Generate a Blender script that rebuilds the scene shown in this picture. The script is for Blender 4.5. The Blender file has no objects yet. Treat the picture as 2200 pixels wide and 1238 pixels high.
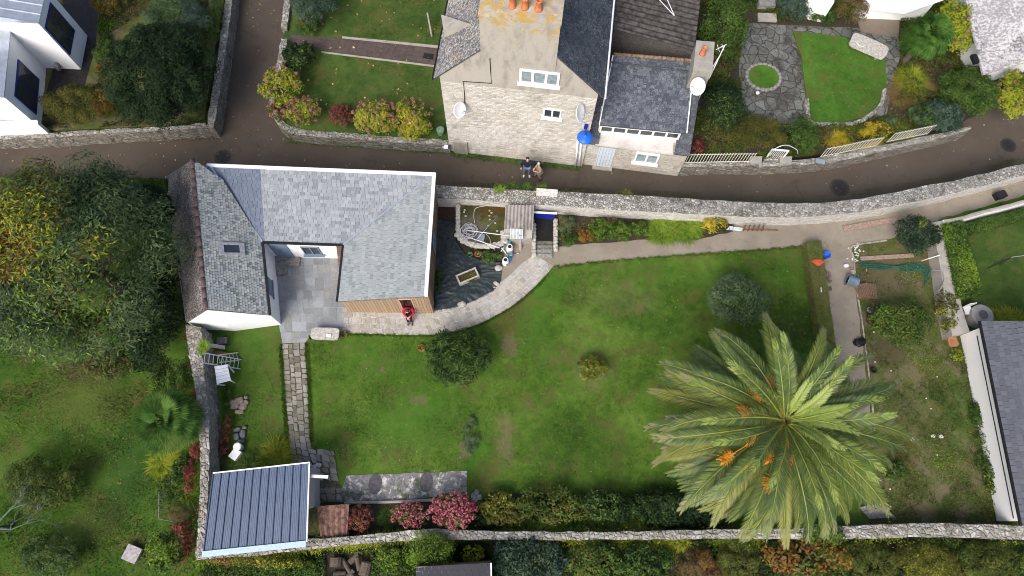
import bpy, bmesh, math, random
import numpy as np
from mathutils import Vector, Matrix
R = math.radians
SC = bpy.context.scene
COL = SC.collection
random.seed(7); rng = np.random.default_rng(11)

# ------------------------------------------------------------------ camera
F, CX, CY, NX, NY, HC = 1467., 1100., 619., 1077., 1122., 30.
TILT = math.atan(math.hypot(NX-CX, NY-CY)/F)
ROLL = math.atan2(NX-CX, NY-CY)*-1
_r = Vector((1, 0, 0)); _u = Vector((0, math.cos(TILT), math.sin(TILT))); BK = Vector((0, -math.sin(TILT), math.cos(TILT)))
RT = math.cos(ROLL)*_r+math.sin(ROLL)*_u
UP = -math.sin(ROLL)*_r+math.cos(ROLL)*_u
cam = bpy.data.cameras.new('camera'); camo = bpy.data.objects.new('camera', cam); COL.objects.link(camo)
M = Matrix.Identity(4)
for i in range(3):
    M[i][0] = RT[i]; M[i][1] = UP[i]; M[i][2] = BK[i]
M[2][3] = HC
camo.matrix_world = M
cam.sensor_width = 36; cam.lens = 36*F/2200; cam.clip_end = 3000; cam.clip_start = .1
SC.camera = camo

# ------------------------------------------------------------------ light
SUN_EL, SUN_AZ = R(46), R(208)          # soft sun from the south-west behind thin cloud
w = bpy.data.worlds.new('World'); SC.world = w; w.use_nodes = True
wn = w.node_tree.nodes; wl = w.node_tree.links
sky = wn.new('ShaderNodeTexSky'); sky.sky_type = 'NISHITA'; sky.sun_disc = False
sky.sun_elevation = SUN_EL; sky.sun_rotation = SUN_AZ; sky.air_density = .8; sky.dust_density = 4; sky.ozone_density = .7
bg = wn['Background']; bg.inputs['Strength'].default_value = .13
wl.new(sky.outputs[0], bg.inputs[0])
sl = bpy.data.lights.new('sun', 'SUN'); sl.energy = 1.65; sl.angle = R(34); sl.color = (1, .965, .91)
so = bpy.data.objects.new('sun', sl); COL.objects.link(so)
sd = Vector((math.sin(SUN_AZ)*math.cos(SUN_EL), math.cos(SUN_AZ)*math.cos(SUN_EL), math.sin(SUN_EL)))
so.rotation_euler = sd.to_track_quat('Z', 'Y').to_euler(); so.location = (0, 0, 60)
SC.view_settings.view_transform = 'Standard'; SC.view_settings.look = 'None'
SC.view_settings.exposure = 0.7; SC.view_settings.gamma = 1
SC.cycles.filter_width = 1.0; SC.cycles.max_bounces = 5; SC.cycles.diffuse_bounces = 3; SC.cycles.glossy_bounces = 2

# ------------------------------------------------------------------ helpers
def ray(px, py): return (px-CX)/F*RT-(py-CY)/F*UP-BK
def W(px, py, z=0.):
    d = ray(px, py); k = (z-HC)/d.z
    return Vector((0, 0, HC))+k*d
def S(px, py, z=0.):                      # metres per photo pixel there
    d = ray(px, py); return (z-HC)/d.z/F
def WPl(px, py, P, n):                    # photo pixel on a plane
    d = ray(px, py); o = Vector((0, 0, HC)); return o+((P-o).dot(n)/d.dot(n))*d
def tag(o, label=None, cat=None, group=None, kind=None):
    if label: o['label'] = label
    if cat: o['category'] = cat
    if group: o['group'] = group
    if kind: o['kind'] = kind
    return o
def empty(name, loc, label=None, cat=None, group=None):
    o = bpy.data.objects.new(name, None); COL.objects.link(o); o.location = loc; o.empty_display_size = .2
    return tag(o, label, cat, group)
def rootloc(p):
    v = Vector((0, 0, 0))
    while p is not None: v = v+Vector(p.location); p = p.parent
    return v
def linkmesh(name, me, mats, parent=None, smooth=False):
    for m in (mats if isinstance(mats, (list, tuple)) else [mats]): me.materials.append(m)
    if smooth:
        for p in me.polygons: p.use_smooth = True
    o = bpy.data.objects.new(name, me); COL.objects.link(o)
    if parent: o.parent = parent
    return o
class MB:
    def __init__(s): s.v = []; s.f = []; s.m = []
    def add(s, vs, fs, m=0):
        b = len(s.v); s.v += [Vector(v) for v in vs]
        for f in fs: s.f.append([b+i for i in f]); s.m.append(m)
        return s
    def poly(s, vs, m=0): return s.add(vs, [range(len(vs))], m)
    def hexa(s, b, t, m=0):               # bottom and top loops
        n = len(b); fs = [list(range(n))[::-1], [n+i for i in range(n)]]
        fs += [[i, (i+1) % n, n+(i+1) % n, n+i] for i in range(n)]
        return s.add(list(b)+list(t), fs, m)
    def solid(s, top, z0, m=0, mt=None):  # top polygon extruded straight down
        b = [Vector((p[0], p[1], z0)) for p in top]
        n = len(b); k = len(s.f)
        s.hexa(b, top, m)
        if mt is not None: s.m[k+1] = mt
        return s
    def box(s, c, sz, rz=0, m=0, tilt=None):
        c = Vector(c); q = Matrix.Rotation(rz, 3, 'Z')
        if tilt is not None: q = q @ tilt
        vs = [c+q @ Vector((x*sz[0]/2, y*sz[1]/2, z*sz[2]/2)) for z in (-1, 1) for x, y in ((-1, -1), (1, -1), (1, 1), (-1, 1))]
        return s.hexa(vs[:4], vs[4:], m)
    def bar(s, a, b, wd, th, m=0):        # rectangular bar from a to b
        a = Vector(a); b = Vector(b); d = (b-a).normalized(); e = d.cross(Vector((0, 0, 1)))
        e = Vector((1, 0, 0)) if e.length < 1e-3 else e.normalized()
        g = e.cross(d); e = e*wd/2; g = g*th/2
        return s.hexa([a-e-g, a+e-g, a+e+g, a-e+g], [b-e-g, b+e-g, b+e+g, b-e+g], m)
    def tube(s, pts, r, n=6, m=0, cap=True):
        pts = [Vector(p) for p in pts]; r = r if isinstance(r, (list, tuple)) else [r]*len(pts)
        b = len(s.v); ref = Vector((.13, .21, .97))
        for i, p in enumerate(pts):
            d = (pts[min(i+1, len(pts)-1)]-pts[max(i-1, 0)])
            d = d.normalized() if d.length > 1e-9 else Vector((0, 0, 1))
            e = d.cross(ref); e = d.cross(Vector((1, 0, 0))) if e.length < .05 else e
            e.normalize(); g = d.cross(e)
            for k in range(n):
                a = 2*math.pi*k/n; s.v.append(p+(e*math.cos(a)+g*math.sin(a))*r[i])
        for i in range(len(pts)-1):
            for k in range(n):
                s.f.append([b+i*n+k, b+i*n+(k+1) % n, b+(i+1)*n+(k+1) % n, b+(i+1)*n+k]); s.m.append(m)
        if cap:
            s.f.append([b+k for k in range(n)][::-1]); s.m.append(m)
            s.f.append([b+(len(pts)-1)*n+k for k in range(n)]); s.m.append(m)
        return s
    def lathe(s, c, prof, n=16, m=0, axis=None, squash=1.):
        c = Vector(c); q = Vector(axis).to_track_quat('Z', 'Y').to_matrix() if axis is not None else Matrix.Identity(3)
        b = len(s.v)
        for r_, z in prof:
            for k in range(n):
                a = 2*math.pi*k/n; s.v.append(c+q @ Vector((r_*math.cos(a), r_*math.sin(a)*squash, z)))
        for i in range(len(prof)-1):
            for k in range(n):
                s.f.append([b+i*n+k, b+i*n+(k+1) % n, b+(i+1)*n+(k+1) % n, b+(i+1)*n+k]); s.m.append(m)
        if prof[0][0] > 1e-4: s.f.append([b+k for k in range(n)][::-1]); s.m.append(m)
        if prof[-1][0] > 1e-4: s.f.append([b+(len(prof)-1)*n+k for k in range(n)]); s.m.append(m)
        return s
    def rock(s, c, sx, sy, sz, rz=0, m=0, jit=.16):
        bm = bmesh.new(); bmesh.ops.create_icosphere(bm, subdivisions=2, radius=1)
        q = Matrix.Rotation(rz, 3, 'Z'); c = Vector(c); vs = []
        for v in bm.verts:
            p = v.co*(1+random.uniform(-jit, jit))
            p = Vector([math.copysign(abs(t)**.75, t) for t in p])
            vs.append(c+q @ Vector((p.x*sx, p.y*sy, p.z*sz)))
        fs = [[v.index for v in f.verts] for f in bm.faces]; bm.free()
        return s.add(vs, fs, m)
    def build(s, name, mats, parent=None, smooth=False):
        L = rootloc(parent)
        me = bpy.data.meshes.new(name); me.from_pydata([tuple(v-L) for v in s.v], [], s.f)
        if any(s.m): me.polygons.foreach_set('material_index', s.m)
        bm = bmesh.new(); bm.from_mesh(me); bmesh.ops.recalc_face_normals(bm, faces=bm.faces); bm.to_mesh(me); bm.free()
        return linkmesh(name, me, mats, parent, smooth)
def copytree(o, parent=None):
    c = o.copy(); COL.objects.link(c); c.parent = parent
    for ch in [x for x in o.children]: copytree(ch, c)
    return c
def resample(pts, n):
    P = np.array([tuple(p) for p in pts], float); d = np.r_[0, np.cumsum(np.linalg.norm(np.diff(P, axis=0), axis=1))]
    t = np.linspace(0, d[-1], n)
    return [Vector([np.interp(x, d, P[:, k]) for k in range(P.shape[1])]) for x in t]
def smoothline(pts, n):                   # Catmull-Rom through pixel points
    P = [Vector(p).to_3d() if len(p) == 2 else Vector(p) for p in pts]; P = [P[0]*2-P[1]]+P+[P[-1]*2-P[-2]]; out = []
    for i in range(1, len(P)-2):
        for k in range(12):
            t = k/12; a, b, c, d = P[i-1], P[i], P[i+1], P[i+2]
            out.append(.5*((2*b)+(c-a)*t+(2*a-5*b+4*c-d)*t*t+(3*b-a-3*c+d)*t**3))
    out.append(P[-2]); return resample(out, n)

# ------------------------------------------------------------------ materials
class NT:
    def __init__(s, name):
        s.m = bpy.data.materials.new(name); s.m.use_nodes = True; s.t = s.m.node_tree; s.t.nodes.clear()
        s.pos = s.n('ShaderNodeNewGeometry').outputs['Position']
    def n(s, ty, **kw):
        nd = s.t.nodes.new(ty)
        for k, v in kw.items():
            setattr(nd, k, v)
        return nd
    def lk(s, v, sock):
        if isinstance(v, bpy.types.NodeSocket): s.t.links.new(v, sock)
        elif isinstance(v, (tuple, list)) and len(v) == 3 and sock.type == 'RGBA': sock.default_value = (*v, 1)
        else: sock.default_value = v
    def noise(s, scale, detail=4, rough=.6, vec=None, dist=0, col=False):
        nd = s.n('ShaderNodeTexNoise'); s.lk(vec if vec is not None else s.pos, nd.inputs['Vector'])
        nd.inputs['Scale'].default_value = scale; nd.inputs['Detail'].default_value = detail
        nd.inputs['Roughness'].default_value = rough; nd.inputs['Distortion'].default_value = dist
        return nd.outputs['Color' if col else 'Fac']
    def voro(s, scale, feature='F1', out='Distance', vec=None, rnd=1):
        nd = s.n('ShaderNodeTexVoronoi'); nd.feature = feature
        s.lk(vec if vec is not None else s.pos, nd.inputs['Vector']); nd.inputs['Scale'].default_value = scale
        nd.inputs['Randomness'].default_value = rnd
        return nd.outputs[out]
    def math(s, op, a, b=0., clamp=False):
        nd = s.n('ShaderNodeMath', operation=op, use_clamp=clamp); s.lk(a, nd.inputs[0]); s.lk(b, nd.inputs[1]); return nd.outputs[0]
    def vmath(s, op, a, b=(0, 0, 0), out=0):
        nd = s.n('ShaderNodeVectorMath', operation=op); s.lk(a, nd.inputs[0])
        if op == 'SCALE': s.lk(b, nd.inputs['Scale'])
        else: s.lk(b, nd.inputs[1])
        return nd.outputs[out]
    def step(s, x, lo, hi):
        nd = s.n('ShaderNodeMapRange', interpolation_type='SMOOTHSTEP'); s.lk(x, nd.inputs[0])
        nd.inputs[1].default_value = lo; nd.inputs[2].default_value = hi; return nd.outputs[0]
    def ramp(s, f, stops, const=False):
        nd = s.n('ShaderNodeValToRGB'); s.lk(f, nd.inputs[0]); cr = nd.color_ramp
        if const: cr.interpolation = 'CONSTANT'
        while len(cr.elements) < len(stops): cr.elements.new(.5)
        for e, (p, c) in zip(cr.elements, stops): e.position = p; e.color = (*c, 1)
        return nd.outputs[0]
    def mix(s, f, a, b, mode='MIX'):
        nd = s.n('ShaderNodeMix', data_type='RGBA', blend_type=mode); s.lk(f, nd.inputs[0]); s.lk(a, nd.inputs[6]); s.lk(b, nd.inputs[7]); return nd.outputs[2]
    def isl(s): return s.n('ShaderNodeNewGeometry').outputs['Random Per Island']
    def objr(s): return s.n('ShaderNodeObjectInfo').outputs['Random']
    def nz(s):
        sp = s.n('ShaderNodeSeparateXYZ'); s.lk(s.n('ShaderNodeNewGeometry').outputs['True Normal'], sp.inputs[0]); return sp.outputs[2]
    def frame(s, ang):                    # (along wall, height, across)
        mp = s.n('ShaderNodeMapping'); s.lk(s.pos, mp.inputs[0]); mp.inputs['Rotation'].default_value = (0, 0, -ang)
        sp = s.n('ShaderNodeSeparateXYZ'); s.lk(mp.outputs[0], sp.inputs[0]); cb = s.n('ShaderNodeCombineXYZ')
        s.lk(sp.outputs[0], cb.inputs[0]); s.lk(sp.outputs[2], cb.inputs[1]); s.lk(sp.outputs[1], cb.inputs[2]); return cb.outputs[0]
    def bump(s, h, strength=.5, dist=.02):
        nd = s.n('ShaderNodeBump'); nd.inputs['Strength'].default_value = strength; nd.inputs['Distance'].default_value = dist
        s.lk(h, nd.inputs['Height']); return nd.outputs[0]
    def out(s, col, rough=.85, nor=None, metal=0, spec=.3, trans=None, alpha=None):
        p = s.n('ShaderNodeBsdfPrincipled'); s.lk(col, p.inputs['Base Color']); s.lk(rough, p.inputs['Roughness'])
        p.inputs['Metallic'].default_value = metal; p.inputs['Specular IOR Level'].default_value = spec
        if nor is not None: s.lk(nor, p.inputs['Normal'])
        sh = p.outputs[0]
        if trans:
            tr = s.n('ShaderNodeBsdfTranslucent'); s.lk(col, tr.inputs[0]); mx = s.n('ShaderNodeMixShader'); mx.inputs[0].default_value = trans
            s.lk(sh, mx.inputs[1]); s.lk(tr.outputs[0], mx.inputs[2]); sh = mx.outputs[0]
        o = s.n('ShaderNodeOutputMaterial'); s.lk(sh, o.inputs[0]); return s.m
def plain(name, col, rough=.7, var=.25, scale=9, metal=0, bump=.15, spec=.3):
    t = NT(name); f = t.noise(scale, 5, .65)
    c = t.mix(t.step(f, .3, .7), tuple(x*(1-var) for x in col), tuple(min(1, x*(1+var)) for x in col))
    return t.out(c, rough, t.bump(f, bump, .01), metal, spec)
def leafmat(name, stops, rough=.7, trans=.22, hue=.35, scale=.9):
    t = NT(name); n_ = len(stops); r_ = t.math('ADD', t.math('MULTIPLY', t.isl(), .42), t.math('ADD', t.math('MULTIPLY', t.math('SUBTRACT', t.noise(scale, 3), .5), 1.3), t.math('MULTIPLY', t.math('SUBTRACT', t.noise(scale*4.5, 2), .5), 1.1)))
    r_ = t.math('ADD', r_, .29)
    c = t.ramp(r_, [((i+.5)/n_, s_) for i, s_ in enumerate(stops)])
    return t.out(c, rough, None, 0, .1, trans)
G = {}
G['dark'] = leafmat('yew_leaf', [(.008, .016, .007), (.014, .03, .012), (.022, .044, .017), (.034, .058, .02)])
G['mid'] = leafmat('mid_leaf', [(.022, .048, .01), (.045, .09, .018), (.075, .13, .026), (.12, .18, .038)])
G['bright'] = leafmat('bright_leaf', [(.07, .13, .012), (.12, .21, .02), (.18, .28, .03), (.26, .34, .05)])
G['olive'] = leafmat('olive_leaf', [(.04, .045, .012), (.075, .08, .018), (.11, .11, .025), (.15, .13, .035)])
G['blue'] = leafmat('blue_green_leaf', [(.02, .045, .028), (.04, .075, .05), (.07, .11, .078), (.1, .15, .11)])
G['grey'] = leafmat('grey_green_leaf', [(.035, .06, .028), (.065, .105, .045), (.1, .15, .07), (.14, .2, .1)])
G['yellow'] = leafmat('yellow_leaf', [(.2, .18, .012), (.32, .27, .02), (.44, .34, .03), (.5, .38, .05)])
G['lime'] = leafmat('lime_leaf', [(.08, .13, .012), (.2, .25, .02), (.28, .31, .03), (.38, .36, .05)])
G['orange'] = leafmat('autumn_leaf', [(.12, .05, .015), (.2, .09, .02), (.26, .15, .03), (.2, .17, .04)])
G['red'] = leafmat('red_leaf', [(.1, .02, .018), (.19, .04, .035), (.28, .08, .065), (.13, .07, .03)])
G['brown'] = leafmat('brown_leaf', [(.06, .035, .02), (.11, .07, .035), (.17, .12, .06), (.1, .09, .03)])
G['tree'] = leafmat('ash_leaf', [(.022, .045, .024), (.05, .085, .036), (.09, .135, .055), (.14, .17, .06)], scale=.7)
G['straw'] = leafmat('straw_leaf', [(.16, .12, .05), (.24, .18, .07), (.2, .12, .04), (.28, .2, .05)])
G['clip'] = leafmat('clipped_hedge_leaf', [(.09, .13, .03), (.14, .175, .045), (.17, .18, .06), (.21, .19, .075)])
PALM = leafmat('palm_leaf', [(.03, .05, .012), (.05, .08, .02), (.08, .11, .025), (.12, .15, .04)])

def barkmat():
    t = NT('bark'); f = t.noise(14, 6, .7); return t.out(t.ramp(f, [(.3, (.05, .04, .03)), (.7, (.16, .13, .1))]), .9, t.bump(f, .8, .03))
BARK = barkmat()
def lawnmat(name, blobs, dk, md, lt, dry=(.16, .13, .07), drylev=.62, seed=0.):
    t = NT(name); P = t.vmath('ADD', t.pos, (seed, seed*1.7, 0)); flat = t.vmath('MULTIPLY', P, (1, 1, .15))
    a = t.noise(.38, 4, .6, flat, .6); b = t.noise(2.3, 6, .75, flat); c = t.noise(17, 4, .8, flat)
    f = t.math('ADD', t.math('ADD', t.math('MULTIPLY', a, .42), t.math('MULTIPLY', b, .36)), t.math('MULTIPLY', c, .22))
    f = t.math('ADD', f, t.math('MULTIPLY', t.math('SUBTRACT', t.isl(), .5), .1))
    g = t.ramp(f, [(.37, dk), (.48, md), (.6, lt)])
    # olive and dry wash
    o = t.noise(.8, 5, .7, t.vmath('ADD', flat, (31, 7, 0)), .4)
    g = t.mix(t.math('MULTIPLY', t.step(o, .48, .64), .8), g, (.1, .11, .032))
    e = t.noise(1.1, 5, .75, t.vmath('ADD', flat, (3, 57, 0)), .3)
    g = t.mix(t.math('MULTIPLY', t.step(e, drylev, drylev+.1), .7), g, dry)
    wob = t.vmath('SCALE', t.vmath('SUBTRACT', t.noise(1.6, 5, .7, flat, 0, True), (.5, .5, .5)), 1.5)
    Q = t.vmath('ADD', t.pos, wob)
    for (px, py, rx, ry, rot, col, amt) in blobs:
        c0 = W(px, py, 0); s_ = S(px, py); mp = t.n('ShaderNodeMapping'); mp.vector_type = 'TEXTURE'
        mp.inputs['Location'].default_value = (c0.x, c0.y, 0); mp.inputs['Rotation'].default_value = (0, 0, R(rot)); mp.inputs['Scale'].default_value = (rx*s_, ry*s_, 1000)
        t.lk(Q, mp.inputs[0]); d = t.vmath('LENGTH', t.vmath('MULTIPLY', mp.outputs[0], (1, 1, 0)), out=1)
        k = t.math('MULTIPLY', t.math('SUBTRACT', 1., t.step(d, .45, 1.15)), amt)
        if amt > .5: k = t.math('MULTIPLY', k, t.step(t.noise(5, 4, .7), .25, .55))
        g = t.mix(k, g, col)
    return t.out(g, .85, t.bump(t.noise(45, 3, .7), .6, .03), 0, .03)
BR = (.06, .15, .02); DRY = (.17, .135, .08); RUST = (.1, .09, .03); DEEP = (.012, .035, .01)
LAWN = lawnmat('lawn_grass', [
    (1100, 680, 45, 65, 5, RUST, .8), (1093, 745, 20, 30, 0, DRY, .9), (1085, 945, 22, 65, 3, DRY, .65), (1000, 965, 16, 32, -15, DRY, .7),
    (1150, 720, 40, 90, 10, BR, .65), (1180, 610, 60, 40, 0, BR, .6), (830, 780, 120, 60, 0, BR, .3), (900, 900, 150, 80, 0, BR, .45), (1030, 960, 25, 70, -20, BR, .6),
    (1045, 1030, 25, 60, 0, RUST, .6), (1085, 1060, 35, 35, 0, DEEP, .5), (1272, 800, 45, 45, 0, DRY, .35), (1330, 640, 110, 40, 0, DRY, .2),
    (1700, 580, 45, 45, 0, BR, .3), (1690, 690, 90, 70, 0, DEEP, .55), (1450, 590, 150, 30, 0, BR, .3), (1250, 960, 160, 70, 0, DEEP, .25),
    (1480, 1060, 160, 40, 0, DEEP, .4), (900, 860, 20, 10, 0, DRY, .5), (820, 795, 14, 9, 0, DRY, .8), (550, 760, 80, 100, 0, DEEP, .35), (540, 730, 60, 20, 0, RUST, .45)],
    (.028, .062, .01), (.064, .13, .017), (.12, .192, .034))
LAWN2 = lawnmat('rough_meadow', [(200, 860, 140, 60, 0, RUST, .35), (300, 1190, 40, 50, 0, (.07, .055, .03), .3), (210, 1120, 70, 60, 0, (.05, .045, .02), .45), (190, 800, 90, 25, 0, (.07, .05, .03), .5), (280, 1000, 60, 130, 0, (.02, .06, .015), .5)],
    (.028, .068, .01), (.055, .112, .017), (.09, .155, .028), drylev=.7, seed=40)
LAWN3 = lawnmat('smooth_lawn', [], (.026, .054, .012), (.048, .088, .02), (.08, .125, .03), drylev=.66, seed=80)
LAWN4 = lawnmat('bright_lawn', [], (.03, .085, .01), (.055, .135, .018), (.09, .18, .03), drylev=.74, seed=120)
VEG = lawnmat('weedy_soil', [(1900, 600, 70, 40, 0, (.13, .1, .065), .8), (2060, 880, 40, 90, 0, (.05, .12, .02), .6), (1960, 570, 90, 25, 0, (.12, .095, .06), .7), (1910, 760, 50, 30, 0, (.09, .07, .045), .8), (1930, 980, 60, 60, 0, RUST, .5)],
    (.045, .06, .02), (.08, .1, .032), (.12, .125, .05), dry=(.17, .135, .09), drylev=.49, seed=160)
def gravelmat():
    t = NT('gravel'); f = t.noise(60, 3, .8); g = t.noise(.9, 5, .65); st = t.voro(38, out='Color')
    c = t.mix(t.step(g, .35, .7), (.23, .195, .15), (.32, .28, .22)); c = t.mix(.35, c, t.ramp(f, [(.3, (.1, .085, .065)), (.7, (.42, .37, .3))]))
    c = t.mix(t.math('MULTIPLY', t.step(t.noise(2.3, 5, .7), .58, .72), .5), c, (.1, .085, .06))
    return t.out(c, .95, t.bump(f, .6, .02))
GRAVEL = gravelmat()
def soilmat():
    t = NT('soil'); f = t.noise(30, 5, .75); g = t.noise(1.2, 4)
    c = t.ramp(f, [(.3, (.022, .017, .012)), (.6, (.06, .047, .033)), (.8, (.14, .11, .08))]); c = t.mix(t.math('MULTIPLY', t.step(g, .5, .65), .5), c, (.03, .05, .012))
    return t.out(c, .95, t.bump(f, .8, .04))
SOIL = soilmat()
def asphaltmat():
    t = NT('asphalt'); f = t.noise(70, 3, .8); g = t.noise(.5, 5, .6); st = t.noise(1.3, 6, .7, dist=1.2)
    c = t.mix(t.step(g, .3, .7), (.078, .061, .045), (.108, .086, .066)); c = t.mix(.35, c, t.ramp(f, [(.35, (.024, .019, .015)), (.7, (.15, .125, .1))]))
    c = t.mix(t.math('MULTIPLY', t.step(st, .55, .7), .4), c, (.03, .026, .022))
    return t.out(c, .9, t.bump(f, .5, .01))
ASPH = asphaltmat()
def rubblemat(name, scale, cols, joint, lichen=.5, ang=None, squash=(1, 1, 1), moss=.0, bumpd=.05):
    t = NT(name); v = t.frame(ang) if ang is not None else t.pos
    v = t.vmath('MULTIPLY', v, squash); v = t.vmath('ADD', v, t.vmath('SCALE', t.noise(2.2, 3, .6, v, 0, True), .25))
    cell = t.voro(scale, 'F1', 'Color', v); ed = t.voro(scale, 'DISTANCE_TO_EDGE', 'Distance', v)
    sp = t.n('ShaderNodeSeparateColor'); t.lk(cell, sp.inputs[0])
    c = t.ramp(sp.outputs[0], [((i+.5)/len(cols), s_) for i, s_ in enumerate(cols)])
    c = t.mix(.3, c, t.ramp(t.noise(14, 5, .7), [(.3, (.1, .09, .08)), (.75, (.6, .58, .53))]))
    if lichen: c = t.mix(t.math('MULTIPLY', t.step(t.noise(3.4, 6, .75), .52, .62), lichen), c, (.62, .61, .57))
    c = t.mix(t.step(t.noise(1.3, 5, .7), .56, .7), c, t.mix(.75, c, (.045, .045, .03))) if moss else c
    c = t.mix(t.math('MULTIPLY', t.math('SUBTRACT', 1., t.step(ed, .0, .08)), .85), c, joint)
    if moss: c = t.mix(t.math('MULTIPLY', t.step(t.noise(2.1, 6, .75, t.vmath('ADD', t.pos, (9, 9, 9))), .55, .66), moss), c, (.05, .06, .015))
    return t.out(c, .9, t.bump(t.step(ed, 0, .2), .9, bumpd))
# ---- stone & wall finishes
WALLTOP = rubblemat('lichened_rubble', 8.5, [(.16, .15, .125), (.34, .325, .285), (.52, .51, .47), (.24, .225, .19), (.68, .67, .64), (.3, .28, .23)], (.15, .14, .115), .5, moss=.5)
WALLTOP2 = rubblemat('pale_coping_rubble', 5.2, [(.16, .15, .125), (.32, .31, .27), (.23, .21, .17), (.48, .47, .44), (.28, .27, .24)], (.24, .23, .18), .5, moss=.4)
def limewash():
    t = NT('limewashed_stone'); v = t.vmath('MULTIPLY', t.pos, (1, 1, 2.6)); f = t.noise(5, 6, .7, v); ed = t.voro(4.5, 'DISTANCE_TO_EDGE', 'Distance', v)
    c = t.ramp(f, [(.26, (.2, .185, .16)), (.47, (.5, .48, .44)), (.7, (.74, .73, .69))]); c = t.mix(t.math('MULTIPLY', t.math('SUBTRACT', 1., t.step(ed, .0, .06)), .55), c, (.2, .18, .15))
    c = t.mix(t.math('MULTIPLY', t.step(t.noise(1.2, 6, .7, v), .58, .7), .6), c, (.17, .15, .12))
    return t.out(c, .9, t.bump(f, .6, .03))
LIME = limewash()
GREYWALL = rubblemat('grey_dry_stone', 4.5, [(.2, .195, .185), (.3, .29, .275), (.4, .39, .37), (.26, .25, .23)], (.07, .065, .055), .35, squash=(1, 1, 2.2), moss=.3)
LANEWALL = rubblemat('thin_bedded_stone', 4, [(.16, .14, .12), (.26, .24, .2), (.36, .33, .28), (.2, .18, .14)], (.07, .06, .045), .3, squash=(.8, .8, 2.8), moss=.45)
def coursed(name, ang, cols, joint, bw=.42, bh=.1, warm=.35):
    t = NT(name); v = t.frame(ang); v = t.vmath('ADD', v, t.vmath('SCALE', t.vmath('SUBTRACT', t.noise(1.7, 3, .6, v, 0, True), (.5, .5, .5)), .16))
    b = t.n('ShaderNodeTexBrick'); t.lk(v, b.inputs['Vector']); b.inputs['Scale'].default_value = 1; b.inputs['Mortar Size'].default_value = .012
    b.inputs['Mortar Smooth'].default_value = .6; b.inputs['Brick Width'].default_value = bw; b.inputs['Row Height'].default_value = bh; b.inputs['Bias'].default_value = 0
    b.inputs['Color1'].default_value = (0, 0, 0, 1); b.inputs['Color2'].default_value = (1, 1, 1, 1); b.inputs['Mortar'].default_value = (.5, .5, .5, 1); b.squash = .7; b.squash_frequency = 3
    c = t.ramp(b.outputs['Color'], [((i+.5)/len(cols), s_) for i, s_ in enumerate(cols)])
    c = t.mix(.45, c, t.ramp(t.noise(5, 6, .72, t.vmath('MULTIPLY', v, (1, 4, 1))), [(.3, (.22, .19, .15)), (.62, (.8, .77, .7))]))
    c = t.mix(t.math('MULTIPLY', t.step(t.noise(.7, 5, .65), .46, .66), warm), c, (.78, .765, .73))
    c = t.mix(t.math('MULTIPLY', t.step(t.noise(.9, 6, .7, t.vmath('ADD', t.pos, (7, 2, 5))), .57, .7), .55), c, (.14, .12, .09))
    c = t.mix(t.math('MULTIPLY', b.outputs['Fac'], .6), c, joint)
    return t.out(c, .9, t.bump(t.math('SUBTRACT', t.noise(9, 4), t.math('MULTIPLY', b.outputs['Fac'], .8)), .7, .03))
def rendermat(name, base, stain, lichen=0., streak=.5):
    t = NT(name); f = t.noise(1.6, 6, .7, t.vmath('MULTIPLY', t.pos, (1, 1, .35)), .4); g = t.noise(20, 4, .7)
    c = t.mix(t.math('MULTIPLY', t.step(f, .42, .7), streak), base, stain); c = t.mix(.15, c, t.ramp(g, [(.3, tuple(x*.5 for x in base)), (.7, tuple(min(1, x*1.4) for x in base))]))
    if lichen:
        sp = t.n('ShaderNodeSeparateXYZ'); t.lk(t.pos, sp.inputs[0])
        h = t.step(sp.outputs[2], 7.4, 9.5); l1 = t.step(t.math('ADD', t.noise(1.9, 7, .78, dist=.3), t.math('MULTIPLY', h, .1)), .57, .66)
        c = t.mix(t.math('MULTIPLY', l1, t.math('ADD', t.math('MULTIPLY', h, lichen), .02)), c, t.mix(t.noise(7, 3), (.5, .23, .03), (.42, .36, .07)))
        c = t.mix(t.math('MULTIPLY', t.step(t.noise(3.2, 6, .75, t.vmath('ADD', t.pos, (4, 4, 4))), .56, .66), t.math('MULTIPLY', h, .5)), c, (.6, .6, .56))
    return t.out(c, .92, t.bump(g, .3, .01))
RENDER = rendermat('grey_lime_render', (.42, .39, .34), (.2, .18, .165), .9, .75)
WHITE = rendermat('white_render', (.88, .89, .9), (.8, .82, .86), 0, .4)
WHITE2 = rendermat('white_wall_paint', (.88, .88, .87), (.8, .8, .79), 0, .3)
CONC = rendermat('pale_concrete', (.36, .34, .3), (.22, .2, .17), 0, .8)
def terracemat():
    t = NT('mottled_old_cement'); f = t.noise(3.2, 8, .8, dist=.6); c = t.ramp(f, [(.32, (.07, .068, .07)), (.47, (.17, .165, .165)), (.55, (.26, .25, .24)), (.6, (.58, .57, .54))])
    c = t.mix(t.math('MULTIPLY', t.step(t.noise(2.2, 7, .75, t.vmath('ADD', t.pos, (5, 8, 1))), .52, .6), .85), c, (.05, .085, .02)); c = t.mix(t.step(t.noise(30, 3, .8), .62, .7), c, (.5, .49, .46))
    return t.out(c, .9, t.bump(f, .5, .03))
PATCHC = terracemat()
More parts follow.
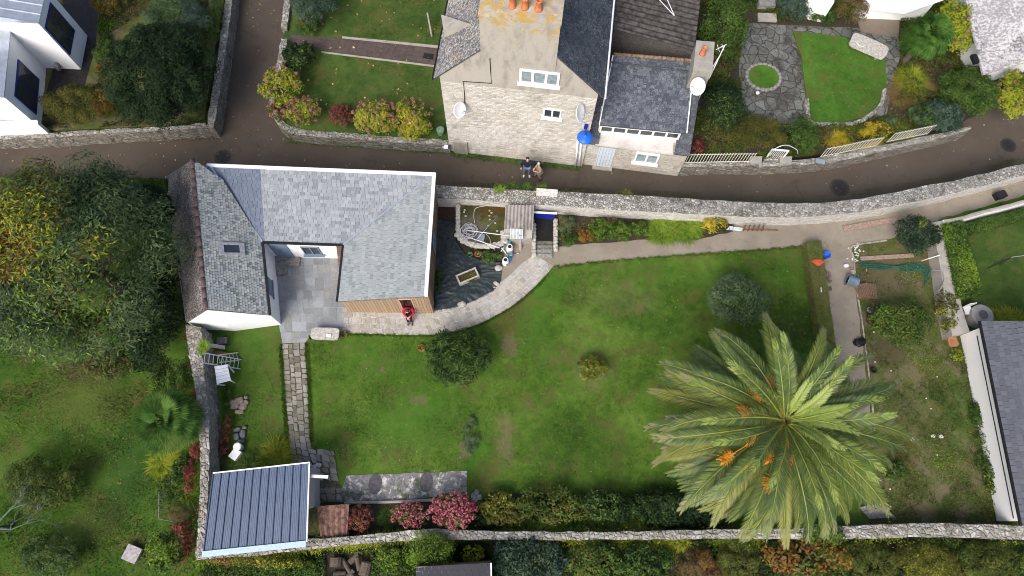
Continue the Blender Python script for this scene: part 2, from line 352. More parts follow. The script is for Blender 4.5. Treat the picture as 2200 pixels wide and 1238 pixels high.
def slatemat(name, cols, rough=.5, lich=0., lcol=(.55, .55, .52), moss=0., lscale=4., spec=.4):
    t = NT(name); n_ = len(cols); r_ = t.isl()
    c = t.ramp(r_, [((i+.5)/n_, s_) for i, s_ in enumerate(cols)])
    c = t.mix(.25, c, t.mix(t.noise(16, 5, .7), tuple(x*.6 for x in cols[0]), tuple(min(1, x*1.3) for x in cols[-1])))
    if lich:
        k = t.math('ADD', t.noise(lscale*3, 4, .8), t.math('MULTIPLY', t.noise(lscale*.25, 3), .25)); c = t.mix(t.math('MULTIPLY', t.step(k, .72-.1*lich, .78-.1*lich), min(1, lich)), c, lcol)
    if moss: c = t.mix(t.math('MULTIPLY', t.step(t.noise(1.4, 5, .7), .56, .68), moss), c, (.3, .16, .03))
    return t.out(c, rough, t.bump(t.noise(30, 4), .2, .01), 0, spec)
SLATE_C = slatemat('blue_grey_slate', [(.19, .205, .225), (.25, .268, .29), (.275, .295, .32), (.3, .32, .342), (.36, .378, .392), (.27, .29, .307)], .5, .3, (.5, .52, .53))
SLATE_D = slatemat('dark_blue_slate', [(.12, .15, .2), (.14, .17, .225), (.16, .19, .245)], .5)
SLATE_E = slatemat('pale_grey_slate', [(.2, .23, .235), (.28, .31, .315), (.31, .34, .345), (.34, .37, .375), (.26, .29, .3), (.3, .32, .315)], .5, .3, (.5, .52, .51))
SLATE_G = slatemat('green_grey_old_slate', [(.13, .15, .145), (.27, .29, .27), (.42, .435, .4), (.22, .25, .25), (.5, .51, .47), (.35, .34, .29), (.33, .37, .375)], .6, .35)
SLATE_M = slatemat('mossy_dark_slate', [(.04, .036, .036), (.06, .052, .05), (.085, .075, .072)], .8, .95, (.3, .28, .27), 0, 5)
SLATE_O = slatemat('lichened_old_slate', [(.09, .09, .1), (.13, .13, .14), (.18, .17, .17)], .8, .95, (.42, .4, .37), .55, 3)
SLATE_K = slatemat('black_slate', [(.03, .034, .045), (.05, .056, .07), (.075, .083, .1)], .55, .4, (.35, .37, .39), 0, 4.5)
SLATE_K2 = slatemat('weathered_black_slate', [(.045, .052, .068), (.07, .08, .1), (.1, .11, .13), (.14, .155, .18)], .5, .4, (.4, .42, .44), 0, 4.5)
SLATE_W = slatemat('white_lichened_slate', [(.13, .125, .13), (.2, .19, .2), (.27, .26, .27), (.42, .41, .41)], .85, 1.15, (.56, .55, .54), 0, 3)
SLATE_R = slatemat('new_dark_slate', [(.075, .08, .1), (.09, .098, .12), (.11, .118, .14)], .5)
def woodmat(name, ang, a, b, pitch=.14):
    t = NT(name); v = t.frame(ang); sp = t.n('ShaderNodeSeparateXYZ'); t.lk(v, sp.inputs[0])
    q = t.math('DIVIDE', sp.outputs[0], pitch); fr = t.math('FRACT', q); fl = t.math('FLOOR', q)
    wn_ = t.n('ShaderNodeTexWhiteNoise', noise_dimensions='1D'); t.lk(fl, wn_.inputs['W'])
    c = t.mix(wn_.outputs[0], a, b); c = t.mix(.3, c, t.ramp(t.noise(4, 6, .7, t.vmath('MULTIPLY', v, (9, .6, 1))), [(.3, tuple(x*.5 for x in a)), (.7, b)]))
    gap = t.math('LESS_THAN', fr, .1); c = t.mix(gap, c, tuple(x*.25 for x in a))
    return t.out(c, .75, t.bump(t.math('SUBTRACT', 1., gap), .8, .02))
IRON = plain('dark_iron', (.03, .03, .032), .5, .4, 12, .6)
BLACK = plain('black_rubber_and_shade', (.015, .015, .017), .6)  # black goods, and the painted shade inside hollow openings
ZINC = plain('zinc_sheet', (.42, .46, .52), .35, .12, 3, .5, .05)
BLUEM = plain('blue_steel_sheet', (.065, .1, .17), .45, .12, 2.5, .1, .05, .5)
GALV = plain('galvanised_steel', (.33, .42, .48), .35, .15, 6, .7)
WPL = plain('white_plastic', (.8, .8, .8), .4, .05, 5, 0, .02)
COPING = plain('white_metal_trim', (.78, .8, .83), .4, .05, 3, 0, .02)
WOODG = plain('grey_weathered_wood', (.3, .28, .25), .85, .3, 12)
WOODB = plain('brown_timber', (.16, .1, .06), .8, .35, 12)
WOODP = plain('pinkish_plank', (.3, .21, .17), .85, .3, 10)
TERRA = plain('terracotta', (.5, .17, .07), .8, .25, 14)
STONEP = plain('pale_granite', (.42, .4, .36), .85, .3, 9, 0, .6)
STONEG = plain('grey_fieldstone', (.22, .21, .2), .9, .35, 9, 0, .6)
STONEW = plain('white_stone', (.6, .58, .53), .9, .25, 12, 0, .5)
GLASS = plain('window_glass', (.03, .04, .05), .08, .3, 1.5, 0, 0, .8)
GLASSP = plain('pale_window_glass', (.25, .32, .34), .12, .3, 3, 0, 0, .8)
BLUEP = plain('blue_plastic', (.02, .13, .6), .4, .1, 6, 0, .02)
BLUED = plain('royal_blue_paint', (.012, .025, .3), .45, .15, 3)
BLUEF = plain('navy_frame_paint', (.02, .03, .16), .45, .15, 3)
SHUT = plain('slate_blue_paint', (.16, .22, .3), .5, .1, 3)
REDP = plain('red_plastic', (.5, .06, .03), .5, .15, 6)
TEALP = plain('teal_plastic', (.12, .4, .45), .5, .15, 6)
RIDGE = plain('brown_ridge_tile', (.1, .07, .068), .8, .3, 8)
TARP = None

# ------------------------------------------------------------------ ground builders
def clip(poly, cl):                       # Sutherland-Hodgman, both lists of (x,y), cl convex ccw
    for i in range(len(cl)):
        a = cl[i]; b = cl[(i+1) % len(cl)]; out = []
        def side(p): return (b[0]-a[0])*(p[1]-a[1])-(b[1]-a[1])*(p[0]-a[0])
        for j in range(len(poly)):
            p = poly[j]; q = poly[(j+1) % len(poly)]; sp_, sq = side(p), side(q)
            if sp_ >= 0: out.append(p)
            if (sp_ < 0) != (sq < 0): k = sp_/(sp_-sq); out.append((p[0]+(q[0]-p[0])*k, p[1]+(q[1]-p[1])*k))
        poly = out
        if len(poly) < 3: return []
    return poly
def area(p): return .5*sum(p[i][0]*p[(i+1) % len(p)][1]-p[(i+1) % len(p)][0]*p[i][1] for i in range(len(p)))
def pxs(pts, z): return [W(x, y, z) for x, y in pts]
def slab(name, px, z, z0, m, wob=.04, smooth_edge=True):
    P = pxs(px, z); out = []
    for i, p in enumerate(P):
        q = P[(i+1) % len(P)]; k = max(1, int((q-p).length/.35)) if smooth_edge else 1
        for j in range(k):
            v = p.lerp(q, j/k)
            if wob and j: v = v+Vector((random.uniform(-wob, wob), random.uniform(-wob, wob), 0))
            out.append(v)
    mb = MB().solid(out, z0); return tag(mb.build(name, m), kind='structure')
PATHS = []
# base terrain and lane
gb = MB().poly([(-600, -600, -1.3), (600, -600, -1.3), (600, 600, -1.3), (-600, 600, -1.3)]); tag(gb.build('ground', LAWN2), kind='structure')
slab('lane', [(-700, 180), (440, 120), (470, -500), (640, -500), (640, 120), (2000, 150), (2700, -150), (2700, 420), (2000, 500), (1200, 500), (300, 450), (-700, 480)], -1., -1.25, ASPH, 0)
MAIN = [(-900, 372), (240, 384), (380, 410), (950, 440), (1300, 450), (1600, 462), (1750, 465), (1850, 452), (2000, 424), (2200, 376), (2900, 120), (2900, 2200), (-900, 2200)]
slab('garden_ground', MAIN, 0., -1.2, LAWN, 0)
slab('meadow_ground', [(-900, 380), (235, 392), (345, 440), (415, 700), (425, 900), (430, 1060), (430, 1195), (440, 2200), (-900, 2200)], .006, -.2, LAWN2, 0)
slab('garden_path_gravel', [(1150, 470), (1200, 470), (1500, 462), (1700, 468), (1900, 448), (2010, 422), (2230, 366), (2230, 412), (2020, 470), (1985, 500), (1830, 530), (1836, 600), (1848, 680), (1860, 760), (1872, 860), (1880, 960), (1800, 960), (1790, 700), (1770, 600), (1755, 528), (1640, 538), (1500, 547), (1300, 563), (1185, 575), (1150, 600), (1060, 640), (1080, 570), (1080, 470)], .012, -.2, GRAVEL)
slab('bed_surround_soil', [(930, 440), (1152, 440), (1152, 548), (1082, 566), (930, 560)], .007, -.2, SOIL)
slab('planting_bed', [(1190, 445), (1400, 450), (1575, 464), (1575, 497), (1500, 515), (1370, 515), (1290, 522), (1196, 530)], .03, -.2, SOIL)
slab('vegetable_plot', [(1833, 528), (1985, 505), (2012, 480), (2045, 640), (2075, 760), (2110, 900), (2150, 1125), (1870, 1125), (1880, 960), (1864, 830), (1848, 700), (1838, 620)], .03, -.2, VEG)
slab('bottom_border_soil', [(700, 1078), (1030, 1075), (1100, 1060), (1400, 1065), (1500, 1100), (1560, 1135), (1100, 1142), (850, 1140), (660, 1170), (660, 1085)], .02, -.2, SOIL)
slab('neighbour_strip_soil', [(430, 1200), (700, 1180), (1100, 1158), (1600, 1150), (2250, 1155), (2250, 1262), (430, 1262)], .014, -.2, SOIL)
slab('right_neighbour_lawn', [(2030, 475), (2300, 420), (2300, 700), (2085, 720), (2060, 640)], .01, -.2, LAWN3)
slab('lawn_west_strip', [(455, 700), (604, 698), (612, 850), (618, 1000), (470, 1020), (478, 860)], .008, -.2, LAWN2)
slab('northwest_garden', [(-500, 290), (0, 284), (200, 277), (380, 268), (440, 255), (452, 160), (482, 0), (520, -300), (-500, -300)], -.15, -1.2, VEG)
slab('front_garden', [(603, 95), (614, 60), (622, 0), (635, -200), (1250, -200), (975, 296), (960, 300), (780, 293), (640, 285), (597, 262), (580, 215)], -.3, -1.2, LAWN3)
slab('northeast_garden', [(1452, 340), (1640, 342), (1760, 330), (1900, 300), (2060, 258), (2150, 215), (2300, 150), (2300, -400), (1290, -400)], -.3, -1.2, SOIL)
slab('dark_driveway', [(80, 262), (180, 190), (205, 100), (215, -50), (140, -50), (125, 110)], -.14, -.5, plain('dark_deck_boards', (.02, .016, .016), .5, .4, 5), 0)

# stone surfaces: each sett a little slab
def emit_slab(mb, q, z0, th, gap, jit=0):
    q = [Vector((p[0], p[1], 0)) for p in q]; c = sum(q, Vector())/len(q); o = []
    for p in q:
        d = c-p; L = max(d.length, 1e-3); o.append(p+d*min(.4, gap/L)+Vector((random.uniform(-jit, jit), random.uniform(-jit, jit), 0)))
    if abs(area(o)) < .003: return
    if area(o) < 0: o.reverse()
    h = th+random.uniform(-.004, .004); mb.hexa([Vector((p.x, p.y, z0)) for p in o], [Vector((p.x, p.y, z0+h)) for p in o])
def setts(name, ea, eb, n, rows, m, z=.02, gap=.018, var=.35, jit=.02, joint=None, skip=0):
    A = smoothline([W(*p, 0) for p in ea], 160); B = smoothline([W(*p, 0) for p in eb], 160)
    def pt(s_, t_):
        i = min(158, max(0, int(s_*159))); k = s_*159-i; return (A[i].lerp(A[i+1], k)).lerp(B[i].lerp(B[i+1], k), t_)
    mb = MB(); t0 = 0
    cuts = [0]+[(r_+random.uniform(-.2, .2))/rows for r_ in range(1, rows)]+[1]
    for r_ in range(rows):
        s_ = 0
        while s_ < 1:
            e = min(1, s_+random.uniform(1-var, 1+var)/n)
            if 1-e < .4/n: e = 1
            if random.random() >= skip:
                emit_slab(mb, [pt(s_, cuts[r_]), pt(e, cuts[r_]), pt(e, cuts[r_+1]), pt(s_, cuts[r_+1])], z, .02, gap, jit)
            s_ = e
    j = [p for p in resample(A, 40)]+[p for p in resample(B, 40)][::-1]
    o = tag(mb.build(name, m), kind='structure')
    if joint: tag(MB().solid([Vector((p.x, p.y, z+.004)) for p in j], -.15).build(name+'_bed', joint), kind='structure')
    return o
def pavemat(name, cols, bl=.3, blcol=(.09, .085, .08)):
    t = NT(name); c = t.ramp(t.isl(), [((i+.5)/len(cols), s_) for i, s_ in enumerate(cols)])
    c = t.mix(.3, c, t.ramp(t.noise(9, 6, .7), [(.3, tuple(x*.5 for x in cols[0])), (.7, tuple(min(1, x*1.2) for x in cols[-1]))]))
    c = t.mix(t.math('MULTIPLY', t.step(t.noise(3.5, 5, .75), .58, .66), bl), c, blcol); c = t.mix(t.math('MULTIPLY', t.step(t.noise(.8, 4, .6), .48, .6), .35), c, tuple(x*.6 for x in cols[1]))
    return t.out(c, .7, t.bump(t.noise(20, 4), .3, .01))
PAVE_L = pavemat('pale_granite_setts', [(.3, .275, .24), (.42, .4, .36), (.5, .48, .45), (.36, .37, .37), (.46, .41, .34)], .6)
PAVE_M = pavemat('mossy_granite_setts', [(.13, .12, .085), (.3, .28, .25), (.4, .38, .35), (.22, .2, .16)], .6, (.07, .07, .035))
PAVE_S = pavemat('slate_flagstones', [(.21, .22, .23), (.26, .275, .29), (.31, .335, .355), (.37, .405, .43), (.27, .275, .265)], .3, (.12, .12, .125))
JOINT_L = plain('pale_mortar', (.5, .49, .46), .9, .2, 9)
JOINT_M = plain('mossy_joint', (.09, .085, .05), .95, .4, 9)
JOINT_S = plain('grey_mortar', (.36, .36, .35), .9, .2, 9)
setts('stone_footpath', [(735, 716), (800, 718), (870, 720), (945, 718), (1020, 700), (1090, 664), (1140, 625), (1172, 592), (1188, 572)], [(735, 662), (800, 662), (860, 662), (930, 664), (990, 655), (1040, 630), (1088, 598), (1122, 566), (1150, 548)], 46, 5, PAVE_L, joint=JOINT_L)
setts('stone_walk', [(606, 738), (610, 800), (616, 880), (622, 950), (626, 1010)], [(655, 738), (660, 800), (664, 880), (668, 950), (690, 1010)], 23, 4, PAVE_M, joint=JOINT_M, gap=.025, jit=.03)
setts('stone_walk_end', [(668, 965), (690, 965), (718, 968)], [(675, 1075), (700, 1075), (735, 1075)], 3, 8, PAVE_M, joint=JOINT_M, gap=.03, jit=.04, skip=.15)
def flags(name, quad, m, z, depth=6, joint=None, gap=.012):
    P = [W(*p, 0) for p in quad]; mb = MB()
    def pt(a, b): return (P[0].lerp(P[1], a)).lerp(P[3].lerp(P[2], a), b)
    Lx = (P[1]-P[0]).length; Ly = (P[3]-P[0]).length
    def split(x0, x1, y0, y1):
        w_, h_ = (x1-x0)*Lx, (y1-y0)*Ly
        if w_*h_ < .2 or max(w_, h_) < .42: emit_slab(mb, [pt(x0, y0), pt(x1, y0), pt(x1, y1), pt(x0, y1)], z, .015, gap); return
        if w_*h_ < .5 and random.random() < .22 and max(w_, h_) < .85: emit_slab(mb, [pt(x0, y0), pt(x1, y0), pt(x1, y1), pt(x0, y1)], z, .015, gap); return
        k = random.choice((.36, .5, .64, .42, .58))
        if w_*random.uniform(.8, 1.25) > h_: k = x0+(x1-x0)*k; split(x0, k, y0, y1); split(k, x1, y0, y1)
        else: k = y0+(y1-y0)*k; split(x0, x1, y0, k); split(x0, x1, k, y1)
    split(0, 1, 0, 1)
    tag(mb.build(name, m), kind='structure'); tag(MB().solid([Vector((p.x, p.y, z+.006)) for p in P], -.15).build(name+'_bed', joint), kind='structure')
flags('patio_flagstones', [(578, 540), (752, 540), (752, 713), (602, 713)], PAVE_S, .02, joint=JOINT_S)
flags('patio_flagstones_south', [(603, 714), (672, 714), (656, 737), (607, 737)], PAVE_S, .02, joint=JOINT_S)
# cement terrace at the bottom, tiled front path, crazy paving
slab('old_cement_terrace', [(745, 1022), (1003, 1012), (1003, 1062), (850, 1075), (700, 1078), (735, 1048)], .022, -.1, PATCHC, .02)
def tilepath():
    t = NT('brown_path_tiles'); b = t.n('ShaderNodeTexBrick'); mp = t.n('ShaderNodeMapping'); t.lk(t.pos, mp.inputs[0]); mp.inputs['Rotation'].default_value = (0, 0, R(12)); t.lk(mp.outputs[0], b.inputs['Vector'])
    b.offset = 0; b.inputs['Scale'].default_value = 1; b.inputs['Brick Width'].default_value = .33; b.inputs['Row Height'].default_value = .33; b.inputs['Mortar Size'].default_value = .012
    b.inputs['Color1'].default_value = (.075, .055, .05, 1); b.inputs['Color2'].default_value = (.1, .075, .066, 1); b.inputs['Mortar'].default_value = (.04, .03, .025, 1)
    return t.out(t.mix(.4, b.outputs[0], t.ramp(t.noise(6, 5), [(.3, (.04, .032, .028)), (.7, (.13, .1, .09))])), .8)
slab('tiled_garden_path', [(622, 74), (760, 84), (945, 104), (945, 141), (760, 117), (622, 96)], -.285, -.5, tilepath(), 0)
slab('path_kerb', [(735, 78), (945, 98), (945, 103.5), (735, 82)], -.26, -.5, CONC, 0)
slab('path_kerb_south', [(690, 110), (945, 141.5), (945, 145), (690, 113)], -.26, -.5, CONC, 0)
def crazymat():
    t = NT('crazy_slate_paving'); v = t.vmath('ADD', t.pos, t.vmath('SCALE', t.noise(2, 2, .5, None, 0, True), .35)); cell = t.voro(2.1, 'F1', 'Color', v); ed = t.voro(2.1, 'DISTANCE_TO_EDGE', 'Distance', v)
    sp = t.n('ShaderNodeSeparateColor'); t.lk(cell, sp.inputs[0]); c = t.ramp(sp.outputs[0], [(.1, (.075, .08, .075)), (.4, (.12, .125, .12)), (.7, (.17, .18, .17)), (.95, (.1, .1, .085))])
    c = t.mix(.3, c, t.ramp(t.noise(11, 5, .7), [(.3, (.04, .04, .035)), (.7, (.3, .3, .28))])); c = t.mix(t.step(ed, .015, .05), (.035, .035, .022), c)
    c = t.mix(t.math('MULTIPLY', t.step(t.noise(.7, 6, .75), .47, .62), .75), c, (.04, .035, .03)); c = t.mix(t.math('MULTIPLY', t.step(t.noise(4, 6, .8), .52, .62), .5), c, (.05, .06, .025)); c = t.mix(t.math('MULTIPLY', t.step(t.noise(9, 6, .8), .6, .68), .6), c, (.36, .37, .34))
    return t.out(c, .8, t.bump(t.step(ed, 0, .1), .6, .03))
CRAZY = crazymat()
slab('crazy_paving', [(1605, 50), (1700, 55), (1850, 60), (1925, 30), (1935, 120), (1915, 190), (1905, 245), (1830, 290), (1740, 300), (1640, 270), (1585, 240), (1590, 120)], -.285, -.5, CRAZY)
slab('bright_lawn_bed', [(1704, 68), (1760, 72), (1815, 80), (1900, 120), (1905, 170), (1893, 225), (1860, 252), (1800, 264), (1750, 262), (1733, 220), (1728, 170), (1722, 120)], -.2, -.5, LAWN4, .02)
slab('entrance_terrace', [(1835, 20), (1935, 30), (1930, 80), (1850, 68)], -.24, -.5, pavemat('brown_flags', [(.16, .13, .1), (.2, .17, .13)]), 0)

# ------------------------------------------------------------------ walls
def stonewall(name, ea, eb, zt, z0, mtop, mside, label, cat='wall', n=60, jit=.025, zt2=None):
    A = smoothline([tuple(W(*p, zt)) for p in ea], n); B = smoothline([tuple(W(*p, zt)) for p in eb], n); mb = MB(); rows = 5
    G_ = []
    for i in range(n):
        dz = (zt2-zt)*i/(n-1) if zt2 is not None else 0
        row = []
        for k in range(rows):
            p = A[i].lerp(B[i], k/(rows-1)); p = p+Vector((random.uniform(-jit, jit), random.uniform(-jit, jit), dz+random.uniform(-jit, jit)-.03*abs(k-2)/2)); row.append(p)
        G_.append(row)
    vs = [p for r_ in G_ for p in r_]; fs = [[i*rows+k, (i+1)*rows+k, (i+1)*rows+k+1, i*rows+k+1] for i in range(n-1) for k in range(rows-1)]
    mb.add(vs, fs, 0)
    for side in (0, rows-1):
        lev = 4; vv = []
        for i in range(n):
            p = G_[i][side]
            for l in range(lev+1):
                o = Vector((random.uniform(-jit, jit), random.uniform(-jit, jit), 0))*(0 if l == 0 else .7); vv.append(Vector((p.x, p.y, p.z+(z0-p.z)*l/lev))+o)
        mb.add(vv, [[i*(lev+1)+l, (i+1)*(lev+1)+l, (i+1)*(lev+1)+l+1, i*(lev+1)+l+1] for i in range(n-1) for l in range(lev)], 1)
    for i in (0, n-1): mb.poly([G_[i][k] for k in range(rows)]+[Vector((G_[i][k].x, G_[i][k].y, z0)) for k in range(rows)][::-1], 1)
    return tag(mb.build(name, [mtop, mside]), label, cat)
stonewall('stone_wall', [(934, 397), (1100, 407), (1250, 414), (1400, 421), (1600, 433), (1750, 436), (1850, 426), (2000, 397), (2100, 376), (2240, 341)],
          [(934, 424), (1100, 436), (1250, 446), (1400, 455), (1600, 465), (1720, 466), (1850, 455), (2000, 426), (2100, 402), (2240, 366)], .95, -1.1, WALLTOP, LIME, 'long curving lime-washed stone wall between the lane and the garden, white lichened top')
stonewall('stone_wall', [(398, 698), (405, 760), (417, 830), (425, 900), (429, 980), (428, 1060), (424, 1130), (419, 1195)], [(431, 702), (434, 760), (441, 830), (447, 900), (449, 980), (446, 1060), (442, 1130), (440, 1190)], 1.3, -.1, WALLTOP2, GREYWALL,
          'stone garden wall running from the white gable down to the blue shed, red creeper beside it')
stonewall('stone_wall', [(418, 1176), (560, 1168), (661, 1158), (720, 1156), (845, 1143), (941, 1137), (1100, 1142), (1300, 1143), (1500, 1139), (1700, 1136), (1850, 1130), (2000, 1125), (2240, 1130)],
          [(420, 1203), (560, 1193), (661, 1181), (720, 1173), (845, 1164), (941, 1160), (1100, 1160), (1300, 1160), (1500, 1158), (1700, 1158), (1850, 1157), (2000, 1155), (2240, 1160)], 1.0, -.1, WALLTOP2, GREYWALL, 'long narrow stone wall along the bottom garden boundary behind the palm', n=90)
stonewall('retaining_wall', [(-60, 289), (80, 286), (200, 279), (330, 272), (400, 268), (440, 262)], [(-60, 299), (80, 296), (200, 288), (330, 281), (400, 277), (444, 272)], -.05, -1.1, WALLTOP2, LANEWALL, 'low stone retaining wall below the round dark evergreen, facing the lane')
stonewall('retaining_wall', [(444, 272), (448, 240), (462, 150), (478, 40), (486, -40)], [(458, 274), (465, 240), (478, 150), (494, 40), (502, -40)], -.02, -1.1, WALLTOP2, LANEWALL, 'stone wall on the west side of the dark side alley')
stonewall('retaining_wall', [(598, 118), (590, 150), (582, 190), (578, 225), (590, 256), (612, 280), (660, 291), (760, 298), (860, 305), (967, 312)], [(610, 120), (602, 152), (593, 190), (589, 222), (600, 248), (620, 268), (662, 279), (762, 286), (862, 294), (965, 300)], -.2, -1.1, WALLTOP2, LANEWALL, 'curved low stone wall in front of the hydrangeas beside the grey house')
stonewall('wall', [(603, 58), (607, 30), (612, -30)], [(616, 62), (620, 30), (626, -30)], -.05, -1.1, WALLTOP2, LANEWALL, 'short mossy stone wall end under the blue-green conifer beside the alley', n=14)
stonewall('wall', [(597, 120), (600, 100), (603, 82)], [(612, 122), (614, 102), (617, 84)], .2, -1.1, WALLTOP, LANEWALL, 'pale lichened stone gate pier at the alley end of the tiled path', n=8)
stonewall('retaining_wall', [(1462, 349), (1560, 346), (1640, 346), (1700, 344), (1760, 338), (1830, 325), (1950, 300), (2030, 284), (2085, 270)], [(1460, 358), (1560, 357), (1640, 357), (1700, 355), (1765, 350), (1835, 338), (1955, 312), (2036, 293), (2088, 278)], -.1, -1.1, WALLTOP2, LANEWALL, 'low stone lane wall carrying the white railings of the upper right garden', n=50)
stonewall('wall', [(2004, 478), (2015, 540), (2025, 600), (2034, 660), (2047, 722)], [(2026, 474), (2040, 540), (2056, 600), (2068, 660), (2084, 712)], .8, -.1, CONC, CONC, 'pale concrete-topped wall between the vegetable plot and the clipped green hedge', n=26, jit=.008)
stonewall('wall', [(2028, 472), (2060, 466), (2110, 452), (2160, 440), (2240, 418)], [(2030, 480), (2062, 474), (2112, 459), (2162, 447), (2240, 425)], .85, -.1, CONC, WHITE2, 'thin grey rendered wall running to the right frame edge above the hedge', n=20, jit=.006)
stonewall('wall', [(1730, 212), (1738, 262), (1770, 268), (1830, 268), (1870, 252), (1898, 225), (1905, 190)], [(1738, 212), (1745, 256), (1772, 261), (1828, 261), (1864, 246), (1890, 222), (1898, 190)], -.1, -.5, WALLTOP, WALLTOP, 'low rough stone kerb round the lower edge of the bright lawn', n=40)

# ------------------------------------------------------------------ roofs of single tiles
def tiles(name, P, m, tw, th, parent=None, g=.009, overlap=.25, lift=.014, jit=.03, thick=.012, off=.0):
    """tiles on the 3-D polygon P; P[0]->P[1] is the lower edge"""
    P = [Vector(p) for p in P]; nrm = Vector()
    for i in range(len(P)): nrm += (P[i]-P[0]).cross(P[(i+1) % len(P)]-P[0])
    nrm.normalize(); nrm = nrm if nrm.z > 0 else -nrm
    U = (P[1]-P[0]).normalized(); V = nrm.cross(U)
    o2 = [((p-P[0]).dot(U), (p-P[0]).dot(V)) for p in P]
    if area(o2) < 0: o2.reverse()
    if sum(v for _, v in o2) < 0: V = -V; o2 = [(a, -b) for a, b in o2][::-1]
    u0, u1 = min(a for a, _ in o2), max(a for a, _ in o2); v0, v1 = min(b for _, b in o2), max(b for _, b in o2)
    vs, fs = [], []; r_ = 0; v = v0
    while v < v1:
        u = u0-tw*random.uniform(0, .1)-(tw/2 if r_ % 2 else 0)
        while u < u1:
            w_ = tw*random.uniform(1-jit*4, 1+jit*4)
            q = clip([(u+g, v-th*.06), (u+w_-g, v-th*.06), (u+w_-g, v+th*(1+overlap)), (u+g, v+th*(1+overlap))], o2)
            if len(q) >= 3 and abs(area(q)) > tw*th*.04:
                rz = random.uniform(-.003, .003)
                top = []
                for a, b in q:
                    k = (b-v)/th; h = lift*(1.25-k)+rz+off
                    top.append(P[0]+U*a+V*b+nrm*h)
                n = len(q); b_ = len(vs); vs += top+[t-nrm*thick for t in top]
                fs.append([b_+i for i in range(n)])
                fs += [[b_+i, b_+n+i, b_+n+(i+1) % n, b_+(i+1) % n] for i in range(n)]
            u += w_
        v += th; r_ += 1
    L = rootloc(parent); me = bpy.data.meshes.new(name); me.from_pydata([tuple(x-L) for x in vs], [], fs)
    me.validate()
    return linkmesh(name, me, m, parent)
class FR:                                 # a wall frame: u along, d outwards, z up
    def __init__(s, A, B):
        s.A = Vector(A); s.U = (Vector(B)-s.A); s.U.z = 0; s.L = s.U.length; s.U.normalize(); s.N = Vector((s.U.y, -s.U.x, 0))
        s.ang = math.atan2(s.U.y, s.U.x)
    def p(s, u, d, z): return Vector((s.A.x, s.A.y, 0))+s.U*u+s.N*d+Vector((0, 0, z))
    def uz(s, px, py, d=0):
        q = WPl(px, py, s.A+s.N*d, s.N); return (q-s.A).dot(s.U), q.z
    def box(s, mb, u0, u1, d0, d1, z0, z1, m=0):
        return mb.hexa([s.p(u0, d0, z0), s.p(u1, d0, z0), s.p(u1, d1, z0), s.p(u0, d1, z0)], [s.p(u0, d0, z1), s.p(u1, d0, z1), s.p(u1, d1, z1), s.p(u0, d1, z1)], m)
def window(fr, u0, u1, z0, z1, parent, panes=2, fm=None, gm=None, sill=True, d=.0, fw=.07, deep=.1, rows=1):
    fm = fm or WPL; gm = gm or GLASS; mb = MB()
    fr.box(mb, u0, u0+fw, d, d+deep, z0, z1); fr.box(mb, u1-fw, u1, d, d+deep, z0, z1); fr.box(mb, u0+fw, u1-fw, d, d+deep, z1-fw, z1); fr.box(mb, u0+fw, u1-fw, d, d+deep, z0, z0+fw)
    for i in range(1, panes):
        c = u0+(u1-u0)*i/panes; fr.box(mb, c-fw*.55, c+fw*.55, d, d+deep*.9, z0+fw, z1-fw)
    for i in range(1, rows):
        c = z0+(z1-z0)*i/rows; fr.box(mb, u0+fw, u1-fw, d, d+deep*.7, c-fw*.3, c+fw*.3)
    f = mb.build('window', fm, parent)
    g = MB(); fr.box(g, u0+fw*.9, u1-fw*.9, d+.004, d+deep*.35, z0+fw*.9, z1-fw*.9); g.build('pane', gm, f)
    if sill: q = MB(); fr.box(q, u0-.08, u1+.08, d-.01, d+deep+.08, z0-.09, z0-.002); q.build('sill', fm, f)
    return f

# ------------------------------------------------------------------ slate-roofed L-shaped house (centre left)
rt = empty('slate_house', W(520, 620, 0), 'white and timber-clad house with a U-shaped blue-grey slate roof around a courtyard', 'house')
zW, zRg, zG, zH = 1.2, 3.3, 2.0, 2.75
a_sw, a_nw = W(401, 692, zW), W(356, 380, zW); r_s, r_n = W(443, 665, zRg), W(413, 344, zRg)
g_s, g_n = W(580, 677, zG), W(564, 521, zG); v_n = W(452, 357, zH); c_e = W(931, 376, zH); g_e = W(737, 527, zG); e_s = W(913, 637, zH); ew_s = W(724, 648, zG)
D = Vector((0, 0, -.07))
def pn(a, b, c): return (b-a).cross(c-a).normalized()
nGr = pn(r_s, g_s, g_n); r_n = WPl(413, 344, r_s, nGr); r_n2 = WPl(425, 352, r_s, nGr)
nWe = pn(a_sw, r_s, r_n); a_nw = WPl(356, 380, r_s, nWe)
nCe = pn(g_n, g_e, c_e); v_n = WPl(452, 357, g_n, nCe); nEa = pn(g_e, ew_s, c_e); e_s = WPl(913, 637, g_e, nEa)
# roof decks
mb = MB()
def deck(mb, P, t=.1): mb.hexa([p+Vector((0, 0, -t)) for p in P], [p+Vector((0, 0, -.012)) for p in P])
deck(mb, [a_sw, r_s, r_n, a_nw]); deck(mb, [r_s, g_s, g_n, v_n, r_n2, r_n]); deck(mb, [g_n, g_e, c_e, v_n]); deck(mb, [g_e, ew_s, e_s, c_e])
rf = mb.build('roof', SLATE_M, rt)
tiles('roof_slates', [a_sw, a_nw, r_n, r_s], SLATE_M, .2, .1, rf)
tiles('roof_slates', [g_s, g_n, v_n, r_n2, r_n, r_s], SLATE_G, .14, .11, rf)
sp1 = W(571, 360, zH); sp2 = g_n.lerp(g_e, .005)
kx = (W(560, 358, zH)-v_n).length/(c_e-v_n).length
n1 = v_n.lerp(c_e, kx); s1 = g_n.lerp(g_e, .03)
tiles('roof_slates', [g_n, s1, n1, v_n], SLATE_D, .21, .155, rf, .006)
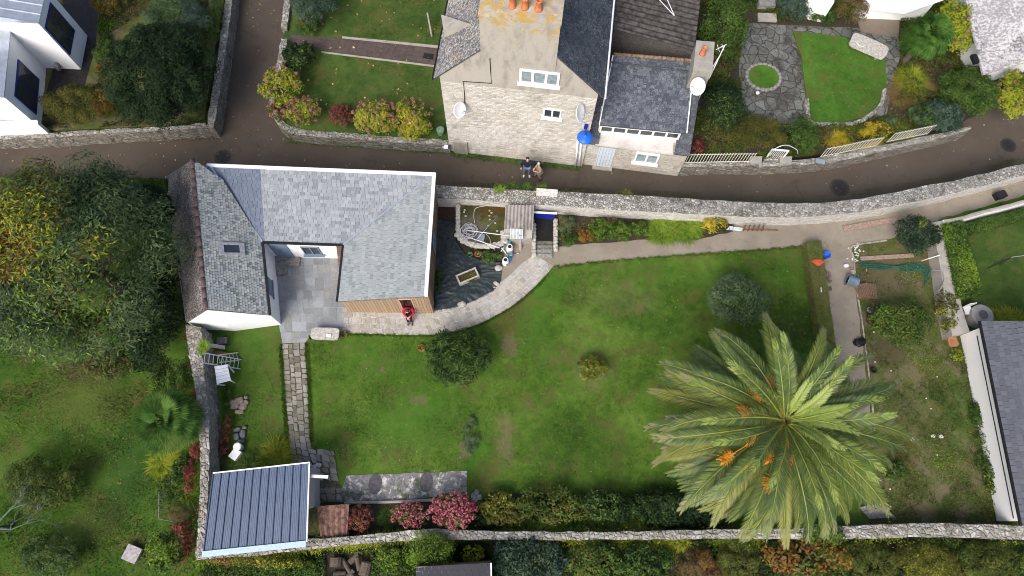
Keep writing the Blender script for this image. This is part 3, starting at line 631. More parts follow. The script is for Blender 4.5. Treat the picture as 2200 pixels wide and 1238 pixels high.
tiles('roof_slates', [s1, g_e, c_e, n1], SLATE_C, .21, .155, rf, .005)
tiles('roof_slates', [ew_s, g_e, c_e, e_s], SLATE_E, .21, .155, rf, .005)
# ridge, valleys, copings, gutters
mb = MB(); n = 15
for i in range(n):
    a = r_s.lerp(r_n, i/n); b = r_s.lerp(r_n, (i+1.04)/n); mb.tube([a+Vector((0, 0, .01)), b+Vector((0, 0, .0))], [.115, .108], 8)
mb.build('ridge_tiles', RIDGE, rf, True)
MB().bar(v_n+Vector((0, 0, .03)), g_n+Vector((0, 0, .03)), .09, .015).build('lead_valley', ZINC, rf); MB().bar(c_e+Vector((0, 0, .035)), g_e+Vector((0, 0, .035)), .07, .015).build('lead_valley', ZINC, rf)
dn = (c_e-v_n).normalized(); dn2 = Vector((-dn.y, dn.x, 0)); de = (e_s-c_e).normalized(); de2 = Vector((-de.y, de.x, 0))
MB().bar(v_n+dn2*.02-dn*.15, c_e+dn2*.02+dn*.1, .15, .12).bar(c_e+de2*.04-de*.08+Vector((0, 0, .004)), e_s+de2*.04, .15, .12).build('coping', COPING, rf)
MB().bar(g_s, g_n, .1, .09).bar(g_n+Vector((0, 0, .003)), g_e+Vector((0, 0, .003)), .1, .09).bar(g_e, ew_s, .09, .09).build('gutter', IRON, rf)
fe = (a_sw-a_nw).normalized()
MB().bar(a_sw, a_nw, .05, .05).build('eave_flashing', ZINC, rf)
# walls
b_se, b_ne = W(604, 698, 0), W(592, 553, 0); b_ce = W(742, 556, 0)
wz = -.1
def lift(p, z): return Vector((p.x, p.y, z))
mb = MB()
wn_ = lift(r_n, zRg)+D
mb.solid([a_sw+D, r_s+D*1.6, r_n+D*1.6, a_nw+D], -1.2)
inn = Vector((-.1, 0, 0))
gs2, gn2 = lift(b_se, zG+.02), lift(b_ne, zG+.02)
mb.solid([r_s+D*1.6+Vector((0, .004, 0)), gs2, gn2, v_n+D*1.6, r_n2+D*1.6, r_n+D*1.6], -1.2)
wl_ = mb.build('gable_wing_wall', WHITE, rt)
mb = MB(); mb.solid([gn2+Vector((-.3, 0, 0)), lift(b_ce, zG-.05)+Vector((.5, 0, 0)), c_e+D*1.7+Vector((-.3, -.06, 0)), v_n+D*1.7+Vector((.1, -.06, 0))], -1.2); mb.build('courtyard_wing_wall', WHITE, rt)
WOODC = woodmat('timber_cladding', math.atan2((e_s-ew_s).y, (e_s-ew_s).x), (.33, .22, .14), (.46, .33, .22)); WOODC2 = woodmat('brown_cladding', math.atan2((c_e-e_s).y, (c_e-e_s).x), (.17, .1, .065), (.25, .155, .1), .1)
fs = FR(lift(W(750, 671, 0), 0), lift(W(932, 674, 0), 0)); fE = FR(fs.p(fs.L, 0, 0), lift(c_e, 0)+Vector((.02, 0, 0)))
mb = MB(); NEp = Vector((c_e.x, c_e.y, zH-.12)); B_ = .5
swt = lift(fs.A, zG-.03)
# body behind the front skin
mb.hexa([fs.p(.02, -B_, -.1), fs.p(fs.L-.02, -B_, -.1), lift(c_e, -1.1), Vector((b_ce.x, b_ce.y, -.1))],
        [fs.p(.02, -B_, zG-.06), fs.p(fs.L-.02, -B_, zH-.14), NEp, lift(b_ce, zG-.06)]); mb.build('east_wing_wall', WOODC2, rt)
du0, dz1 = fs.uz(862, 646); du1, _ = fs.uz(887, 646); dz1 = min(dz1, 2.2)
du0, dz1 = 2.55, 2.05; du1 = 3.1; sill_z = .42
def topz(u): return (zG-.06)+(zH-zG-.08)*u/fs.L
mb = MB()
def fbox(u0, u1, z0, z1a, z1b, m=0): mb.hexa([fs.p(u0, 0, z0), fs.p(u1, 0, z0), fs.p(u1, -B_+.004, z0), fs.p(u0, -B_+.004, z0)], [fs.p(u0, 0, z1a), fs.p(u1, 0, z1b), fs.p(u1, -B_+.004, z1b), fs.p(u0, -B_+.004, z1a)], m)
fbox(0, du0, -.1, topz(0), topz(du0)); fbox(du1, fs.L, -.1, topz(du1), topz(fs.L)); fbox(du0, du1, -.1, sill_z, sill_z); fbox(du0, du1, dz1, topz(du0), topz(du1))
mb.build('front_cladding', WOODC, rt)
mb = MB(); fs.box(mb, du0-.03, du0+.02, -.3, .03, sill_z, dz1); fs.box(mb, du1-.02, du1+.03, -.3, .03, sill_z, dz1); fs.box(mb, du0-.03, du1+.03, -.3, .03, dz1-.001, dz1+.04); fs.box(mb, du0-.03, du1+.03, -.3, .035, sill_z-.04, sill_z+.01); fr_ = mb.build('door', plain('pink_wood_frame', (.5, .33, .26), .7, .2), rt)
mb = MB(); fs.box(mb, du0+.02, du1-.02, -.47, -.44, sill_z, dz1); mb.build('interior_shade_panel', BLACK, fr_)  # black panel stands in for the unlit room behind the doorway
# skylight, courtyard windows, side window
q0, q1 = W(470, 523, 2.9), W(524, 550, 2.6); ax = (g_s-r_s); ax.z = 0; ax.normalize()
nE = ((g_s-r_s).cross(r_n-r_s)).normalized(); nE = nE if nE.z > 0 else -nE
cS = WPl(497, 537, r_s, nE); Ue = (r_n-r_s).normalized(); Ve = nE.cross(Ue)
sk = MB()
def pb(mb, c, a, b, n_, sa, sb, h0, h1, m=0): mb.hexa([c+a*x*sa+b*y*sb+n_*h0 for x, y in ((-1, -1), (1, -1), (1, 1), (-1, 1))], [c+a*x*sa+b*y*sb+n_*h1 for x, y in ((-1, -1), (1, -1), (1, 1), (-1, 1))], m)
pb(sk, cS+Ue*.24, Ue, Ve, nE, .05, .52, 0, .14); pb(sk, cS-Ue*.24, Ue, Ve, nE, .05, .52, 0, .14); pb(sk, cS+Ve*.42, Ue, Ve, nE, .19, .1, 0, .13); pb(sk, cS-Ve*.42, Ue, Ve, nE, .19, .1, 0, .13)
skw = sk.build('skylight', plain('grey_window_metal', (.3, .31, .34), .4), rt); g = MB(); pb(g, cS, Ue, Ve, nE, .19, .32, .02, .09); g.build('pane', GLASS, skw)
fc = FR(gn2, lift(b_ce, 0)); u_, z_ = fc.uz(676, 526); u2, z2 = fc.uz(712, 543)
window(fc, 1.55, 2.35, .55, 1.45, rt, 2, SHUT, GLASS, True, 0, .05, .06)
mb = MB(); fc.box(mb, .15, .95, 0, .05, 0, 1.75); mb.build('door', SHUT, rt)
fw_ = FR(lift(b_se, 0), lift(b_ne, 0)); fw_.N = -fw_.N if fw_.N.x < 0 else fw_.N
mb = MB(); fw_.box(mb, .95, 1.85, 0, .05, .85, .95); fw_.box(mb, 1.0, 1.8, .0, .02, .96, 1.6, 0); mb.build('window', SHUT, rt)
mb = MB(); fw_.box(mb, 2.35, fw_.L, 0, .5, 0, .16); fc.box(mb, .1, 1.2, 0, .45, 0, .15); mb.build('door_step', STONEG, rt)
fE2 = FR(e_s, c_e); fE2.A = fs.p(fs.L, 0, 0)
mb = MB(); uu, zz = fE.uz(938, 480); 
if fE.N.x < 0: fE.N = -fE.N
fE.box(mb, 2.6, 3.3, 0.0, .04, .7, 1.9); f = mb.build('window', SHUT, rt); g = MB(); fE.box(g, 2.68, 3.22, .03, .05, .78, 1.82); g.build('pane', GLASSP, f)

# ------------------------------------------------------------------ tall grey stone house
Ah, Bh = W(967, 325, -1), W(1250, 358, -1); fh = FR(Ah, Bh); L = fh.L; DP = 12.
sh = empty('stone_house', lift(Ah.lerp(Bh, .5), -1), 'tall grey stone house with a broad rendered gable, big chimney and white dishes', 'house')
STN = coursed('coursed_pale_rubble', fh.ang, [(.3, .27, .23), (.55, .52, .47), (.72, .7, .66), (.42, .37, .3), (.64, .6, .53), (.5, .47, .43)], (.36, .33, .29))
zE, zA, uc = 5.3, 9.0, L/2
mb = MB(); lo = [fh.p(0, 0, -1.1), fh.p(L, 0, -1.1), fh.p(L, -DP, -1.1), fh.p(0, -DP, -1.1)]
mb.hexa(lo, [fh.p(0, 0, 4.95), fh.p(L, 0, 4.95), fh.p(L, -DP, 4.95), fh.p(0, -DP, 4.95)]); mb.build('stone_wall_face', STN, sh)
mb = MB(); f5 = [(-.0, 4.95), (L, 4.95), (L, zE), (uc, zA-.05), (0, zE)]
mb.hexa([fh.p(u, .012, z) for u, z in f5], [fh.p(u, -DP, z) for u, z in f5]); mb.build('rendered_gable', RENDER, sh)
k = (zA-zE)/(uc)
def hroof(side):
    s_ = 1 if side > 0 else -1; ue = L+.28 if s_ > 0 else -.28; ze = zE-.28*k+.08
    lowf = fh.p(ue, .04, ze); lowb = fh.p(ue, -DP, ze); rb = fh.p(uc, -DP, zA+.08); rf_ = fh.p(uc, .04, zA+.08); return lowf, lowb, rb, rf_
for s_, m_, tm in ((-1, SLATE_O, .14), (1, SLATE_K, .13)):
    P = hroof(s_); mb = MB(); deck(mb, P, .09); r1 = mb.build('roof', SLATE_K, sh); tiles('roof_slates', [P[0], P[1], P[2], P[3]] if s_ < 0 else [P[0], P[1], P[2], P[3]], m_, .19, tm, r1)
P = hroof(-1); MB().tube([P[0]+Vector((-.03, 0, -.02)), P[1]+Vector((-.03, 0, -.02))], .055, 6).build('gutter', IRON, sh)
P = hroof(1); MB().tube([P[0]+Vector((.04, 0, -.03)), P[1]+Vector((.04, 0, -.03))], .06, 6).build('gutter', COPING, sh)
mb = MB(); fh.box(mb, 1.83, 4.88, -1.15, .07, 6.9, 9.3); ch = mb.build('chimney', RENDER, sh)
mb = MB(); fh.box(mb, 1.8, 4.91, -1.18, .1, 9.3, 9.42); mb.build('chimney_cap', RENDER, ch)
for px, py in ((1101, 14), (1128, 17), (1157, 21), (1182, -6)):
    q = W(px, py, 9.42); MB().lathe(q, [(.15, 0), (.15, .04), (.13, .08), (.115, .42), (.13, .44), (.13, .5), (.09, .5), (.09, .3)], 12).build('chimney_pot', TERRA, ch, True)
# small stone dormer on the west slope
dm = MB(); qa = WPl(945, 42, fh.p(-.2, 0, 0), fh.U); 
P = hroof(-1); nW = (P[1]-P[0]).cross(P[3]-P[0]).normalized(); nW = nW if nW.z > 0 else -nW
d1 = WPl(950, 50, P[0], nW); d2 = WPl(955, 82, P[0], nW); d3 = WPl(1012, 55, P[0], nW)
dm.hexa([d1, d2, d3], [d1+Vector((0, 0, .55)), d2+Vector((0, 0, .45)), d3+Vector((0, 0, .08))]); dm.build('dormer', CONC, sh)
window(fh, 3.42, 5.1, 5.5, 6.4, sh, 3, WPL, GLASSP, True, .012, .1, .05)
window(fh, 4.56, 5.38, 3.1, 3.78, sh, 2, WPL, GLASS, True, 0, .07, .04)
mb = MB(); pth = [fh.uz(x, y) for x, y in ((1058, 100), (1052, 112), (1054, 150), (1056, 178), (995, 174), (998, 200), (999, 232))]
mb.tube([fh.p(u, .03, z) for u, z in pth], .018, 5); mb.build('cable', BLACK, sh)
mb = MB()
for px, a, b in ((1242, 298, 350), (1249, 300, 356)):
    u, z = fh.uz(px, a); u2, z2 = fh.uz(px-4, b); mb.tube([fh.p(u, .1, z), fh.p(u2-.0, .12, -.95)], .045, 8)
mb.build('drainpipe', COPING, sh, True)
mb = MB(); u, z = fh.uz(1258, 275); fh.box(mb, u-.08, u+.08, 0, .09, z, z+.35); mb.build('blue_bracket', BLUED, sh)
mb = MB(); fh.box(mb, .25, .95, 0, .09, -1, .1); mb.build('wall_buttress', CONC, sh)
def dish(px, py, z, r_, az, el, label, armdir, onwall=True):
    c = WPl(px, py, fh.p(0, .5, 0), fh.N) if onwall else W(px, py, z); n_ = Vector((math.sin(az)*math.cos(el), -math.cos(az)*math.cos(el), math.sin(el))); rt_ = empty('satellite_dish', c, label, 'satellite dish', 'satellite dishes')
    prof = [(0.001, -.1*r_*1.2)]+[(r_*t, -.12*r_*(1-t*t)) for t in (.3, .6, .85, 1)]+[(r_*1.0, .02)]+[(r_*t, .02-.12*r_*(1-t*t)) for t in (.85, .5, .01)]
    MB().lathe(c, prof, 22, 0, n_).build('reflector', WPL, rt_, True)
    f_ = c+n_*r_*.9+Vector(armdir)*.1; bt = c-Vector((0, 0, 1))*r_*.8
    MB().tube([bt, f_], .015, 5).lathe(f_, [(.03, -.04), (.035, .05)], 8, 0, n_).build('feed_arm', ZINC, rt_)
    MB().tube([c-n_*.05, c-n_*.25+Vector((0, .25, -.1))], .03, 6).build('mount', ZINC, rt_)
    return rt_
zz = fh.uz(988, 236)[1]; q = fh.p(fh.uz(988, 236)[0], .5, 0)
dish(988, 237, 2.75, .38, R(58), R(32), 'white satellite dish on the left of the stone gable', (-.3, 0, -.2))
dish(1247, 242, 3.6, .4, R(72), R(28), 'white satellite dish seen edge-on beside the blue lamp hood', (0, 0, 0))
# blue round hood lamp on the corner
lr = empty('wall_lamp', W(1257, 296, 1.6), 'round blue enamel wall lamp hood above the pale drainpipes', 'lamp')
c = WPl(1257, 296, fh.p(0, .46, 0), fh.N); MB().lathe(c, [(.37, 0), (.38, .02), (.34, .07), (.24, .13), (.12, .17), (.05, .19), (.03, .22), (.001, .23)], 20).build('lamp_shade', BLUEP, lr, True)
MB().tube([c+Vector((0, 0, .2)), c+Vector((0.0, .2, .34)), c+Vector((0, .44, .42))], .025, 6).build('bracket', BLUED, lr, True)

# ------------------------------------------------------------------ annex
an = empty('annex_house', W(1360, 362, -1), 'low stone annex with dark slate roof and a strip of small windows', 'house')
eL, eR = W(1262, 302, 1.3), W(1480, 329, 1.3); fa = FR(eL, eR); La = fa.L
AST = coursed('annex_stone', fa.ang, [(.3, .28, .24), (.42, .39, .34), (.26, .24, .21), (.38, .3, .2)], (.36, .34, .3), .5, .16)
dep = 4.6; zr = 3.25
mb = MB(); mb.hexa([fa.p(0, 0, -1.1), fa.p(La, 0, -1.1), fa.p(La, -dep, -1.1), fa.p(0, -dep, -1.1)], [fa.p(0, 0, 1.25), fa.p(La, 0, 1.25), fa.p(La, -dep, 1.25), fa.p(0, -dep, 1.25)])
mb.hexa([fa.p(La-.3, -.02, 1.25), fa.p(La-.3, -dep/1.0, 1.25), fa.p(La-.3, -3.1, zr-.1)], [fa.p(La-.02, -.02, 1.25), fa.p(La-.02, -dep, 1.25), fa.p(La-.02, -3.1, zr-.1)]); mb.build('wall', AST, an)
rl, rr = fa.p(.05, -3.15, zr), fa.p(La+.0, -3.15, zr); e0, e1 = fa.p(-.0, .12, 1.28), fa.p(La+.05, .12, 1.28)
xa, xb = .55/La, 1-.72/La; q1, q2, q3, q4 = e0.lerp(e1, xa), rl.lerp(rr, xa), e0.lerp(e1, xb), rl.lerp(rr, xb)
mb = MB(); deck(mb, [e0, q1, q2, rl]); deck(mb, [q3, e1, rr, q4]); bk0, bk1 = fa.p(.05, -dep-.1, 1.3), fa.p(La, -dep-.1, 1.3); deck(mb, [rl, rr, bk1, bk0]); ar = mb.build('roof', SLATE_K, an)
tiles('roof_slates', [e0, q1, q2, rl], SLATE_K, .2, .14, ar); tiles('roof_slates', [q3, e1, rr, q4], SLATE_K, .2, .14, ar); tiles('roof_slates', [bk1, bk0, rl, rr], SLATE_K, .2, .14, ar)
# shed dormer: its plane placed from the photo
s0, s1_, s2, s3 = W(1289, 268, 2.3), W(1474, 286, 2.3), W(1490, 134, 3.22), W(1318, 120, 3.22)
mb = MB(); deck(mb, [s0, s1_, s2, s3], .1); sd_ = mb.build('dormer_roof', SLATE_K, an); tiles('roof_slates', [s0, s1_, s2, s3], SLATE_K2, .2, .14, sd_)
MB().bar(s0+Vector((-.03, 0, .0)), s3+Vector((-.03, 0, .02)), .05, .07).bar(s1_+Vector((.03, 0, 0)), s2+Vector((.03, 0, .02)), .05, .07).build('roof_trim', COPING, sd_)
fd = FR(lift(s0, 0)+fa.N*-.1, lift(s1_, 0)+fa.N*-.1)
mb = MB(); fd.box(mb, .0, fd.L-.18, -1.2, 0, 1.1, 2.2); dw = mb.build('dormer_wall', WHITE2, an)
window(fd, .03, fd.L-.2, 1.6, 2.2, an, 6, WPL, GLASS, False, 0, .09, .08)
mb = MB(); fa.box(mb, .4, La-.74, .0, .13, 1.16, 1.27); fa.box(mb, .42, La-.76, -.9, -.003, 1.2, 1.3); mb.build('cornice', rendermat('dirty_white_cornice', (.6, .575, .54), (.4, .38, .35), 0, .8), an)
mb = MB(); n = 18
for i in range(n): mb.tube([s3.lerp(s2, i/n)+Vector((0, .06, .05)), s3.lerp(s2, (i+1.03)/n)+Vector((0, .06, .05))], [.09, .08], 8)
mb.build('ridge_tiles', plain('lichened_ridge', (.2, .13, .08), .9, .5, 5), ar, True)
mb = MB(); u0 = fa.uz(1288, 315)[0]; fa.box(mb, u0, u0+.8, 0, .04, -.95, .95); dd = mb.build('door', plain('pale_blue_door', (.55, .62, .68), .5, .1), an)
mb = MB()
for i in range(5): fa.box(mb, u0+.06+i*.15, u0+.075+i*.15, .04, .052, -.9, .9)
mb.build('door_boards', plain('door_groove', (.3, .35, .4), .6), dd)
mb = MB(); fa.box(mb, u0-.1, u0+.9, 0, .22, -1, -.9); mb.build('door_step', CONC, an)
mb = MB(); fa.box(mb, u0-.25, u0+1.05, .002, .06, .95, 1.12); mb.build('lintel', CONC, an)
uw = fa.uz(1368, 325)[0]; window(fa, uw, uw+1.15, -.05, .85, an, 2, WPL, GLASSP, True, 0, .08, .08)
# chimney of the annex
q = [W(1496, 92, 4.1), W(1533, 95, 4.1), W(1528, 158, 4.1), W(1489, 154, 4.1)]
mb = MB().solid(q, 1.3); c2 = mb.build('chimney', CONC, an)
cc = sum(q, Vector())/4; mb = MB().solid([cc+(p-cc)*1.06+Vector((0, 0, .1)) for p in q], 4.1); mb.build('chimney_cap', CONC, c2)
q = W(1509, 116, 4.2); MB().lathe(q, [(.15, 0), (.13, .05), (.11, .38), (.13, .42), (.09, .42), (.09, .3)], 12).build('chimney_pot', TERRA, c2, True)
dish(1499, 186, 3.7, .4, R(-58), R(34), 'white satellite dish on the annex roof below its stone chimney', (-.5, 0, 0), False)
aa = empty('antenna', W(1524, 168, 3.4), 'thin white aerial mast leaning out beside the annex chimney', 'antenna')
m0, m1 = W(1524, 168, 3.4), W(1556, 100, 5.6); MB().tube([m0, m1], .025, 5).tube([m0+Vector((-.1, .1, 0)), m0.lerp(m1, .8)], .015, 5).build('mast', COPING, aa)
MB().tube([m1+Vector((-.35, -.15, -.05)), m1+Vector((.1, .1, .02))], .015, 5).tube([m1+Vector((-.3, .08, 0)), m1+Vector((-.22, -.3, 0))], .01, 4).tube([m1+Vector((-.1, .12, 0)), m1+Vector((-.02, -.22, 0))], .01, 4).build('aerial', COPING, aa)

# ------------------------------------------------------------------ corrugated outbuilding behind
def corrugated(name, P, m, pitch, amp, parent, n=None, thick=.01, sub=4):
    a, b, c, d = [Vector(p) for p in P]       # a-b low edge, d-c high edge; ridges run a->d
    N_ = int((b-a).length/pitch)*sub; nr = (b-a).cross(d-a).normalized(); nr = nr if nr.z > 0 else -nr; vs = []
    for i in range(N_+1):
        t = i/N_; h = amp*math.sin(2*math.pi*i/sub)
        vs += [a.lerp(b, t)+nr*h, d.lerp(c, t)+nr*h]
    fs = [[2*i, 2*i+2, 2*i+3, 2*i+1] for i in range(N_)]
    mb = MB().add(vs, fs)
    o = mb.build(name, m, parent)
    md = o.modifiers.new('thick', 'SOLIDIFY'); md.thickness = thick
    return o
ob = empty('outbuilding', W(1400, 20, 0), 'dark outbuilding with a mossy corrugated roof behind the annex', 'shed')
o0, o1, o2_, o3 = W(1318, 66, 3.1), W(1492, 108, 3.1), W(1512, -60, 3.3), W(1322, -90, 3.3)
CORR = plain('mossy_fibre_cement', (.07, .062, .056), .9, .55, 4, 0, .5)
corrugated('corrugated_roof', [W(1492, 108, 2.9), W(1514, -80, 2.9), W(1330, -120, 3.9), W(1318, 62, 3.9)], CORR, .3, .035, ob)
mb = MB(); mb.hexa([lift(p, -.6) for p in (o0, o1, o2_, o3)], [lift(o0, 3.75), lift(o1, 2.8), lift(o2_, 2.8), lift(o3, 3.75)]); mb.build('wall', plain('dark_render', (.09, .085, .08), .9, .3), ob)
MB().tube([W(1448, 33, 3.6), W(1398, -20, 3.6)], .02, 5).tube([W(1449, 34, 3.6), W(1425, -20, 3.6)], .02, 5).build('roof_pole', COPING, ob)

# ------------------------------------------------------------------ white house top left
wh = empty('white_house', W(60, 200, -.15), 'white rendered house with zinc roofs and blue-framed windows at the top left corner', 'house')
zt = 2.6; A1, A2 = W(8, 208, zt), W(25, 34, zt)
fl = FR(A1, A2); fl.N = -fl.N if fl.N.x < 0 else fl.N
mb = MB(); mb.solid([A1, A2, A2+Vector((-3, 0, 0)), A1+Vector((-3, 0, 0))], -.6, 0); mb.build('wall', WHITE, wh)
mb = MB(); mb.solid([A1+Vector((.06, -.06, .06)), A2+Vector((.06, 0, .06)), A2+Vector((-3, 0, .5)), A1+Vector((-3, -.06, .5))], zt+.01); mb.build('roof', ZINC, wh)
mb = MB(); a = fl.A; fl.box(mb, .5, 2.6, .003, .05, .35, 1.95); bb = mb.build('window', BLUEF, wh); g = MB(); fl.box(g, .58, 1.5, .04, .06, .43, 1.87); fl.box(g, 1.58, 2.52, .04, .06, .43, 1.87); g.build('pane', GLASS, bb)
B1, B2 = W(80, 48, 3.4), W(97, -30, 3.4); fB = FR(B1, B2); fB.N = -fB.N if fB.N.x < 0 else fB.N
mb = MB(); mb.solid([B1, B2, B2+Vector((-6, 0, 0)), B1+Vector((-6, 0, 0))], -.6); mb.build('upper_wall', WHITE, wh)
zr_ = [B1+Vector((.1, -.08, .02)), B2+Vector((.1, 0, .02)), B2+Vector((-6, 0, 1.2)), B1+Vector((-6, -.08, 1.2))]
mb = MB(); mb.solid(zr_, 3.41)
for i in range(5):
    t = i/5; a = zr_[0].lerp(zr_[1], t*1.2); b = zr_[3].lerp(zr_[2], t*1.2); mb.bar(a+Vector((0, 0, .02)), b+Vector((0, 0, .02)), .03, .04)
mb.build('upper_roof', ZINC, wh)
mb = MB(); fB.box(mb, .1, 1.6, .003, .05, .9, 2.9); bb = mb.build('window', BLUEF, wh); g = MB(); fB.box(g, .18, 1.52, .04, .06, .98, 2.82); g.build('pane', GLASS, bb)
mb = MB()
for k in range(7): mb.rock(W(124+random.uniform(-6, 6), 108+k*6, .2), .16, .12, .22, random.random()*3)
mb.build('stone_pier', STONEG, wh)
gz = W(82, 266, .3); mb = MB(); mb.solid([W(-60, 262, .75), W(80, 258, .75), W(82, 268, .75), W(-60, 274, .75)], -.6); mb.build('parapet', WHITE2, wh)
mb = MB()
for k in range(5): mb.box(W(-20+k*20, 274, .45), (.28, .06, .3), 0)
mb.build('quoin_stones', STONEG, wh)
tag(MB().box(W(137, 115, -.1), (.3, .25, .06)).build('stepping_block', CONC), 'small pale square block on the dark boards beside the white house', 'block')

# ------------------------------------------------------------------ right edge barn, lichened roof house, white lean-tos
br = empty('white_barn', W(2150, 900, 0), 'long white-walled building with a dark slate roof at the right frame edge', 'building')
zb = 2.1; t0_, t1_ = W(2108, 690, zb), W(2197, 1130, zb); p0, p1 = W(2062, 722, 0), W(2140, 1120, 0)
far0, far1 = W(2330, 690, 4.2), W(2430, 1130, 4.2)
mb = MB(); mb.hexa([lift(p0, -.1), lift(p1, -.1), lift(p1, -.1)+Vector((8, 1, 0)), lift(p0, -.1)+Vector((8, 1, 0))], [lift(p0, zb-.15), lift(p1, zb-.15), lift(p1, zb-.1)+Vector((8, 1, 0)), lift(p0, zb-.1)+Vector((8, 1, 0))]); mb.build('wall', WHITE2, br)
mb = MB(); deck(mb, [t0_, t1_, far1, far0]); bf = mb.build('roof', SLATE_R, br); tiles('roof_slates', [t0_, t1_, far1, far0], SLATE_R, .24, .2, bf)
dgr = (t1_-t0_).normalized(); MB().bar(t0_+Vector((-.05, 0, -.03)), t1_+Vector((-.05, 0, -.03)), .09, .08).build('gutter', IRON, br)
fb = FR(p0, p1); fb.N = -fb.N if fb.N.x > 0 else fb.N; mb = MB(); mb.tube([fb.p(.3, .03, 1.15), fb.p(fb.L-.1, .03, 1.1)], .022, 5); mb.build('cable', BLACK, br)
lh = empty('lichened_house', W(2150, 60, -.3), 'house corner with a white-lichened slate roof at the top right', 'house')
zc = 1.5; P = [W(2112, 160, zc), W(2085, 60, zc), W(2060, -60, zc), W(2300, -120, zc+1.6), W(2330, 60, zc+1.5), W(2215, 130, zc+.25)]
mb = MB(); mb.solid([Vector((p.x, p.y, p.z-.12)) for p in [P[0]+Vector((.5, .4, 0)), P[1]+Vector((.5, 0, 0)), P[2]+Vector((.5, 0, 0)), P[3], P[4], P[5]+Vector((0, .45, 0))]], -.6); mb.build('wall', WHITE2, lh)
mb = MB(); pl = [P[0], P[2], P[3]]; deck(mb, [P[0], P[2], P[3], P[5]]); lf = mb.build('roof', SLATE_W, lh); tiles('roof_slates', [P[0], P[2], P[3], P[5]], SLATE_W, .2, .15, lf, lift=.02)
MB().box(P[0].lerp(P[1], .35)+Vector((-.12, 0, -.12)), (.25, .5, .18), R(10)).build('gutter_end', IRON, lh)
lt = empty('white_outbuilding', W(1900, -10, -.3), 'white outbuilding with pale slatted canopy at the top edge', 'building')
mb = MB(); mb.solid([W(1740, -5, 1.2), W(1792, 6, 1.2), W(1800, -60, 1.2), W(1740, -60, 1.2)], -.5); mb.solid([W(1862, -2, 1.2), W(2010, 4, 1.2), W(2030, -60, 1.2), W(1862, -60, 1.2)], -.5); mb.build('wall', WHITE2, lt)
mb = MB(); c0, c1, c2_, c3 = W(1866, 20, .7), W(1945, 30, .7), W(2045, -5, 1.7), W(1905, -40, 1.7)
for i in range(9):
    a = c0.lerp(c1, i/9); b = c0.lerp(c1, (i+.85)/9); d_ = c3.lerp(c2_, i/9); e_ = c3.lerp(c2_, (i+.85)/9); mb.hexa([p+Vector((0, 0, -.04)) for p in (a, b, e_, d_)], [a, b, e_, d_])
mb.build('slatted_canopy', WPL, lt)

# ------------------------------------------------------------------ blue metal shed
bs = empty('blue_shed', W(570, 1090, 0), 'garden shed with a standing-seam blue metal roof in the lower left corner of the garden', 'shed')
r0, r1, r2, r3 = W(458, 1019, 2.15), W(663, 996, 2.15), W(657, 1164, 1.75), W(437, 1187, 1.75)
mb = MB(); deck(mb, [r0, r1, r2, r3], .05)
n = 12; dn_ = 40; rr_ = mb.build('roof', BLUEM, bs); mb = MB()
for i in range(n+1):
    a = r0.lerp(r1, i/n)+Vector((0, 0, .02)); b = r3.lerp(r2, i/n)+Vector((0, 0, .02)); mb.bar(a, b, .035, .05)
mb.build('standing_seam', plain('dark_blue_seam', (.03, .055, .12), .45, .1, 3, .1), rr_)
mb = MB()
for i in range(n):
    for k in (.3, .5, .7):
        a = r0.lerp(r1, (i+k)/n); b = r3.lerp(r2, (i+k)/n); mb.bar(a, b, .02, .005)
mb.build('roof_ribs', BLUEM, rr_)
mb = MB(); mb.bar(r3+Vector((-.02, -.07, 0)), r2+Vector((.02, -.07, 0)), .22, .1); mb.build('gutter', plain('pale_blue_gutter', (.45, .58, .68), .4, .1), rr_)
MB().bar(r0+Vector((0, .04, .02)), r1+Vector((.05, .04, .02)), .05, .07).bar(r1+Vector((.04, 0, .02)), r2+Vector((.04, 0, .0)), .05, .08).build('roof_trim', COPING, rr_)
w0, w1 = W(688, 1008, 0), W(688, 1090, 0)
mb = MB(); mb.solid([W(478, 1035, 2.0), lift(w0, 2.02), lift(w1, 1.7), W(455, 1165, 1.65)], -.1); mb.build('wall', rendermat('pinkish_shed_render', (.42, .38, .38), (.3, .27, .26), 0, .5), bs)
mb = MB(); mb.box(w0+Vector((.06, -.02, 1.6)), (.35, .12, .05)); mb.build('lintel', WOODG, bs)
la = empty('outdoor_light', W(700, 1026, 1.3), 'white slim wall light sticking out from the blue shed', 'lamp')
a = W(667, 1023, 1.9); b = W(705, 1025, 1.9); MB().bar(a, b, .12, .05).build('lamp_head', WPL, la); MB().tube([a.lerp(b, .3)+Vector((0, 0, -.02)), a+Vector((-.0, 0, -.3))], .02, 5).build('bracket', WPL, la)
# low corrugated lean-to, dark roof at the bottom
lo_ = empty('lean_to', W(705, 1130, 0), 'rusty moss-grown corrugated lean-to roof against the blue shed', 'shed')
corrugated('corrugated_roof', [W(690, 1165, .8), W(745, 1158, .8), W(750, 1083, 1.1), W(680, 1088, 1.1)], plain('rusty_corrugated_sheet', (.16, .09, .07), .9, .6, 6, 0, .5), .19, .035, lo_)
mb = MB(); mb.solid([W(662, 1090, .9), W(683, 1090, .9), W(690, 1165, .7), W(662, 1170, .7)], 0); mb.build('mossy_ledge', plain('mossy_board', (.06, .065, .02), .95, .5, 8), lo_)
mb = MB(); mb.solid([W(686, 1100, .9), W(742, 1096, .9), W(742, 1155, .65), W(690, 1160, .65)], 0); mb.build('wall', GREYWALL, lo_)
bd = empty('black_roofed_shed', W(975, 1240, 0), 'shed with black shingle roof at the bottom edge of the photo', 'shed')
q = [W(895, 1300, 1.6), W(1055, 1300, 1.6), W(1054, 1209, 2), W(893, 1218, 2)]
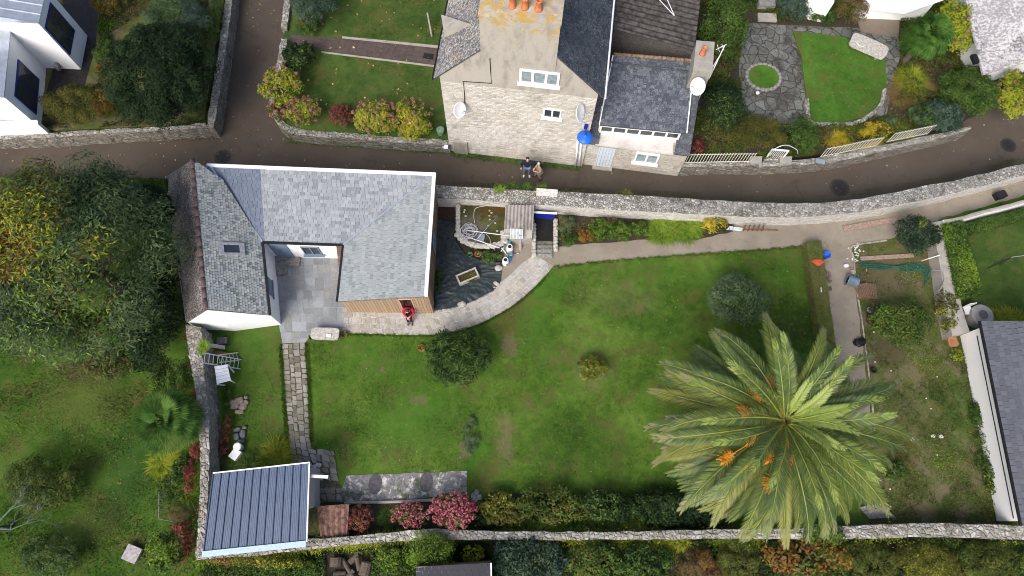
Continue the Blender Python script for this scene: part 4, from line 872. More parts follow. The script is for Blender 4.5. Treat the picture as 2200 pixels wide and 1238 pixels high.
mb = MB(); deck(mb, q); o = mb.build('roof', SLATE_R, bd); tiles('roof_slates', q, slatemat('black_shingle', [(.02, .02, .028), (.028, .028, .036)], .7), .25, .18, o)
mb = MB(); mb.solid([p+Vector((0, 0, -.15)) for p in q][::-1], 0); mb.build('wall', WOODB, bd)
MB().bar(q[1]+Vector((.02, 0, 0)), q[2]+Vector((.02, 0, .02)), .05, .06).build('roof_trim', ZINC, bd)

# ------------------------------------------------------------------ stair well, lean-to store, blue door
ss = empty('sunken_steps', W(1168, 520, 0), 'dark sunken stone stairwell leading up from a blue door in the wall', 'steps')
hw = [(1150, 462), (1192, 462), (1188, 560), (1150, 560)]
mb = MB(); P = [W(*p, .02) for p in [(1149, 462), (1190, 462), (1187, 547), (1151, 547)]]
mb.solid([Vector((p.x, p.y, .03)) for p in P], .014); mb.build('pit_shade', plain('pit_shade_black', (.012, .011, .01), .8, .5, 8), ss)  # flat near-black sheet paints the shade of the deep pit
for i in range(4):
    y0 = 518+i*9; mb = MB(); mb.solid([W(1152, y0, .05+.03*i), W(1187, y0, .05+.03*i), W(1187, y0+7.5, .05+.03*i), W(1151, y0+7.5, .05+.03*i)], .015); mb.build('step', plain('step_stone_shaded', (.13+.05*i, .125+.05*i, .1+.05*i), .9, .4, 9), ss)  # deeper steps darker: pit shade painted into the stone colour
for x0, x1, ya, yb in ((1143, 1151, 485, 548), (1189, 1199, 476, 536)):
    mb = MB()
    for k in range(9):
        t = k/8; mb.rock(W((x0+x1)/2, ya+(yb-ya)*t, .12), .12, .12, .16, 0)
    mb.build('side_wall', STONEP, ss)
dr = empty('blue_door', W(1168, 462, 0), 'royal blue gate under a pale lintel at the head of the stairwell', 'door')
a, b = W(1150, 468, .02), W(1190, 470, .02); fq = FR(a, b)
mb = MB(); fq.box(mb, .0, fq.L, -.02, .04, .02, .62); mb.build('panel', BLUED, dr); mb = MB(); fq.box(mb, -.1, fq.L+.1, -.03, .06, .63, .68); mb.build('lintel', COPING, dr)
st_ = empty('garden_store', W(1112, 490, 0), 'little stone store with a pale corrugated lean-to roof against the lane wall', 'shed')
corrugated('corrugated_roof', [W(1083, 492, .95), W(1145, 494, .95), W(1147, 441, 1.15), W(1086, 440, 1.15)], rendermat('lichened_fibre_cement', (.34, .31, .29), (.1, .09, .085), 0, 1), .165, .04, st_)
mb = MB(); mb.solid([W(1083, 492, .8), W(1144, 494, .8), W(1143, 512, .6), W(1120, 518, .6), W(1083, 506, .6)], 0); mb.solid([W(1086, 450, .9), W(1142, 452, .9), W(1142, 493, .85), W(1086, 491, .85)], 0.01); mb.build('wall', CONC, st_)
mb = MB(); corrugated('awning_sheet', [W(1096, 513, .9), W(1123, 514, .9), W(1124, 492, 1.), W(1096, 491, 1.)], plain('grey_white_sheet', (.5, .54, .55), .6, .15, 5), .13, .02, st_)
MB().tube([W(1118, 536, 0), W(1118, 505, .95)], [.07, .065], 10).build('post', CONC, st_)

# ------------------------------------------------------------------ railings and gate
CREAM = plain('cream_iron_paint', (.6, .58, .5), .6, .1, 8)
def railing(pts, z, n, label, h=.9):
    rl_ = empty('railing', pts and W(*pts[0], z), label, 'railing', 'white railings on the lane wall'); L_ = smoothline([tuple(W(*p, z)) for p in pts], n+1)
    m1, m2 = MB(), MB()
    for i, p in enumerate(L_): m1.tube([p, p+Vector((0, 0, h))], .017, 5)
    for hh in (.08, h-.08): m2.tube([p+Vector((0, 0, hh)) for p in L_], .018, 5)
    m1.build('bars', CREAM, rl_); m2.build('rail', CREAM, rl_)
railing([(1466, 351), (1520, 350), (1570, 349), (1612, 349)], -.12, 24, 'white iron railing between the annex and the garden gate')
railing([(1762, 338), (1800, 331), (1850, 320), (1880, 315)], -.12, 18, 'white iron railing just right of the garden gate')
railing([(1905, 306), (1950, 297), (1990, 289)], -.12, 13, 'white iron railing half buried in yellow grasses near the bend')
gt = empty('garden_gate', W(1655, 352, -1), 'white barred garden gate between pale stone piers on the lane', 'gate')
a, b = W(1634, 354, -.9), W(1670, 357, -.9); fg = FR(a, b); mb = MB(); fg.box(mb, 0, .07, -.03, .03, -.95, .65); fg.box(mb, fg.L-.07, fg.L, -.03, .03, -.95, .65); fg.box(mb, .07, fg.L-.07, -.03, .03, -.9, -.3); fg.box(mb, .07, fg.L-.07, -.03, .03, .58, .65)
mb.build('gate_frame', WPL, gt); mb = MB()
for i in range(7): fg.box(mb, .13+i*(fg.L-.26)/6.5, .155+i*(fg.L-.26)/6.5, -.015, .015, -.3, .6)
mb.build('bars', WPL, gt)
for px, lab in ((1626, 'left'), (1690, 'right')):
    q = [W(px-14, 336, .0), W(px+12, 336, .0), W(px+10, 351, .0), W(px-14, 351, .0)]; tag(MB().solid(q, -1).build('gate_pier', CONC), 'pale stone gate pier on the %s of the white lane gate' % lab, 'pier')
tag(MB().box(W(1762, 347, .1), (.45, .25, .06), R(-10), 0).tube([W(1762, 347, .1), W(1762, 347, -.4)], .03, 6).build('letter_box', ZINC), 'small grey-blue metal letter box on the wall left of the railings', 'letter box')
ar_ = MB().tube(smoothline([tuple(W(1652, 330, .2)), tuple(W(1668, 318, 1.2)), tuple(W(1690, 312, 1.3)), tuple(W(1712, 322, .6)), tuple(W(1714, 330, .1))], 16), .018, 5); tag(ar_.build('rose_arch', COPING), 'thin white metal arch above the lane gate', 'garden arch')

# ------------------------------------------------------------------ garden objects
def manhole(px, py, r_, label):
    c = W(px, py, -1); e = empty('manhole_cover', c, label, 'manhole cover', 'manhole covers in the lane')
    MB().lathe(c, [(r_*1.0, 0), (r_*1.0, .008), (r_*.82, .01)], 28).build('surround', plain('worn_tar_ring', (.045, .04, .036), .9, .3, 14), e)
    m = MB().lathe(c, [(r_*.76, .009), (r_*.76, .02), (r_*.7, .022)], 28)
    for k in range(8):
        a = k*math.pi/4; m.box(c+Vector((math.cos(a)*r_*.4, math.sin(a)*r_*.4, .026)), (r_*.5, .05, .012), a)
    m.lathe(c, [(r_*.2, .02), (r_*.2, .032), (.01, .034)], 12); m.build('cover', plain('cast_iron', (.04, .037, .036), .6, .4, 20, .4), e)
manhole(478, 338, .43, 'round manhole cover in the lane just above the slate roof'); manhole(1804, 403, .5, 'largest round dark manhole cover, beside the white-topped wall'); manhole(2166, 312, .42, 'round manhole cover at the bend near the right frame edge')

def sit(px, py, z=0.): return W(px, py, z)
# black tarpaulin with folds
def tarp():
    t = NT('black_sheeting'); m_ = t.out(t.mix(t.noise(3, 4), (.018, .026, .029), (.034, .048, .052)), .5, t.bump(t.noise(5, 4, .6, t.vmath('MULTIPLY', t.pos, (1, 1, 1))), .5, .05), 0, .4)
    P = [(936, 470), (980, 478), (982, 520), (1000, 545), (1040, 560), (1078, 565), (1078, 605), (1060, 628), (1020, 648), (985, 662), (934, 671), (930, 570)]
    o2 = [(W(*p).x, W(*p).y) for p in P]; cx, cy = W(1004, 597).x, W(1004, 597).y
    def inside(x, y):
        c = False; j = len(o2)-1
        for i in range(len(o2)):
            if (o2[i][1] > y) != (o2[j][1] > y) and x < (o2[j][0]-o2[i][0])*(y-o2[i][1])/(o2[j][1]-o2[i][1])+o2[i][0]: c = not c
            j = i
        return c
    g = .045; xs = np.arange(min(a for a, _ in o2), max(a for a, _ in o2), g); ys = np.arange(min(b for _, b in o2), max(b for _, b in o2), g)
    idx = {}; vs = []; fs = []
    def hz(x, y):
        a = math.atan2(y-cy, x-cx); r_ = math.hypot(x-cx, y-cy)
        from mathutils import noise as mn; n1 = mn.noise(Vector((a*2.2, r_*.8, 1))); n2 = mn.noise(Vector((x*1.6, y*1.6, 5))); n3 = 1-abs(mn.noise(Vector((x*2.3+n2, y*4.5, 2)))); n4 = 1-abs(mn.noise(Vector((a*6+n1*2, r_*1.1, 7))))
        return .04+.065*n4**4*min(1, r_)+.03*n3**6+.03*n2
    for i, x in enumerate(xs):
        for j, y in enumerate(ys):
            if inside(x, y): idx[i, j] = len(vs); vs.append((x, y, hz(x, y)))
    for (i, j), a in idx.items():
        if (i+1, j) in idx and (i, j+1) in idx and (i+1, j+1) in idx: fs.append((a, idx[i+1, j], idx[i+1, j+1], idx[i, j+1]))
    me = bpy.data.meshes.new('tarpaulin'); me.from_pydata(vs, [], fs); o = linkmesh('tarpaulin', me, m_, None, True); o.modifiers.new('t', 'SOLIDIFY').thickness = .006
    tag(o, 'creased black plastic sheet spread on the ground beside the timber wall', 'tarpaulin')
tarp()
# stone trough planter on the tarp
def trough(px, py, ln, wd, h, rz, z, label, mt=STONEP, name='planter'):
    c = W(px, py, z); e = empty(name, c, label, 'planter'); q = Matrix.Rotation(rz, 3, 'Z'); m = MB()
    def P(x, y, zz): return c+q @ Vector((x, y, zz))
    o = [(-ln/2, -wd/2), (ln/2, -wd/2), (ln/2, wd/2), (-ln/2, wd/2)]; t = .07
    for i in range(4):
        a, b = o[i], o[(i+1) % 4]; ai = (a[0]*(1-2*t/ln), a[1]*(1-2*t/wd)); bi = (b[0]*(1-2*t/ln), b[1]*(1-2*t/wd))
        m.hexa([P(*a, 0), P(*b, 0), P(*bi, 0), P(*ai, 0)], [P(*a, h), P(*b, h), P(*bi, h), P(*ai, h)])
    m.build('trough', mt, e); m = MB(); m.box(c+Vector((0, 0, h*.7)), (ln-2*t, wd-2*t, .05), rz); m.build('soil', SOIL, e); return e, c
pe, pc = trough(1005, 597, 1.0, .48, .3, R(27), .1, 'rectangular stone trough planted with small leaves, standing on the black sheeting')
# raised round bed with hose and poles
rb = empty('raised_bed', W(1032, 500, 0), 'rough stone-edged raised bed littered with poles beside the little stone store', 'raised bed')
MOSSB = lawnmat('mossy_bed', [(1060, 455, 40, 18, 0, (.09, .045, .015), .8), (1010, 505, 45, 40, 0, (.13, .12, .105), .8)], (.03, .035, .012), (.055, .055, .02), (.08, .075, .03), seed=210)
q = [(984, 443), (1085, 441), (1083, 500), (1080, 525), (1040, 528), (1005, 524), (984, 505)]
MB().solid(pxs(q, .42), 0).build('bed_soil', MOSSB, rb)
m = MB(); ed = smoothline([tuple(W(x, y, .38)) for x, y in [(984, 505), (1000, 520), (1030, 529), (1060, 528), (1082, 520), (1083, 500)]], 14)
for p in ed: MB().rock(p, .2, .13, .1, random.uniform(-.4, .4)).build('edge_stone', STONEP, rb)
for k in range(8): MB().rock(W(984, 445+k*8, .38), .12, .16, .1, 0).build('edge_stone', STONEP, rb)
for k in range(16): m.rock(W(random.uniform(992, 1075), random.uniform(450, 520), .45), .05, .04, .03, 0)
tag(m.build('loose_stones', STONEP, rb), kind='stuff')
def pole(pts, r_, m_, label, name='pole', cat='pole', parent=None, group=None):
    return tag(MB().tube([W(*p) for p in pts], r_, 6).build(name, m_, parent, True), label, cat, group)
pole([(1070, 464, .75), (1018, 521, .5)], .022, GALV, 'grey metal pole lying slanting up to the right across the raised bed')
pole([(1002, 495, .5), (1095, 507, .85)], .022, COPING, 'white pole running level from the hose coil to the store')
pole([(992, 505, .5), (1074, 533, .52)], .02, COPING, 'white pole sloping down to the right over the lower bed edge')
hc = MB(); pts = []
for k in range(150):
    a = k*.36; r_ = .3+.12*math.sin(k*.21)+.05*math.sin(k*.9); pts.append(W(1009, 497, .5+.06*math.sin(k*.13))+Vector((math.cos(a)*r_+.05*math.sin(k*.05), math.sin(a)*r_*.9, .04*math.sin(k*.31))))
hc.tube(pts, .014, 5); tag(hc.build('hose', plain('pale_grey_hose', (.45, .47, .5), .5, .1), None, True), 'coil of pale grey garden hose dropped on the raised bed', 'hose')
tag(MB().tube(smoothline([tuple(W(*p)) for p in [(1020, 480, .5), (1018, 462, .5), (1022, 448, .6), (1040, 443, .7), (1082, 437, .95)]], 22), .016, 5).build('hose', plain('beige_pipe', (.5, .47, .42), .5, .1), None, True), 'pale pipe curving up along the foot of the lane wall', 'pipe')
tag(MB().tube(smoothline([tuple(W(*p)) for p in [(1044, 503, .5), (1052, 512, .48), (1056, 528, .42), (1064, 539, .1)]], 16), .014, 5).build('hose', plain('grey_tube', (.4, .38, .35), .5, .1), None, True), 'short grey tube hanging over the raised bed edge', 'hose')
tag(MB().box(W(1034, 511, .5), (.3, .36, .05), R(-8)).build('slab', plain('blue_grey_slab', (.2, .22, .28), .7, .2)), 'square blue-grey slab lying on the raised bed', 'slab')
for px, py, rz, s_, lab in ((1071, 577, .1, (.3, .24, .1), 'grey concrete block holding the right edge of the sheeting'), (992, 655, .3, (.34, .26, .1), 'flat stone weighing down the lower corner of the black sheeting'), (1067, 610, -.5, (.28, .14, .06), 'pale triangular stone on the curved edge of the sheeting')):
    tag(MB().rock(W(px, py, .08), s_[0]*.6, s_[1]*.6, s_[2], rz).build('stone', STONEP), lab, 'stone')
def pot(px, py, r_, h, m_, label, z=0., plant=None):
    c = W(px, py, z); e = empty('flower_pot', c, label, 'flower pot')
    MB().lathe(c, [(r_*.7, 0), (r_, h*.85), (r_*1.1, h*.86), (r_*1.1, h), (r_*.9, h), (r_*.85, h*.75), (.001, h*.74)], 16).build('pot', m_, e, True)
    m = MB()
    for k in range(14):
        a = random.uniform(0, 6.3); d = random.uniform(0, r_*.7); p = c+Vector((math.cos(a)*d, math.sin(a)*d, h*.75)); m.poly([p, p+Vector((.05*math.cos(a+1), .05*math.sin(a+1), .07)), p+Vector((.09*math.cos(a), .09*math.sin(a), .12)), p+Vector((.05*math.cos(a-1), .05*math.sin(a-1), .07))])
    m.build('seedling', plant or G['mid'], e)
pot(1010, 549, .12, .18, plain('green_glazed_pot', (.12, .2, .1), .5), 'green-rimmed pot on the upper edge of the black sheeting'); pot(1027, 549, .14, .2, TERRA, 'terracotta pot beside the white-flowered ground cover')
pot(672, 727, .1, .18, plain('grey_pot', (.2, .2, .18), .6), 'small grey pot left of the stone bench'); pot(741, 720, .15, .2, plain('dark_clay_pot', (.12, .09, .06), .8), 'dark round pot at the right end of the stone bench', plant=G['olive'])
pot(1868, 690, .2, .25, plain('brown_pot', (.13, .09, .06), .8), 'brown plant pot beside the vegetable plot edging'); pot(1866, 668, .13, .15, STONEP, 'small pale pot just above the brown plant pot', plant=G['brown']); pot(1874, 797, .13, .15, plain('black_pot', (.03, .03, .03), .6), 'black plant pot near the tip of the palm fronds')
pot(906, 749, .15, .14, TERRA, 'orange terracotta saucer pot beside the oleander', plant=G['olive'])
pot(1058+24, 990-900+0, .1, .1, TERRA, 'x') if False else None
# milk churns and watering cans
def churn(px, py, label):
    c = W(px, py, 0); e = empty('milk_churn', c, label, 'milk churn', 'white churns by the gravel')
    MB().lathe(c, [(.15, 0), (.16, .04), (.16, .34), (.1, .42), (.1, .47), (.12, .5), (.1, .5), (.09, .46)], 18).build('body', WPL, e, True)
    MB().lathe(c, [(.09, .47), (.05, .472), (.001, .473)], 16).build('opening_shade', BLACK, e)  # black disc paints the shade inside the churn neck
churn(1095, 538, 'upper white churn with a dark open mouth beside the watering cans'); churn(1086, 566, 'lower white churn with a dark open mouth beside the tarpaulin')
def wcan(px, py, rz, m_, label):
    c = W(px, py, 0); q = Matrix.Rotation(rz, 3, 'Z'); e = empty('watering_can', c, label, 'watering can')
    MB().lathe(c, [(.12, 0), (.125, .02), (.115, .24), (.08, .26), (.07, .25)], 16).build('body', m_, e, True)
    P = lambda x, y, z: c+q @ Vector((x, y, z))
    MB().tube([P(.1, 0, .06), P(.25, 0, .2), P(.36, 0, .32)], [.03, .018, .015], 8).lathe(P(.36, 0, .32), [(.015, 0), (.045, .04), (.001, .045)], 10, 0, q @ Vector((.7, 0, .7))).build('spout', m_, e, True)
    MB().tube([P(-.1, 0, .08), P(-.22, 0, .18), P(-.16, 0, .34), P(0, 0, .36), P(.08, 0, .26)], .014, 6).build('handle', m_, e, True)
wcan(1092, 524, R(60), TEALP, 'teal watering can nearest the store post'); wcan(1097, 549, R(0), GALV, 'pale grey watering can between the two white churns'); wcan(1093, 559, R(-100), plain('sea_blue_plastic', (.05, .22, .35), .5, .1), 'sea-blue watering can leaning by the lower churn')
tag(MB().tube([W(1078, 533, .05), W(1088, 546, .03)], .03, 8).tube([W(1076, 541, .05), W(1082, 532, .05)], .02, 8).tube([W(1088, 546, .03), W(1093, 549, .05)], .025, 8).build('hose_connector', COPING), 'white pipe offcuts lying between bed and churns', 'pipe')
# stone bench
def slabbench(px, py, ln, wd, h, rz, z, label, legs=True):
    c = W(px, py, z); e = empty('stone_bench', c, label, 'bench'); q = Matrix.Rotation(rz, 3, 'Z'); m = MB()
    o = []; N_ = 24
    for i in range(N_):
        a = 2*math.pi*i/N_; x, y = math.cos(a), math.sin(a); s_ = 1/max(abs(x), abs(y)); s_ = min(s_, 1.3); o.append(c+q @ Vector((x*s_*ln/2*random.uniform(.97, 1.01), y*s_*wd/2*random.uniform(.96, 1.01), h)))
    m.solid(o, z+h-.13); m.build('seat', STONEP, e, False)
    for s_ in (-1, 1): MB().rock(c+q @ Vector((s_*ln*.33, 0, (h-.13)/2)), .13, wd*.4, (h-.13)/2, rz).build('leg', STONEG, e)
slabbench(703, 722, 1.25, .55, .42, R(1), 0, 'pale granite slab bench at the edge of the patio and the lawn'); slabbench(1859, 109, 2.0, .95, .42, R(-27), -.2, 'big mossy granite slab table at the corner of the bright lawn')
tag(MB().box(W(706, 721, .45), (.2, .14, .03), 0).build('letter', WPL), 'small white folded sheet lying on the patio bench', 'paper')
tag(MB().tube([W(1838, 88, .26), W(1845, 98, .26)], .012, 5).tube([W(1845, 98, .26), W(1843, 92, .3)], .01, 5).tube([W(1845, 98, .26), W(1856, 100, .26)], .01, 5).build('twig', WPL), 'white forked twig lying on the mossy granite slab', 'twig')
# ladder, table, boards
def ladder(a, b, wd, n, m_, label):
    a, b = Vector(a), Vector(b); d = (b-a).normalized(); s_ = d.cross(Vector((0, 0, 1))).normalized()*wd/2; e = empty('ladder', a, label, 'ladder', 'aluminium ladders on the west wall')
    MB().bar(a+s_, b+s_, .035, .07).build('stile', m_, e); MB().bar(a-s_, b-s_, .035, .07).build('stile', m_, e)
    for i in range(n): t = (i+.6)/n; p = a.lerp(b, t); MB().tube([p-s_, p+s_], .016, 6).build('rung', m_, e)
ALU = plain('aluminium', (.55, .57, .6), .35, .1, 8, .6)
ladder(W(517, 783, .05), W(436, 769, 1.38), .42, 9, ALU, 'longer aluminium ladder leaning on the west wall, on top of the other')
ladder(W(514, 766, .03), W(468, 772, .75), .36, 6, plain('dull_aluminium', (.42, .44, .46), .45, .1, 8, .5), 'shorter dull ladder half hidden under the longer one')
tb = empty('garden_table', W(481, 805, 0), 'folded white slatted garden table leaning beside the ladders', 'table')
m = MB(); A_, B_2, C_, D_2 = W(461, 788, .95), W(488, 783, .75), W(496, 818, .7), W(466, 826, .9)
for i in range(5): a = A_.lerp(D_2, i/5); b = B_2.lerp(C_, i/5); c = B_2.lerp(C_, (i+.92)/5); d = A_.lerp(D_2, (i+.92)/5); m.hexa([p-Vector((0, 0, .03)) for p in (a, b, c, d)], [a, b, c, d])
m.build('tabletop', COPING, tb)
for p, q_ in ((A_, W(470, 800, 0)), (B_2, W(503, 800, 0)), (C_, W(505, 823, 0)), (D_2, W(484, 828, 0))): MB().bar(p-Vector((0, 0, .04)), q_, .05, .05).build('leg', COPING, tb)
def plank(a, b, wd, th, m_, label, name='plank'): return tag(MB().bar(W(*a), W(*b), wd, th).build(name, m_), label, 'plank')
plank((444, 741, .9), (483, 747, .25), .17, .05, WOODG, 'pale grey plank leaning on the wall above the ladders'); plank((460, 757, .3), (486, 760, .2), .12, .04, WOODB, 'short brown board between the plank and the ladders')
tag(MB().box(W(478, 733, .12), (.45, .3, .2), .1).build('crate', plain('dark_plastic', (.08, .08, .1), .6)), 'small dark crate at the foot of the white gable', 'crate')
plank((1812, 492, .06), (1936, 470, .06), .28, .06, WOODP, 'long pinkish timber beam lying along the foot of the curved wall'); plank((1848, 556, .08), (1962, 549, .08), .2, .04, WOODP, 'long pinkish board lying across the vegetable plot')
plank((1590, 493, .05), (1672, 494, .05), .06, .04, WOODB, 'thin dark batten under the leaning timber rungs')
for i in range(5): tag(MB().bar(W(1597+i*10, 496, .04), W(1601+i*10, 484, .5), .09, .04).build('stake', WOODB), ('leftmost', 'second from left', 'middle', 'second from right', 'rightmost')[i]+' of five short brown stakes propped against the white wall', 'stake', 'brown stakes propped by the white wall')
m = MB(); m.hexa([W(1560, 494, .05), W(1594, 497, .05), W(1598, 491, .06), W(1566, 488, .1)], [W(1562, 492, .14), W(1592, 495, .1), W(1596, 490, .12), W(1568, 486, .2)]); tag(m.build('plastic_sheet', plain('crumpled_pale_sheet', (.5, .58, .62), .4, .3, 6, 0, 1)), 'crumpled pale plastic sheet under the yellow shrub', 'sheet')
def rockpile(cl, m_, grp):
    for (px, py, sx, sy, rz, lb) in cl: tag(MB().rock(W(px, py, .06), sx, sy, .1, rz).build('rock', m_), lb, 'rock', grp)
BF = plain('brown_fieldstone', (.24, .2, .17), .9, .3, 8, 0, .5); GF = plain('slate_grey_fieldstone', (.12, .125, .14), .8, .3, 8, 0, .5)
rockpile([(512, 862, .26, .17, .5, 'broadest brown stone at the heart of the upper rock cluster'), (505, 872, .2, .15, .2, 'rounded brown stone at the left front of the upper rock cluster'), (522, 873, .17, .2, -.5, 'upright brown slab at the right front of the upper rock cluster'), (515, 885, .2, .1, 0, 'flat pale brown stone lowest in the upper rock cluster'), (529, 864, .1, .12, .7, 'small stone at the right edge of the upper rock cluster'), (529, 854, .09, .07, 0, 'little stone topmost in the upper rock cluster'), (497, 864, .12, .09, 1, 'small stone leftmost in the upper rock cluster')], BF, 'upper rock cluster on the strip of lawn')
rockpile([(510, 923, .17, .1, .4, 'long dark stone topmost in the lower rock cluster'), (522, 933, .14, .18, .1, 'largest dark grey stone in the lower rock cluster'), (508, 938, .12, .16, .4, 'dark stone on the left of the lower rock cluster'), (518, 949, .16, .09, .3, 'dark stone nearest the round bin in the lower rock cluster'), (526, 919, .11, .07, 0, 'small dark stone at the upper right of the lower rock cluster')], GF, 'lower rock cluster on the strip of lawn')
sd1 = MB().lathe(W(517, 962, 0), [(.14, 0), (.17, .3), (.17, .42), (.14, .44), (.001, .44)], 20); tag(sd1.build('stool', WPL, None, False), 'round white lidded bin beside the rush clump', 'bin')
tag(MB().box(W(508, 977, .2), (.36, .42, .4), R(-30)).build('white_box', WPL), 'white rectangular polystyrene box tilted in the long grass', 'box')
# things by the vegetable plot
bk = empty('bucket', W(1771, 552, 0), 'bright blue bucket at the end of the clipped low hedge', 'bucket'); c = W(1771, 552, .02); MB().lathe(c, [(.13, 0), (.17, .28), (.19, .29), (.18, .3), (.155, .28), (.12, .05), (.001, .05)], 18).build('pail', BLUEP, bk, True)
pts = [c+Vector((.18*math.cos(a), .05, .28+.0*a))+Vector((0, -.1*math.sin(a), .05*math.sin(a))) for a in np.linspace(0, math.pi, 9)]; MB().tube(pts, .008, 4).build('handle', BLUED, bk)
rk = empty('rake', W(1760, 590, .5), 'red fan rake with a dark handle lying along the clipped hedge top', 'rake'); hz_ = .6
m = MB(); c0 = W(1758, 572, hz_); 
for k in range(11):
    a = R(90+(k-5)*9); q = c0+Vector((math.cos(a)*.42, math.sin(a)*.34, .02)); m.bar(c0, q, .035, .008)
m.bar(W(1750, 560, hz_+.01), W(1765, 559, hz_+.01), .03, .02); m.build('rake_head', plain('orange_red_plastic', (.6, .1, .04), .5, .1), rk); MB().tube([c0, W(1766, 640, hz_+.03)], .018, 6).build('handle', WOODB, rk, True); MB().tube([W(1764, 618, hz_+.04), W(1764.5, 628, hz_+.04)], .022, 6).build('label_band', WPL, rk)
tu = empty('dustbin', W(1829, 606, .15), 'galvanised bin lying on its side at the corner of the vegetable plot', 'dustbin'); ax_ = (W(1820, 601, .25)-W(1845, 609, .25)).normalized()
cb = W(1843, 608, .28); MB().lathe(cb, [(.001, 0), (.22, .0), (.23, .02), (.26, .5), (.28, .52), (.25, .52), (.22, .05)], 22, 0, ax_).build('body', GALV, tu, True); MB().lathe(cb+ax_*.44, [(.245, 0), (.1, .001), (.001, .001)], 20, 0, ax_).build('mouth_shade', BLACK, tu)  # black disc paints the shade inside the bin
MB().tube([cb+Vector((0, .2, .1)), cb+Vector((-.05, .32, .2)), cb+ax_*.2+Vector((0, .28, .1))], .012, 5).build('handle', GALV, tu)
def pallet(px, py, rz, tilt_, label, ln=.8, wd=.55, z=.06):
    c = W(px, py, z); e = empty('pallet', c, label, 'pallet', 'small wooden pallets by the bin'); q = Matrix.Rotation(rz, 3, 'Z') @ Matrix.Rotation(tilt_, 3, 'Y'); m = MB(); P = lambda x, y, zz: c+q @ Vector((x, y, zz))
    for i in range(8): x = -ln/2+.04+i*(ln-.08)/7; m.hexa([P(x-.03, -wd/2, .08), P(x+.03, -wd/2, .08), P(x+.03, wd/2, .08), P(x-.03, wd/2, .08)], [P(x-.03, -wd/2, .1), P(x+.03, -wd/2, .1), P(x+.03, wd/2, .1), P(x-.03, wd/2, .1)])
    m.build('slats', WOODB, e)
    for y in (-wd/2+.03, wd/2-.03): m = MB(); m.hexa([P(-ln/2, y-.03, 0), P(ln/2, y-.03, 0), P(ln/2, y+.03, 0), P(-ln/2, y+.03, 0)], [P(-ln/2, y-.03, .078), P(ln/2, y-.03, .078), P(ln/2, y+.03, .078), P(-ln/2, y+.03, .078)]); m.build('bearer', WOODB, e)
pallet(1868, 627, 0, 0, 'brown wooden pallet lying flat beside the galvanised bin', .6, .75); pallet(1853, 626, R(12), R(-8), 'tilted wooden pallet leaning on the flat one next to the bin', .6, .7, .14)
for px, py, sx, sy, mt, lab in ((1818, 571, .2, .16, WPL, 'squared white block on the gravel above the galvanised bin'), (1832, 585, .12, .2, STONEP, 'long pale stone between the white block and the bin'), (1828, 577, .08, .06, TERRA, 'broken red brick beside the pale stone')):
    tag(MB().rock(W(px, py, .06), sx*.6, sy*.6, .08, .2, jit=.05).build('stone', mt), lab, 'stone')
tag(MB().rock(W(1847, 735, .1), .26, .2, .13, .3, jit=.3).build('bin_bag', plain('black_bin_bag', (.012, .012, .016), .35, .3, 12, 0, 1)), 'crumpled black bin bag on the gravel path by the edging', 'bag')
m = MB()
for k in range(26): m.rock(W(1778+random.uniform(-6, 8), 600+random.uniform(-22, 26), .05), .06, .05, .045, random.random()*3)
tag(m.build('brick_rubble', plain('brick_rubble', (.17, .12, .1), .9, .5, 7)), 'scatter of broken brick rubble beside the clipped low hedge', 'rubble', None, 'stuff')
# green net, pole, hoop
m = MB(); L1 = smoothline([tuple(W(*p, .12)) for p in [(1848, 562), (1880, 565), (1915, 574), (1950, 585), (1975, 580), (1995, 598)]], 60); L2 = smoothline([tuple(W(*p, .12)) for p in [(1852, 572), (1890, 580), (1920, 576), (1960, 566), (2000, 575), (1985, 612)]], 60)
for k in range(22):
    t = k/21; m.tube([a.lerp(b, t)+Vector((0, 0, .05*math.sin(i*.8+k)+random.uniform(-.02, .02))) for i, (a, b) in enumerate(zip(L1, L2))], .006, 3)
for i in range(0, 60, 1): m.tube([L1[i], L1[i].lerp(L2[i], .5)+Vector((.08*math.sin(i), 0, .06)), L2[i]], .006, 3)
tag(m.build('garden_net', plain('green_netting', (.015, .11, .075), .6, .3, 6)), 'tangled green garden netting trailing across the vegetable plot', 'net')
pole([(1979, 561, .3), (2020, 548, .95)], .022, WPL, 'white cane resting from the plot onto the concrete wall'); pole([(1860, 570, .1), (1862, 583, .5)], .02, WOODG, 'short wooden peg standing in the green netting', 'peg', 'peg')
tag(MB().tube(smoothline([tuple(W(*p)) for p in [(2005, 580, .85), (2022, 583, .85), (2028, 598, .85), (2024, 615, .85), (2014, 628, .5)]], 20), .018, 5).build('hose', plain('grey_hose', (.25, .25, .25), .5), None, True), 'grey hose loop hanging over the concrete wall top', 'hose')
